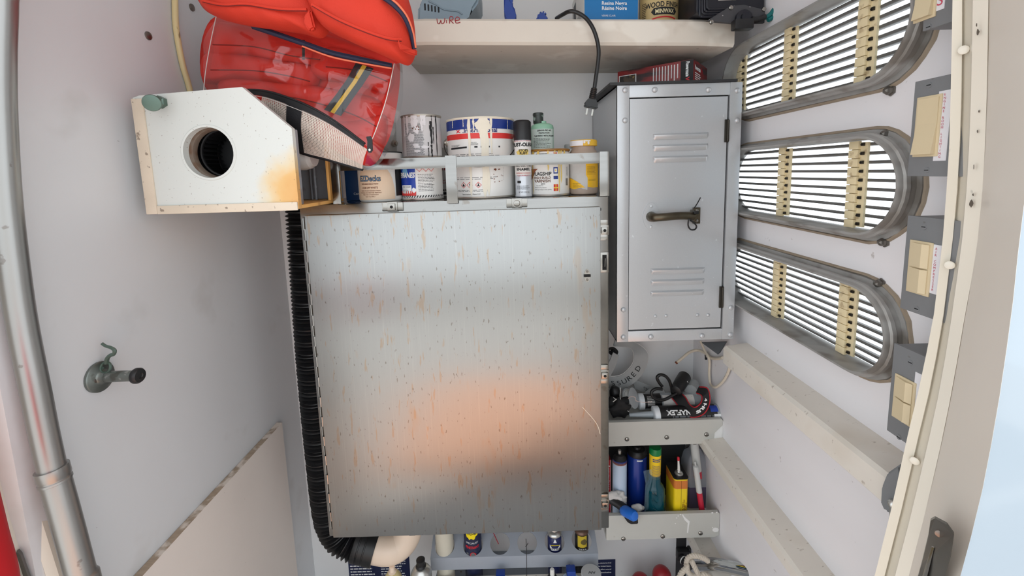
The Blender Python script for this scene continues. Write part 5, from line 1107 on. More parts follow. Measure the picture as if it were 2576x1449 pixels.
# -- small grey cap behind
Y = 1.2; cx, R = spot(1421, 1445, Y); t = thing('grey_capped_tube', 'small grey-capped tube behind the yellow lid jar', 'tube', (cx, Y, CT)); m = MB(); m.lathe((cx, Y, CT), (0, 0, 1), [(R*.9, 0), (R, .002), (R, zat(1430, 375, Y) - CT)], 20); obj('barrel', m, m_canw, t)
m = MB(); m.lathe((cx, Y, zat(1430, 375, Y)), (0, 0, 1), [(R*1.02, 0), (R*1.02, .010), (R*.9, .0125)], 20); obj('cap', m, M('cap_grey', (170, 172, 172), 0.5), t)
# ================================================================== two grey trays right of the cabinet
m_tray = M('tray_grey', (190, 190, 184), 0.45, var=0.03, scale=40, spots=[((150, 146, 138), 60, 0.70, 0.04, 0.4, U1)])
TYF = 1.150
def tray(zt, zb, label, screws, chamfer, group, fl):
    t = thing('tray', label, 'tray', (.42, 1.25, zb), group); x0, x1 = .2535, .5885
    m = MB(); o = [(x0, TYF, zb), (x1 - chamfer, TYF, zb), (x1, TYF, zb + chamfer*.55), (x1, TYF, zt - .004), (x1 - .003, TYF, zt), (x0, TYF, zt)]
    m.prism(o, (0, .003, 0)); obj('front', m, m_tray, t, smooth=False)
    m = MB(); m.box((x0, TYF + .003, zt - .003), (x1 - .002, TYF + .012, zt), .001); obj('top_return', m, m_tray, t)
    m = MB(); m.box((x0, TYF + .0032, zt - fl - .003), (x1 - .062, YB - .002, zt - fl)); m.box((x1 - .062, TYF + .0032, zt - fl - .003), (x1 - .002, YB - .002, zt - fl)); obj('shelf_plate', m, m_tray, t, smooth=False)
    m = MB(); m.box((x0, TYF + .0032, zb), (x0 + .003, YB - .002, zt - fl - .0035)); obj('end_plate', m, m_tray, t, smooth=False)
    for x, y in screws:
        c = P(x, y, TYF); m = MB(); m.lathe((c.x, TYF, c.z), (0, -1, 0), [(.0068, 0), (.0062, .002), (.004, .0035), (.001, .004)], 18); s = obj('screw', m, m_ssd, t)
        m = MB(); m.box((c.x - .0055, TYF - .0042, c.z - .0007), (c.x + .0055, TYF - .0032, c.z + .0007)); obj('screw_slot', m, m_dark, s, smooth=False)
    return t, zt - fl + .0005
m_chip = M('chipped_paint', (232, 232, 230), 0.5)
t1, F1 = tray(.729, .655, 'upper grey metal tray heaped with caulk tubes and straps', ((1577, 1105), (1677, 1100), (1777, 1093)), .045, 'grey metal trays', .027)
t2, F2 = tray(.434, .354, 'lower grey metal tray holding bottles and spray cans', ((1568, 1355), (1667, 1349), (1762, 1341)), .012, 'grey metal trays', .064)
fp = lambda u, v: P(u, v, TYF - .0004)
m = MB(); 
for k in range(9): u = 1796 + k*2.4; poly(m, fp, [(u, 1108 - k*.6), (u + 2, 1090 - k*2.5), (u + 4, 1086 - k*2), (u + 3, 1106 - k*.8)], 1e9)
poly(m, fp, [(1819, 1060), (1821, 1060), (1820, 1098), (1818, 1098)], 1e9); obj('chipped_corner', m, m_chip, t1, smooth=False)
m = MB(); poly(m, fp, [(1717, 1293), (1722, 1300), (1735, 1312), (1733, 1325), (1731, 1341), (1728, 1340), (1730, 1316), (1722, 1308), (1716, 1296)], 1e9)
for x, y, r in ((1712, 1294, 1.5), (1706, 1298, 1.2), (1702, 1303, 1.2), (1699, 1317, 1), (1792, 1290, 2), (1803, 1289, 1.6), (1800, 1333, 6), (1793, 1327, 1.2)): poly(m, fp, [(x + r*1.4*math.cos(a*.9), y + r*math.sin(a*.9)) for a in range(7)], 1e9)
obj('white_paint_splash', m, m_chip, t2, smooth=False, kind='stuff')

# ---- upper tray: caulk tubes
m_cw = M('caulk_white', (226, 230, 234), 0.35); m_ck = M('caulk_black', (24, 24, 26), 0.35); m_cg = M('caulk_grey', (158, 164, 168), 0.4)
def caulk(xa, xb, yc, Y, label, front):
    a, b = P(xa, yc, Y), P(xb, yc - 7, Y); R = .0238; a.z = b.z = F1 + R + .0006 + (0 if front else .010); d = (b - a).normalized(); L_ = (b - a).length
    t = thing('caulk_tube', label, 'caulk tube', (a.x + L_/2, Y, F1))
    m = MB(); m.lathe(a, d, [(R - .002, 0), (R, .002), (R, L_ - .002), (R - .003, L_)], 32); obj('barrel', m, m_ck if front else m_cg, t)
    m = MB(); m.lathe(a - d*.016, d, [(R*.5, 0), (R*.94, .002), (R*1.01, .004), (R*1.01, .017), (R*.9, .019)], 32); obj('cap', m, m_cw, t)
    m = MB(); m.lathe(a - d*.085, d, [(.004, 0), (.0055, .002), (.0095, .069), (.011, .071)], 16); obj('nozzle', m, M('nozzle_clear', (196, 204, 210), 0.25, alpha=.8), t)
    m = MB(); m.lathe(b - d*.018, d, [(R + .0004, 0), (R + .0004, .016), (R - .002, .019)], 32); obj('end_band', m, m_cg, t)
    # wrap: u along the tube (from the cap), v round it; v = 0 faces up and to the doorway
    fn = lambda u, v: a + d*u + Vector((0, -(R + .0006)*math.cos(.55 + v/R), (R + .0006)*math.sin(.55 + v/R)))
    return t, fn, L_, R
t, fn, L_, R = caulk(1655, 1812, 1042, 1.188, 'black caulk tube lettered upside down lying along the tray lip', True)
inv = lambda u, v: fn(L_*.52 - u, .006 - v)
m = MB(); write(m, 'DYNAFLEX', .0125, inv, .028, -.003, bold=.045, maxw=.096); obj('brand_lettering', m, m_inkw, t, smooth=False)
m = MB(); lines(m, inv, -.068, .06, .011, .018, 1, .7, 3, ragged=0); lines(m, inv, .071, .074, -.01, .012, 4, .6, 2); obj('small_print', m, m_inkg, t, smooth=False)
m = MB(); rect(m, inv, -.086, -.060, .010, .017, 2, 4); obj('white_patch', m, m_inkw, t, smooth=False)
m = MB(); rect(m, inv, -.074, -.052, -.016, .004, 2, 8); obj('blue_patch', m, m_bluel, t, smooth=False)
t, fn, L_, R = caulk(1617, 1790, 1012, 1.243, 'grey-white caulk tube lying behind the black one', False)
m = MB(); rect(m, fn, .0005, .052, -.024, .026, 2, 14); obj('black_panel', m, m_ck, t)
f2 = lambda u, v: fn(u, v) + Vector((0, -.0005, .0004)); m = MB(); lines(m, f2, .008, .03, -.016, .014, 7, .45, 4, ragged=0); lines(m, f2, .056, .13, -.012, .012, 5, .4, 5); obj('small_print', m, m_canw, t, smooth=False)
m = MB(); rect(m, fn, .056, .15, -.018, .016, 2, 10); obj('white_label', m, m_canw, t)

# ---- black strap with red edges
m_sb = M('strap_black', (24, 22, 24), 0.7, bump=.3, bscale=500); m_sr = M('strap_red', (176, 30, 42), 0.7)
def band(name, ctr, wid, mat, parent, th=.0016, n=14):
    """ctr: (x, y, Y) pixels; wid: half width vectors in pixels"""
    c = spline([P(*q) for q in ctr], n); w = spline([P(q[0] + d[0], q[1] + d[1], q[2] + (d[2] if len(d) > 2 else 0)) - P(*q) for q, d in zip(ctr, wid)], n)
    m = MB(); m.grid([[p - v + Vector((0, -th, 0)), p + v + Vector((0, -th, 0)), p + v + Vector((0, th, 0)), p - v + Vector((0, th, 0))] for p, v in zip(c, w)], closed_u=True)
    return obj(name, m, mat, parent), c, w
sctr = [(1700, 993, 1.225), (1712, 1006, 1.205), (1724, 1024, 1.185), (1742, 1036, 1.165), (1762, 1030, 1.158), (1774, 1010, 1.165), (1772, 986, 1.18), (1755, 980, 1.20)]
swid = [(14, -4), (12, -8), (10, -9), (3, -13), (-8, -10), (-11, 0), (-8, 9), (-4, 8)]
t = thing('tool_strap', 'black strap with red edges looped over the caulk tubes', 'strap', P(1745, 1040, 1.17))
o, c, w = band('webbing', sctr, swid, m_sb, t)
for s in (-1, 1): m = MB(); m.tube([p + v*s*.97 + Vector((0, -.0022, 0)) for p, v in zip(c, w)], .0016, 6); obj('red_edge', m, m_sr, t)
k0 = 46; seg = c[k0:k0+30]
def sfn(u, v):
    f = max(0, min(len(c) - 2.001, 66 - u/.00125)); i = int(f); p = c[i].lerp(c[i+1], f - i); ww = w[i].normalized(); return p - ww*v + Vector((0, -.0030, 0))
m = MB(); write(m, 'HUS', .0085, sfn, .010, -.004, bold=.05, sp=1.0, maxw=.026); write(m, '4', .0075, sfn, -.009, -.004, bold=.02); obj('lettering', m, m_inkw, t, smooth=False)

# ---- black S-hook pair, torch, bag of clear plastic, twine, gloves, tape
t = thing('wire_hook', 'black coated double wire hook shaped like a heart', 'hook', P(1660, 1010, 1.21)); YH_ = 1.225
m = MB(); m.tube(spline([P(*q) for q in ((1666, 972, YH_), (1658, 962, YH_), (1653, 950, YH_), (1660, 943, YH_), (1672, 945, YH_), (1682, 955, YH_), (1688, 970, YH_), (1692, 990, YH_), (1696, 1000, YH_))], 8), .0046, 10); obj('wire', m, m_cord, t)
m = MB(); m.tube(spline([P(*q) for q in ((1666, 979, 1.212), (1650, 978, 1.212), (1639, 986, 1.21), (1642, 998, 1.208), (1655, 1006, 1.207), (1672, 1005, 1.207), (1690, 996, 1.21), (1706, 988, 1.214), (1714, 989, 1.218))], 8), .0046, 10); obj('wire', m, m_cord, t)
a, b = P(1722, 948, 1.27), P(1700, 984, 1.21); t = thing('black_torch', 'short black cylinder tilted against the tray heap', 'torch', b)
m = MB(); m.lathe(b, a - b, [(.012, 0), (.015, .002), (.0155, .012), (.018, .016), (.0195, .05), (.0195, (a-b).length), (.016, (a-b).length + .001)], 24); obj('barrel', m, m_blk, t)
q = a.lerp(b, .25); pf = planemap(q + Vector((.006, -.021, .006)), (.6, -.2, .7), (-.7, .2, .6)); m = MB(); rect(m, pf, -.004, .004, -.0004, .0004); rect(m, pf, -.0004, .0004, -.004, .0); obj('mark', m, m_inkw, t, smooth=False)
a, b = P(1748, 960, 1.30), P(1738, 985, 1.24); m = MB(); m.lathe(b, a - b, [(.018, 0), (.020, .002), (.020, .03), (.017, .05), (.010, .055)], 20); tag(obj('clear_bottle_end', m, M('clear_plastic', (200, 204, 204), 0.2, alpha=.55), loc=b), 'clear plastic bottle end behind the black torch', 'bottle')
m_clear = M('clear_bag', (206, 208, 208), 0.18, alpha=.45); m = MB(); m.ball(P(1652, 1000, 1.262), .040, 32, (1.0, .55, .72), 22)
for v in m.bm.verts: v.co += v.normal*0 + Vector((noise.noise(v.co*40), noise.noise(v.co*40 + Vector((9, 0, 0))), noise.noise(v.co*40 + Vector((0, 9, 0)))))*.010
tag(obj('clear_plastic_bag', m, m_clear, loc=P(1652, 1040, 1.262), angle=60), 'crumpled clear plastic bag between the grey hose and the wire hook', 'bag')
m = MB(); m.ball(P(1738, 1006, 1.235), .028, 20, (1.0, .5, .5), 14)
for v in m.bm.verts: v.co += Vector((0, 0, 1))*.006*noise.noise(v.co*50)
tag(obj('tan_sponge', m, M('sponge_tan', (196, 160, 96), 0.9, var=.3, scale=120, bump=.8, bscale=200), loc=P(1738, 1006, 1.235)), 'small tan sponge under the red-edged strap', 'sponge')
# roll of clear line
c = P(1586, 1002, 1.225); t = thing('line_spool', 'spool of clear fishing line beside the black gloves', 'spool', c - Vector((0, 0, .03)))
ax = Vector((.75, -.55, .35)).normalized(); m = MB(); m.lathe(c - ax*.012, ax, [(.016, 0), (.030, .001), (.030, .003), (.024, .004), (.024, .020), (.030, .021), (.030, .023), (.016, .024)], 28); obj('reel', m, M('spool_clear', (190, 194, 196), 0.25, alpha=.75), t)
for k in range(5):
    m = MB(); m.tube([c + ax*(.0085 - .0042*k) + (ax.cross(Vector((0, 0, 1))).normalized()*math.cos(2*PI*i/28) + ax.cross(ax.cross(Vector((0, 0, 1)))).normalized()*math.sin(2*PI*i/28))*.0250 for i in range(28)], .0011, 6, closed=True); obj('line_turn', m, m_canw, t)
def lump(name, x, y, Y, r, sq, seed, mat, label, cat, amp=.35, fq=30):
    m = MB(); c = P(x, y, Y); m.ball(c, r, 28, sq, 18)
    for v in m.bm.verts:
        n_ = (v.co - c); v.co += n_*amp*(noise.noise(v.co*fq + Vector((seed, 0, 0))) + .5*noise.noise(v.co*fq*2.3 + Vector((0, seed, 0))))
    return tag(obj(name, m, mat, loc=c, angle=50), label, cat)
m_glove = M('glove_black', (22, 22, 24), 0.75, bump=.5, bscale=300)
lump('black_glove', 1554, 1024, 1.20, .042, (.75, .5, .7), 1, m_glove, 'crumpled black glove heaped at the tray end by the cabinet', 'glove', .62, 48)
lump('black_tool_grip', 1548, 992, 1.235, .022, (.75, .75, 1.3), 5, m_blk, 'black rounded tool grip poking up from the glove', 'tool', .22, 40)
m = MB(); m.tube(spline([P(*q) for q in ((1543, 1000, 1.20), (1552, 1007, 1.19), (1558, 1012, 1.188))], 4), .0013, 6); m.tube(spline([P(*q) for q in ((1542, 1011, 1.19), (1550, 1005, 1.19), (1557, 1002, 1.19))], 4), .0013, 6); tag(obj('white_twine', m, m_canw, loc=P(1550, 1006, 1.19)), 'short crossed white twine tied on the black glove', 'twine')
m = MB(); m.tube(spline([P(*q) for q in ((1561, 975, 1.20), (1560, 1000, 1.19), (1566, 1020, 1.185), (1582, 1036, 1.185))], 8), .0010, 6); tag(obj('thin_cord', m, m_canw, loc=P(1566, 1020, 1.185)), 'thin pale cord hanging down beside the spool', 'cord')
m = MB(); m.tube(spline([P(*q) for q in ((1580, 1003, 1.195), (1587, 998, 1.19), (1598, 1000, 1.19), (1600, 1008, 1.19), (1616, 1012, 1.20), (1640, 1011, 1.21))], 8), .0008, 6); tag(obj('pale_thread', m, M('thread_pink', (222, 196, 186), 0.7), loc=P(1600, 1008, 1.19)), 'pale thread trailing from the spool toward the caulk tube', 'thread')

# ---- flat grey lettered hose looped at the back
m_hs = M('hose_canvas', (164, 166, 166), 0.75, var=.06, scale=60, bump=.2, bscale=300); m_hi = M('hose_inside', (20, 20, 22), 0.8)
t = thing('flat_hose', 'grey flat canvas hose looped at the tray back with black lettering', 'hose', P(1580, 985, 1.28)); YF_ = 1.27
ctr = [(1500, 940, YF_ + .02), (1535, 962, YF_), (1572, 957, YF_), (1603, 928, YF_), (1612, 893, YF_), (1590, 868, YF_ + .02), (1545, 862, YF_ + .03)]
wid = [(6, 16), (5, 16.5), (9, 14.5), (15, 8), (17, -3), (6, -7), (2, -8)]
o, c, w = band('loop', ctr, wid, m_hs, t, .003)
for s in (-1, 1): m = MB(); m.tube([p + v*s for p, v in zip(c, w)], .0016, 6); obj('woven_edge', m, m_canw, t)
def hfn(u, v):
    f = max(0, min(len(c) - 2.001, 14 + u/.0030)); i = int(f); p = c[i].lerp(c[i+1], f - i); return p + (-w[i].normalized())*v + Vector((0, -.0040, 0))
acc = [0]
for p_, q_ in zip(c, c[1:]): acc.append(acc[-1] + (q_ - p_).length)
def hfn(u, v):
    i = 0
    while i < len(acc) - 2 and acc[i+1] < u: i += 1
    p = c[i].lerp(c[i+1], (u - acc[i])/(acc[i+1] - acc[i])); return p - w[i].normalized()*v + Vector((0, -.0042, 0))
m = MB(); u0 = acc[14] + .008
for k, ch in enumerate('SSURED'): write(m, ch, .0155, hfn, u0 + .018*k + (.006 if ch == 'D' else 0), -.007, sx=1.15)
obj('lettering', m, m_ink, t, smooth=False)
ctr = [(1592, 962, 1.30), (1620, 975, 1.30), (1650, 985, 1.30), (1672, 990, 1.31)]; o2, c2_, w2_ = band('tail', ctr, [(5, 14), (6, 14), (6, 12), (5, 10)], m_hs, t, .003)
m = MB(); write(m, 'ON', .014, lambda u, v: c2_[14].lerp(c2_[20], u/.03) - w2_[14].normalized()*v + Vector((0, -.0042, 0)), .012, -.008); obj('tail_lettering', m, m_ink, t, smooth=False)
m = MB(); m.tube(spline([P(*q) for q in ((1530, 880, 1.285), (1542, 876, 1.28), (1552, 884, 1.278), (1548, 892, 1.278), (1538, 890, 1.28))], 6, True), .004, 8, closed=True); m.ball(P(1542, 884, 1.283), .0085, 12); obj('open_end', m, m_hi, t)
band('fold', [(1524, 945, 1.262), (1540, 915, 1.262), (1549, 890, 1.266)], [(-9, -5), (-8, -5), (-7, -4)], m_hs, t, .002)

# ---- white rope end and cord hanging on the right wall
m_rope = M('cord_offwhite', (214, 204, 186), 0.7, var=.1, scale=80); m_ropb = M('rope_braid', (198, 188, 174), 0.8, var=.25, scale=160, bump=.8, bscale=220)
t = thing('cut_cable', 'frayed off-white cable end curling out above the tray', 'cable', P(1760, 885, 1.30))
m = MB(); m.tube(spline([P(*q) for q in ((1701, 913, 1.285), (1715, 902, 1.285), (1735, 886, 1.285), (1755, 881, 1.285), (1772, 887, 1.26), (1787, 899, 1.228), (1800, 902, 1.195), (1818, 900, 1.150))], 8), .0042, 10); obj('cable', m, m_rope, t)
m = MB(); m.tube(spline([P(1700, 914, 1.284), P(1703, 911, 1.284)], 2), .0045, 10); obj('cut_end', m, m_brn, t)
m = MB(); m.tube(spline([P(*q) for q in ((1762, 858, 1.26), (1772, 880, 1.245), (1784, 905, 1.222), (1784, 940, 1.222), (1787, 966, 1.212), (1800, 974, 1.180), (1818, 960, 1.142), (1830, 940, 1.118), (1836, 922, 1.106), (1838, 905, 1.102))], 8), .0036, 8); tag(obj('hanging_cord', m, m_rope, loc=P(1800, 974, 1.18)), 'off-white cord hanging in a loop on the wall above the tray', 'cord')
m = MB(); m.tube(spline([P(*q) for q in ((1776, 902, 1.262), (1774, 893, 1.262), (1780, 888, 1.26), (1785, 891, 1.26))], 6), .0016, 6); m.box(P(1776, 902, 1.262) - Vector((.003, .002, .003)), P(1776, 902, 1.262) + Vector((.003, .002, .003))); tag(obj('wire_tie', m, m_tie, loc=P(1776, 900, 1.262), smooth=False), 'small black tie gathering the off-white cords', 'cable tie')
# dark gusset behind the locker foot
m = MB(); m.prism([P(*q) for q in ((1765, 862, 1.20), (1828, 860, 1.12), (1811, 888, 1.12), (1806, 892, 1.13))], (.004, .004, 0)); tag(obj('steel_gusset', m, M('gusset_grey', (92, 96, 100), 0.6), loc=P(1811, 888, 1.12), smooth=False), 'dark grey steel gusset under the locker by the ledge end', 'bracket')

# ================================================================== lower tray contents
def zq(x, y, Y): return P(x, y, Y).z
F2 += .0004
m = MB(); m.box((.2575, 1.318, F2), (.545, 1.355, .640), .003); m.box((.2575, 1.300, F2), (.545, 1.318, .560), .003); tag(obj('black_case', m, M('case_black', (20, 24, 26), 0.6), loc=(.4, 1.33, F2)), 'tall black plastic case standing behind the bottles', 'case')
# red book-like box
a, b = P(1520, 1200, 1.235), P(1537, 1200, 1.235); t = thing('red_box', 'slim red box with white lettering standing at the tray end', 'box', ((a.x+b.x)/2, 1.26, F2))
m = MB(); m.box((a.x, 1.235, F2), (b.x, 1.30, zq(1530, 1157, 1.235)), .0008); obj('carton', m, M('box_red', (160, 16, 26), 0.5), t)
m = MB(); write(m, 'Accumulator', .007, planemap(P(1531, 1200, 1.235), (0, 0, -1), (1, 0, 0), .0008), 0, -.003, maxw=.085); obj('lettering', m, m_inkw, t, smooth=False)
m = MB(); m.box((b.x - .0012, 1.2344, F2), (b.x, 1.2348, zq(1530, 1157, 1.235))); obj('white_edge', m, m_inkw, t, smooth=False)
# pale blue aerosol
Y = 1.212; a, b = P(1541, 1200, Y), P(1576, 1200, Y); cx, R = (a.x+b.x)/2, (b.x-a.x)/2; t = thing('pale_aerosol', 'pale blue aerosol with navy shoulder and orange stripe', 'spray can', (cx, Y, F2)); z1 = zq(1558, 1160, Y) - F2
m = MB(); m.lathe((cx, Y, F2), (0, 0, 1), [(R - .002, 0), (R, .002), (R, z1), (R - .0005, z1 + .001)], 28); obj('body', m, M('aerosol_paleblue', (186, 206, 230), 0.35), t)
zs = lambda y: zq(1558, y, Y - R) - F2; m = MB(); m.lathe((cx, Y, F2 + z1 + .0005), (0, 0, 1), [(R, 0), (R - .001, .010), (R - .006, .016), (R*.62, .019), (R*.60, .022), (R*.45, .024)], 28); obj('shoulder', m, m_ink, t)
m = MB(); cylpatch(m, cx, Y, F2, R, -1.5, 1.5, zs(1164), z1, .0004, 16); obj('navy_band', m, m_navyp, t)
m = MB(); cylpatch(m, cx, Y, F2, R, -1.5, 1.5, zs(1173), zs(1167), .0004, 16); obj('orange_band', m, M('band_orange', (206, 140, 110), 0.4), t)
m = MB(); m.lathe((cx, Y, F2 + z1 + .018), (0, 0, 1), [(.012, 0), (.013, .002), (.011, .004), (.005, .005), (.005, .018), (.003, .020)], 18); obj('valve', m, m_tin, t)
# dark blue canister
Y = 1.250; a, b = P(1578, 1200, Y), P(1626, 1200, Y); cx, R = (a.x+b.x)/2, (b.x-a.x)/2; t = thing('blue_canister', 'plain dark blue canister with black top', 'canister', (cx, Y, F2)); z1 = zq(1602, 1141, Y) - F2
m = MB(); m.lathe((cx, Y, F2), (0, 0, 1), [(R - .003, 0), (R, .003), (R, z1 - .004), (R - .002, z1)], 32); obj('body', m, M('canister_blue', (18, 52, 140), 0.3, metal=.2), t)
m = MB(); m.lathe((cx, Y, F2 + z1), (0, 0, 1), [(R - .003, 0), (R - .001, .001), (R - .001, .012), (R - .006, .018), (R*.4, .020), (R*.35, .026)], 32); obj('top', m, m_blk, t)
m = MB(); cylpatch(m, cx, Y, F2, R, -.3, .3, z1 - .006, z1 - .002, .0003, 6); obj('white_mark', m, m_inkw, t)
# teal bottle
Y = 1.192; a, b = P(1624, 1250, Y), P(1672, 1250, Y); cx, w = (a.x+b.x)/2, (b.x-a.x)/2; t = thing('teal_bottle', 'clear teal bottle with yellow neck label and green cap', 'bottle', (cx, Y, F2)); zs = lambda y: zq(1648, y, Y) - F2
m_tealb = M('bottle_teal', (12, 74, 88), 0.12, alpha=.86, var=.2, scale=40)
nx = P(1648, 1160, Y).x; h1 = zs(1212); m = MB(); rs = []
for rx, ry, tz, sh in ((w*.9, .024, 0, 0), (w, .027, .004, 0), (w, .027, h1*.42, 0), (w*.94, .025, h1*.5, 0), (w, .027, h1*.58, 0), (w*.98, .026, h1*.84, 0), (w*.84, .023, h1*.93, .35), (.017, .017, h1, 1), (.0145, .0145, zs(1150), 1)):
    rs.append(m.ring((cx + (nx - cx)*sh, Y, F2 + tz), (0, 0, 1), rx, 32, ry=ry))
for p, q in zip(rs, rs[1:]): m.bridge(p, q)
m.face(rs[0][::-1]); m.face(rs[-1]); obj('body', m, m_tealb, t)
for y in (1245, 1262, 1280):
    m = MB(); m.tube(spline([P(x, y + dy, Y - .0285) for x, dy in ((1642, -2), (1648, 2), (1654, 6))], 5), .0012, 6); obj('moulded_grip', m, m_tealb, t)
zl0, zl1 = zs(1198), zs(1140); m = MB(); m.lathe((nx, Y, F2 + zl0), (0, 0, 1), [(.0160, 0), (.0172, (zl1 - zl0))], 28, False, False); obj('neck_label', m, M('label_lemon', (246, 206, 30), 0.45), t)
cm = cylmap(nx, Y, F2, .0168, .0008); m = MB(); lines(m, cm, -.013, .014, zs(1190), zs(1163), 10, .3, 4); lines(m, cm, -.012, .014, zs(1155), zs(1146), 2, .6, 6); obj('small_print', m, m_navyp, t, smooth=False)
m = MB(); m.lathe((nx, Y, F2 + zl1), (0, 0, 1), [(.0165, 0), (.0178, .001), (.0178, .018), (.0165, .020), (.006, .0205)], 24); obj('cap', m, M('cap_green', (0, 122, 62), 0.4), t)
m = MB(); m.grid([[P(x, y, 1.178) for x, y in r] for r in (((1618, 1185), (1640, 1180)), ((1624, 1215), (1641, 1205)), ((1622, 1250), (1632, 1240)), ((1620, 1290), (1632, 1280)))]); obj('torn_wrapper', m, M('wrapper_clear', (150, 180, 196), 0.15, alpha=.22), t)
# yellow oil tin
Y = 1.172; a, b = P(1696, 1240, Y), P(1732, 1240, Y); xa, xb = a.x, b.x; dp = .075; zt_ = zq(1714, 1206, Y); t = thing('yellow_oil_tin', 'yellow oblong oil tin with orange band and red-tipped spout', 'oil can', ((xa+xb)/2, Y + dp/2, F2))
def rr(x0, x1, y0, y1, r, z, n=6):
    pts = []
    for cx_, cy_, a0 in ((x1 - r, y1 - r, 0), (x0 + r, y1 - r, 90), (x0 + r, y0 + r, 180), (x1 - r, y0 + r, 270)):
        for i in range(n + 1): an = math.radians(a0 + 90*i/n); pts.append((cx_ + r*math.cos(an), cy_ + r*math.sin(an), z))
    return pts
m_oy = M('tin_yellow', (236, 206, 30), 0.35, var=.08, scale=30); m_oo = M('tin_orange', (206, 120, 50), 0.4)
m = MB(); m.prism(rr(xa, xb, Y, Y + dp, .009, F2), (0, 0, zt_ - F2)); obj('body', m, m_oy, t)
h_ = zt_ - F2; m = MB(); A_ = [m.v(p) for p in rr(xa - .0003, xb + .0003, Y - .0003, Y + dp + .0003, .009, F2 + h_*.80)]; B_ = [m.v(p) for p in rr(xa - .0003, xb + .0003, Y - .0003, Y + dp + .0003, .009, F2 + h_*.97)]; m.bridge(A_, B_); obj('orange_band', m, m_oo, t)
m = MB(); m.prism(rr(xa - .0012, xb + .0012, Y - .0012, Y + dp + .0012, .010, zt_), (0, 0, .002)); obj('black_top', m, m_blk, t)
sc_ = Vector(((xa + xb)/2, Y + .022, zt_ + .002)); m = MB(); m.lathe(sc_, (0, 0, 1), [(.012, 0), (.0125, .002), (.010, .004), (.0105, .006), (.007, .008), (.006, .011)], 20); obj('spout_collar', m, m_tin, t)
m = MB(); m.lathe(sc_ + Vector((0, 0, .010)), (-.06, 0, 1), [(.0042, 0), (.0026, .034)], 14); obj('spout', m, m_plw, t)
m = MB(); m.lathe(sc_ + Vector((-.002, 0, .044)), (-.06, 0, 1), [(.0036, 0), (.0036, .009), (.002, .011)], 12); obj('spout_tip', m, M('tip_red', (206, 26, 48), 0.5), t)
pf = planemap(((xa+xb)/2, Y - .0008, F2), (1, 0, 0), (0, 0, 1)); m = MB(); rot_ = lambda u, v: pf(v, u)
for k in range(4): lines(m, rot_, .004, h_*.62 - k*.004, .004 + k*.0032, .0062 + k*.0032, 1, .8, k)
obj('small_print', m, m_brn, t, smooth=False)
m = MB(); rect(m, pf, -.0006, .0, .0, h_*.97); obj('seam', m, m_clip, t, smooth=False)
# jug with purple fluid and syringe in front
Y = 1.262; a, b = P(1722, 1240, Y), P(1787, 1240, Y); xa, xb = a.x, b.x; t = thing('fluid_jug', 'translucent plastic jug with dull purple fluid', 'jug', ((xa+xb)/2, Y + .03, F2)); zs = lambda y: zq(1755, y, Y)
m = MB(); m.prism(rr(xa, xb, Y - .02, Y + .055, .012, F2), (0, 0, zs(1215) - F2)); obj('fluid', m, M('fluid_purple', (92, 84, 108), 0.35, var=.05, scale=10), t)
m = MB(); lp = []
for k_, z_ in ((1, zs(1215) + .0003), (1, zs(1200)), (.92, zs(1170)), (.72, zs(1150)), (.40, zs(1140)), (.34, zs(1132))):
    cxm = (xa+xb)/2 - (1 - k_)*.006; lp.append([m.v((cxm + (p[0] - (xa+xb)/2)*k_, Y + .0175 + (p[1] - Y - .0175)*k_, z_)) for p in rr(xa, xb, Y - .02, Y + .055, .012, 0)])
for p, q in zip(lp, lp[1:]): m.bridge(p, q)
m.face(lp[-1]); obj('upper_wall', m, M('jug_translucent', (160, 164, 172), 0.3, alpha=.85), t)
m = MB(); m.lathe(((xa+xb)/2 - .006, Y + .02, zs(1132)), (0, 0, 1), [(.013, 0), (.014, .001), (.014, .012), (.012, .014)], 20); obj('cap', m, m_blk, t)
a, b = P(1742, 1118, 1.21), P(1768, 1300, 1.176); b = b + Vector((0, 0, 0)); b.z = max(b.z, F2 + .002); d = b - a; t = thing('syringe', 'clear syringe part filled with red fluid leaning on the jug', 'syringe', b)
m = MB(); m.lathe(a + d*.30, d, [(.0085, 0), (.0085, d.length*.34), (.0085, d.length*.36)], 20); obj('barrel', m, M('syringe_clear', (206, 208, 206), 0.25, alpha=.9), t)
m = MB(); m.lathe(a + d*.66, d, [(.0083, 0), (.0083, d.length*.34)], 20); obj('red_fluid', m, M('fluid_red', (190, 36, 60), 0.25), t)
m = MB(); m.lathe(a + d*.235, d, [(.003, 0), (.003, d.length*.05), (.0083, d.length*.066)], 16); obj('nozzle', m, MATS['syringe_clear'], t)
a2, b2 = P(1746, 1112, 1.225), P(1756, 1200, 1.222); d2 = b2 - a2; t = thing('measuring_tube', 'wide clear measuring tube with red dregs behind the syringe', 'tube', b2)
m = MB(); m.lathe(a2, d2, [(.0125, 0), (.0125, d2.length*.80)], 20); obj('wall', m, MATS['syringe_clear'], t); m = MB(); m.lathe(a2 + d2*.80, d2, [(.0122, 0), (.0122, d2.length*.2)], 20); obj('red_dregs', m, MATS['fluid_red'], t)
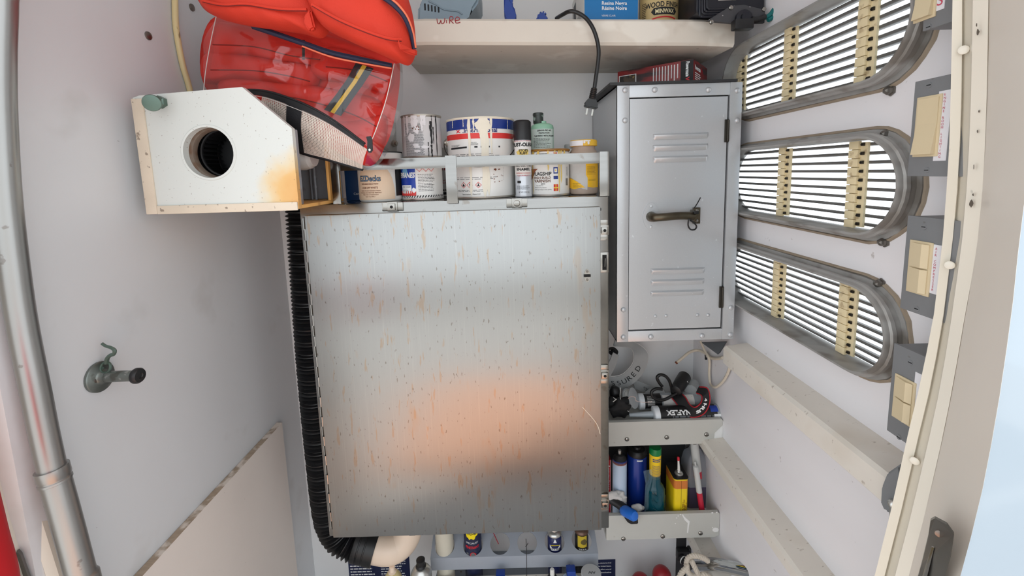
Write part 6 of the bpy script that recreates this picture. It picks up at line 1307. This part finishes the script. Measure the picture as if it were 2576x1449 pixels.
# rag and blue-handled tool
m_rag = M('rag_white', (206, 204, 202), 0.8, var=.05, scale=30)
lump('white_rag', 1552, 1250, 1.182, .024, (1.3, .6, .75), 3, m_rag, 'crumpled white rag in front of the pale aerosol', 'rag', .55, 45)
lump('white_tissue', 1606, 1277, 1.185, .016, (1.2, .6, .6), 8, m_rag, 'scrap of white tissue at the foot of the blue canister', 'tissue', .5, 60)
t = thing('blue_handled_tool', 'black tool with bright blue handle hooked over the tray lip', 'tool', P(1585, 1300, 1.145))
m = MB(); m.tube(spline([P(*q) for q in ((1528, 1252, 1.19), (1550, 1264, 1.175), (1572, 1280, 1.155), (1585, 1292, 1.14))], 6), .0125, 14); obj('shaft', m, m_blk, t)
m = MB(); a, b = P(1572, 1285, 1.150), P(1594, 1297, 1.118); m.lathe(a, b - a, [(.010, -.012), (.0145, -.006), (.0155, .004), (.015, (b-a).length), (.012, (b-a).length + .006), (.005, (b-a).length + .0085)], 22); obj('handle', m, M('handle_blue', (34, 108, 206), 0.4), t)
o_ = [P(x, y, 1.13) for x, y in ((1571, 1304), (1580, 1300), (1605, 1303), (1606, 1319), (1588, 1320), (1580, 1316))]; m = MB(); m.prism(o_, (0, .016, 0)); bmesh.ops.bevel(m.bm, geom=m.bm.edges[:], offset=.002, segments=2, affect='EDGES'); obj('clip', m, m_blk, t)
# ================================================================== spray can rack under the cabinet
m_rack = M('rack_grey', (156, 162, 172), 0.45, var=.03, scale=60)
GY = 1.205; fl_, fr_ = P(1083, 1411, GY), P(1505, 1386, GY); gx0, gx1 = fl_.x, fr_.x; gz = (fl_.z + fr_.z)/2; tl = math.tan(math.radians(24)); gd = YB - .002 - GY
rack = thing('can_rack', 'grey metal spray can rack with six round holes', 'rack', ((gx0+gx1)/2, 1.28, gz - .14))
pl = lambda x, y: Vector((x, y, gz + (y - GY)*tl)); nrm = Vector((0, -math.sin(math.radians(24)), math.cos(math.radians(24))))
hx = []
for x, y in ((1119, 1372), (1190, 1370), (1258, 1367), (1326, 1365), (1395, 1362), (1463, 1358)):
    d = ray(x, y); t_ = (pl(0, GY) - CAM).dot(nrm)/d.dot(nrm); hx.append(CAM + d*t_)
hr_ = .0315; ey = Vector((0, math.cos(math.radians(24)), math.sin(math.radians(24))))
m = MB(); m.plate([pl(gx0, GY), pl(gx1, GY), pl(gx1, YB - .002), pl(gx0, YB - .002)], [[c + Vector((1, 0, 0))*hr_*math.sin(2*PI*i/36) + ey*hr_*math.cos(2*PI*i/36) for i in range(36)] for c in hx], -nrm*.003); obj('hole_plate', m, m_rack, rack, smooth=False)
m = MB(); m.box((gx0, GY, gz - .043), (gx1, GY + .003, gz - .0005), .0008); obj('front_flange', m, m_rack, rack)
m = MB(); m.box((gx0, GY + .05, gz - .135), (gx1, YB - .002, gz - .132)); obj('floor_plate', m, m_rack, rack, smooth=False)
for x, y in ((1160, 1438), (1432, 1422)):
    c = P(x, y, GY); m = MB(); m.lathe((c.x, GY, c.z), (0, -1, 0), [(.0034, 0), (.003, .0008), (.001, .001)], 12); obj('screw', m, m_clip, rack)
base = gz - .1316
def racked(i, R, top, name, label, cat, mat, dy=0.0):
    c = hx[i]; t = thing(name, label, cat, (c.x, c.y + dy, base)); m = MB(); h = top - base
    m.lathe((c.x, c.y + dy, base), (0, 0, 1), [(R - .002, 0), (R, .002), (R, h - .014), (R - .003, h - .006), (R*.55, h - .001), (R*.5, h)], 32); obj('body', m, mat, t); return t, c.x, c.y + dy, R
zq2 = lambda x, y, Y: P(x, y, Y).z
racked(0, .0285, gz + .12, 'beige_bottle', 'plain beige bottle in the rack hole nearest the hose', 'bottle', M('bottle_beige', (206, 200, 184), 0.5))
t, cx, cy, R = racked(1, .0278, gz + .14, 'penetrant_can', 'navy spray can with yellow badge and red lettering in the rack', 'spray can', M('can_navy', (30, 36, 66), 0.35))
cm = cylmap(cx, cy, 0, R, .0006); zz = lambda y: zq2(1192, y, cy - R)
m = MB(); blot(m, cm, 0, zz(1345), .019, .019, 2, 28); obj('yellow_badge', m, M('badge_yellow', (246, 222, 20), 0.4), t, smooth=False)
c2 = cylmap(cx, cy, 0, R, .0010); m = MB(); write(m, 'WD-40', .008, c2, 0, zz(1346), bold=.03, maxw=.030); obj('badge_lettering', m, m_ink, t, smooth=False)
m = MB(); write(m, 'SPECIALIST', .0058, cm, 0, zz(1369), bold=.0, maxw=.040); obj('white_lettering', m, m_inkw, t, smooth=False)
m = MB(); write(m, 'PENETRANT', .0085, cm, 0, zz(1381), bold=.03, maxw=.045); blot(m, cm, .002, zz(1396), .0095, .0095, 3, 24); obj('red_lettering', m, M('ink_scarlet', (214, 36, 44), 0.5), t, smooth=False)
m = MB(); blot(m, c2, .002, zz(1396), .007, .007, 5, 20); rect(m, cm, -.020, -.012, zz(1399), zz(1392), 2); obj('grey_mark', m, m_inkg, t, smooth=False)
t, cx, cy, R = racked(4, .0222, zq2(1395, 1340, hx[4].y), 'lock_oil_can', 'short navy and white spray can with silver shoulder in the rack', 'spray can', M('can_navy2', (26, 34, 84), 0.35)); zz = lambda y: zq2(1397, y, cy - R)
m = MB(); m.lathe((cx, cy, zz(1352) - .004), (0, 0, 1), [(R + .0006, 0), (R + .0008, .003), (R - .003, .009), (R*.55, .012), (R*.5, .016)], 28); obj('shoulder', m, m_tin, t)
cm = cylmap(cx, cy, 0, R, .0006); c2 = cylmap(cx, cy, 0, R, .0010); m = MB(); poly(m, cm, [(-.006, zz(1366)), (.005, zz(1366)), (-.0005, zz(1356))]); poly(m, cm, [(-.018, zz(1373)), (-.010, zz(1380)), (.008, zz(1380)), (.017, zz(1373)), (.018, zz(1380)), (.012, zz(1385)), (-.012, zz(1386)), (-.018, zz(1381))]); obj('white_patch', m, m_inkw, t, smooth=False)
m = MB(); write(m, 'LOCK-EASE', .0055, c2, 0, zz(1384), bold=.03, maxw=.030); obj('lettering', m, m_ink, t, smooth=False)
m = MB(); m.tube([c2(.013*math.sin(a_), zz(1375) + .0042*math.cos(a_)) for a_ in [-1.6 + 3.2*i/14 for i in range(15)]], .0008, 6); obj('yellow_arc', m, MATS['badge_yellow'], t)
t, cx, cy, R = racked(5, .0215, zq2(1463, 1337, hx[5].y), 'brown_can', 'brown spray can with yellow square and black foot in the rack', 'spray can', M('can_black', (30, 28, 28), 0.4)); zz = lambda y: zq2(1466, y, cy - R)
cm = cylmap(cx, cy, 0, R, .0006); c2 = cylmap(cx, cy, 0, R, .0010); m = MB(); rect(m, cm, -.016, .014, zz(1378), zz(1350), 8); obj('yellow_panel', m, M('panel_mustard', (196, 172, 50), 0.45), t, smooth=False)
m = MB(); blot(m, c2, .004, zz(1364), .010, .011, 3, 20); obj('brown_disc', m, M('disc_brown', (96, 84, 40), 0.5), t, smooth=False)
m = MB(); write(m, 'BREA', .006, cm, 0, zz(1386), bold=.03, maxw=.026); obj('lettering', m, m_inkw, t, smooth=False)
m = MB(); m.lathe((cx, cy, zz(1346) - .004), (0, 0, 1), [(R + .0006, 0), (R + .0008, .003), (R - .003, .009), (R*.55, .012), (R*.5, .016)], 28); obj('shoulder', m, M('shoulder_brown', (110, 86, 74), 0.35, metal=.5), t)
a, b = P(1241, 1340, hx[2].y - .03), P(1254, 1368, hx[2].y - .03); m = MB(); m.cyl(a + (a - b)*1.5, b, .0013, seg=8); tag(obj('red_straw', m, M('straw_red', (150, 16, 40), 0.5), loc=b), 'thin red spray straw poking down over an empty rack hole', 'straw')
c = P(1323, 1352, .972); m = MB(); m.tube(spline([(c.x, .968, c.z), (c.x + .0005, .968, c.z - .03), (c.x - .001, .968, c.z - .12)], 4), .0009, 6); m.tube(spline([(c.x - .002, .967, c.z - .021), (c.x + .001, .967, c.z - .018), (c.x + .005, .967, c.z - .011)], 4), .0008, 6); tag(obj('black_string', m, m_tie, loc=(c.x, .968, c.z)), 'black string knotted on the cabinet door clamp', 'string')

# ---- notices on the back wall
m_plac = M('placard_navy', (26, 34, 74), 0.45)
def placard(x0, x1, y0, y1, label, seed, txt=None):
    a, b = P(x0, y0, YB - .002), P(x1, y1, YB - .002); t = thing('placard', label, 'sign', ((a.x+b.x)/2, YB - .001, b.z)); sl = -.035
    f = lambda u, v: Vector((a.x + u, YB - .0022, a.z + v + sl*0))
    m = MB(); W = b.x - a.x; H = b.z - a.z; m.box((a.x, YB - .002, b.z - .06), (b.x, YB - .0006, a.z)); obj('panel', m, m_plac, t, smooth=False)
    f = lambda u, v: Vector((a.x + u, YB - .0026, a.z - v)); m = MB()
    lines(m, lambda u, v: f(u, v), .006, W*.46, .020, -b.z + a.z + .05, 14, .4, seed, ragged=.3) if not txt else None
    lines(m, lambda u, v: f(u, v), W*.53, W - .006, .006, -b.z + a.z + .05, 18, .4, seed + 1, ragged=.3) if not txt else None
    if txt:
        for k, s in enumerate(txt): write(m, s, .0046, lambda u, v, k=k: f(u, .014 + k*.0125 - v), W*.5, 0, bold=.02, maxw=W*.86)
    obj('print', m, m_inkw, t, smooth=False); return t
placard(872, 1032, 1372, 1449, 'navy placard of white print below the hose elbow', 3)
placard(1396, 1548, 1412, 1449, 'navy oil discharge placard behind the rack end', 5, ['The Federal Water Pollution Control Act prohibits the discharge of oil', 'or oily waste upon or into any navigable waters of the United States,', 'The prohibition includes any discharge which may affect natural', 'resources belonging to or under the exclusive'])

# ---- things standing low in front of the rack, on a low shelf
ZLOW = .195
struct('trim_7', MB().box((-.43, 1.06, ZLOW - .015), (.235, 1.20, ZLOW)).box((-.43, 1.07, 0), (-.415, 1.19, ZLOW - .015)).box((.22, 1.07, 0), (.235, 1.19, ZLOW - .015)), m_ledge, label='low white bench shelf under the spray can rack')
def lowcan(x, ytop, R, name, label, mat, capm, capprof, Y=1.15):
    c = P(x, ytop, Y); hb = c.z - ZLOW - .0005; t = thing(name, label, 'spray can', (c.x, Y, c.z - hb)); zc = c.z
    m = MB(); m.lathe((c.x, Y, zc - hb), (0, 0, 1), [(R - .002, 0), (R, .002), (R, hb - .040), (R - .004, hb - .032), (R*.6, hb - .022), (R*.5, hb - .020)], 28); obj('body', m, mat, t)
    m = MB(); m.lathe((c.x, Y, zc - .021), (0, 0, 1), capprof, 20); obj('nozzle', m, capm, t); return t
lz_ = []
lowcan(986, 1424, .026, 'cream_spray_can', 'spray can with cream nozzle standing below the hose elbow', M('can_cream', (206, 190, 140), 0.4), m_pvc, [(.012, 0), (.0125, .004), (.0085, .006), (.008, .020), (.006, .021)])
lowcan(1058, 1410, .031, 'silver_spray_can', 'silver shouldered spray can with black claw nozzle below the rack', m_tin, m_blk, [(.015, 0), (.0155, .004), (.012, .008), (.013, .024), (.010, .026)])
lowcan(1389, 1431, .020, 'dark_spray_can', 'dark spray can with thin white nozzle under the rack', m_blk, m_plw, [(.007, 0), (.0068, .018), (.005, .021)])
def bluebottle(x, y, label):
    c = P(x, y, 1.17); hh = c.z - ZLOW - .0005; t = thing('blue_cap_bottle', label, 'bottle', (c.x, 1.17, ZLOW))
    m = MB(); m.lathe((c.x, 1.17, ZLOW + .0005), (0, 0, 1), [(.028, 0), (.030, .003), (.030, hh - .09), (.024, hh - .06), (.013, hh - .035), (.013, hh - .02)], 28); obj('body', m, M('bottle_clearblue', (190, 206, 224), 0.25), t)
    m = MB(); m.box((c.x - .0135, 1.157, c.z - .024), (c.x + .0135, 1.183, c.z), .003); obj('cap', m, m_blue, t)
bluebottle(1259, 1440, 'bottle with square blue cap below the empty rack hole with the straw'); bluebottle(1436, 1429, 'bottle with square blue cap in front of the oil discharge placard')
c = P(1487, 1449, 1.15); t = thing('marked_lid_tub', 'pale round lid with a handwritten scrawl below the rack end', 'tub', (c.x, 1.15, ZLOW)); m = MB(); m.lathe((c.x, 1.15, ZLOW + .0005), (0, 0, 1), [(.027, 0), (.028, .002), (.029, c.z + .005 - ZLOW)], 32); obj('tub', m, m_plw, t)
m = MB(); m.lathe((c.x, 1.15, c.z + .005), (0, 0, 1), [(.030, 0), (.030, .006), (.028, .008), (.02, .0082)], 32); obj('lid', m, M('lid_grey', (186, 188, 190), 0.5), t)
m = MB(); m.tube(spline([Vector((c.x - .008 + .004*i, 1.145 + .006*(i % 2), c.z + .0136)) for i in range(6)], 5), .0008, 5); obj('scrawl', m, m_ink, t)

# ---- low right: red floats, strap, chrome bar with rope
m_flt = M('float_red', (150, 26, 36), 0.45)
for x, y, r, lab in ((1665, 1448, .030, 'red round-topped float standing beside the black strap'), (1612, 1466, .030, 'red round-topped float set lower below the bottle tray')):
    c = P(x, y, 1.26); h_ = c.z - .0005; m = MB(); m.lathe((c.x, 1.26, .0005), (0, 0, 1), [(r*.7, 0), (r*.95, .004), (r, .012)] + [(r*math.cos(a_*.157), h_ + r*math.sin(a_*.157)) for a_ in range(10)], 28); tag(obj('float', m, m_flt, loc=(c.x, 1.26, 0)), lab, 'float')
t = thing('strap_buckle', 'black webbing strap with buckle hanging below the bottle tray', 'strap', P(1715, 1449, 1.25)); a, b = P(1702, 1350, 1.26), P(1727, 1560, 1.26)
m = MB(); m.box((a.x, 1.259, b.z), (P(1727, 1350, 1.26).x, 1.263, a.z), .0008); obj('webbing', m, m_web, t)
c = P(1718, 1392, 1.25); m = MB(); m.box((c.x - .022, 1.236, c.z - .018), (c.x + .020, 1.258, c.z + .018), .005); m.box((c.x + .014, 1.240, c.z - .022), (c.x + .024, 1.256, c.z + .024), .004); obj('buckle', m, m_blk, t)
a, b = P(1712, 1402, 1.235), P(1738, 1428, 1.20); m = MB(); m.lathe(a, b - a, [(.008, 0), (.0125, .003), (.0125, .012), (.011, .013), (.011, (b-a).length)], 20); obj('ferrule', m, m_blk, t); m = MB(); m.lathe(a + (b - a)*.22, b - a, [(.0128, 0), (.0132, .0015), (.0128, .003)], 20); obj('white_ring', m, m_plw, t)
m_chr = M('chrome', (200, 204, 208), 0.08, metal=1.0)
t = thing('chrome_bar', 'chrome tube with flattened bolted end wrapped in rope', 'bar', P(1900, 1449, 1.0))
pts = [P(*q) for q in ((1752, 1418, 1.14), (1800, 1420, 1.09), (1850, 1430, 1.04), (1900, 1442, .995), (1940, 1446, .96))]
m = MB(); m.tube(spline(pts, 8), .0165, 22); obj('tube', m, m_chr, t)
o_ = [P(*q) for q in ((1930, 1436, .962), (1960, 1428, .945), (1980, 1420, .935), (1986, 1424, .932), (1986, 1475, .93), (1975, 1490, .935), (1930, 1480, .96))]
m = MB(); m.prism(o_, (0, .004, .001)); obj('flattened_end', m, m_chr, t, smooth=False)
c = P(1978, 1434, .932); m = MB(); m.lathe(c, (0, -1, 0), [(.0035, 0), (.0028, .001), (.001, .0012)], 12); obj('bolt_hole', m, m_dark, t)
def ropes(paths, label):
    t = thing('mooring_rope', label, 'rope', P(1750, 1449, 1.10))
    for pth in paths:
        sp = spline([P(*q) for q in pth], 14); m = MB()
        for k in range(3):
            pp = []
            for i, p in enumerate(sp):
                tg = (sp[min(i+1, len(sp)-1)] - sp[max(i-1, 0)]).normalized(); u_ = tg.cross(Vector((0, 1, .2))).normalized(); v_ = tg.cross(u_); an = i*.55 + k*2*PI/3
                pp.append(p + (u_*math.cos(an) + v_*math.sin(an))*.0034)
            m.tube(pp, .0043, 8)
        obj('strand', m, m_ropb, t)
ropes([[(1726, 1425, 1.11), (1730, 1406, 1.105), (1748, 1398, 1.10), (1768, 1403, 1.095), (1782, 1412, 1.09)], [(1728, 1420, 1.10), (1732, 1440, 1.095), (1748, 1450, 1.09), (1770, 1446, 1.085), (1790, 1455, 1.08)], [(1740, 1412, 1.09), (1750, 1432, 1.085), (1758, 1450, 1.085), (1760, 1480, 1.085)], [(1726, 1430, 1.10), (1712, 1445, 1.10), (1702, 1470, 1.10)]], 'off-white twisted rope knotted round the chrome bar')
c = P(1868, 1412, 1.1)

# ================================================================== switch boxes by the door jamb
m_sw = M('switch_plate_grey', (122, 124, 126), 0.5, var=.05, scale=30, spots=[((90, 84, 78), 70, 0.68, 0.05, 0.5, U1)]); m_rk = M('rocker_cream', (212, 196, 162), 0.45, var=.03, scale=20); m_lab = M('tape_label', (226, 226, 230), 0.5); m_lr = M('ink_label_red', (196, 70, 92), 0.6)
SX = .530
def swbox(zt, zb, y0, y1, rk, lab, label, text, screws, double):
    t = thing('switch_box', label, 'switch', (SX + .03, (y0+y1)/2, zb))
    m = MB(); m.box((SX + .003, y0 + .001, zb + .001), (XR - .0003, y1 - .002, zt - .001)); obj('box', m, m_sw, t, smooth=False)
    m = MB(); m.box((SX, y0, zb), (SX + .004, y1, zt), .001); obj('face_plate', m, m_sw, t)
    (ra, rb, rzt, rzb) = rk
    m = MB(); m.box((SX - .002, ra, rzb), (SX, rb, rzt), .0008); fr = obj('rocker_frame', m, m_rk, t)
    n = 2 if double else 1; hh = (rzt - rzb - .006)/n
    for k in range(n):
        z0 = rzb + .003 + k*hh + (.001 if k else 0); z1 = z0 + hh - (.001 if double else 0); m = MB(); ya, yb_ = ra + .003, rb - .003
        if double: o = [(SX - .0022, ya, z0), (SX - .0035, ya, z0), (SX - .0065, ya + (yb_-ya)*.28, z0), (SX - .003, yb_, z0), (SX - .0022, yb_, z0)]; m.prism(o, (0, 0, z1 - z0))
        else: o = [(SX - .0022, ya, z0), (SX - .0075, ya, z0), (SX - .0028, ya, z0 + (z1-z0)*.55), (SX - .0032, ya, z1), (SX - .0022, ya, z1)]; m.prism(o, (0, yb_ - ya, 0))
        obj('rocker', m, m_rk, fr, smooth=False)
    la, lb, lzt, lzb = lab; m = MB(); m.box((SX - .0006, la, lzb), (SX, lb, lzt)); lo = obj('tape_label', m, m_lab, t, smooth=False)
    m = MB(); chars = [ch for ch in text]; st = (lzt - lzb - .006)/max(1, len(chars))
    for i, ch in enumerate(chars):
        if ch != ' ': write(m, ch, st*.72, planemap((SX - .0010, (la+lb)/2, lzt - .003 - st*(i + .85)), (0, -1, 0), (0, 0, 1)), 0, 0)
    if text: obj('lettering', m, m_lr, lo, smooth=False)
    for y, z in screws:
        m = MB(); m.lathe((SX, y, z), (-1, 0, 0), [(.0036, 0), (.0034, .0008), (.001, .001)], 14); s = obj('screw', m, m_sw, t); m = MB(); m.box((SX - .0014, y - .0026, z - .0005), (SX - .0008, y + .0026, z + .0005)); obj('screw_slot', m, m_dark, s, smooth=False)
    return t
def yz(x, y): p = PX(x, y, SX); return p.y, p.z
def boxfrom(zt, zb, y1, r0, r1, l0, l1, label, text, sc, dbl):
    (ya, za), (yb_, zb_) = yz(*r0), yz(*r1); (lya, lza), (lyb, lzb) = yz(*l0), yz(*l1)
    return swbox(zt, zb, y1 - .072, y1, (min(ya, yb_), max(ya, yb_), max(za, zb_), min(za, zb_)), (min(lya, lyb), max(lya, lyb), max(lza, lzb), min(lza, lzb)), label, text, [yz(*q) for q in sc], dbl)
boxfrom(1.728, 1.612, .572, (2310, -60), (2355, 41), (2361, -60), (2376, 21), 'uppermost grey switch box with cream rocker by the door jamb', 'RS', [(2337, 68)], False)
boxfrom(1.551, 1.429, .576, (2311, 246), (2360, 393), (2364, 230), (2380, 404), 'grey switch box labelled engine room lighting', 'ENGINE ROOM LIGHTING', [(2338, 214), (2332, 428)], False)
boxfrom(1.377, 1.249, .570, (2293, 602), (2338, 748), (2346, 614), (2358, 742), 'grey double switch box labelled air compresser', 'AIR COMPRESSER', [(2325, 571), (2307, 777)], True)
boxfrom(1.197, 1.066, .574, (2255, 938), (2297, 1078), (2304, 935), (2312, 1075), 'lowest grey double switch box above the ledge', '', [(2291, 912), (2262, 1100)], True)
# grey latch bracket on the jamb side of the ledge
t = thing('latch_bracket', 'dark grey rounded latch bracket low on the door jamb', 'bracket', PX(2235, 1280, .50)); 
o_ = [PX(x, y, .515) for x, y in ((2228, 1190), (2262, 1166), (2268, 1210), (2258, 1262), (2240, 1293), (2222, 1285), (2212, 1262), (2214, 1225))]; m = MB(); m.prism(o_, (.03, 0, 0)); bmesh.ops.bevel(m.bm, geom=m.bm.edges[:], offset=.003, segments=2, affect='EDGES'); obj('plate', m, m_sw, t)
c = PX(2246, 1268, .512); m = MB(); m.ball(c, .006, 14); m.cyl(c, c + Vector((.002, 0, -.02)), .004, seg=10); obj('catch', m, m_tin, t)
# bolts on the jamb
for x, y, Y, lab in ((2429, 122, .497, 'cream bolt head high on the moulded jamb'), (2393, 670, .497, 'cream bolt head midway on the moulded jamb'), (2304, 1168, .497, 'cream bolt head low on the moulded jamb')):
    c = P(x, y, Y); m = MB(); m.lathe(c + Vector((.004, .006, 0)), (-.75, -.65, 0), [(.0050, 0), (.0047, .0008), (.0035, .0014), (.001, .0016)], 18); tag(obj('jamb_bolt', m, m_jamb, loc=c), lab, 'bolt')
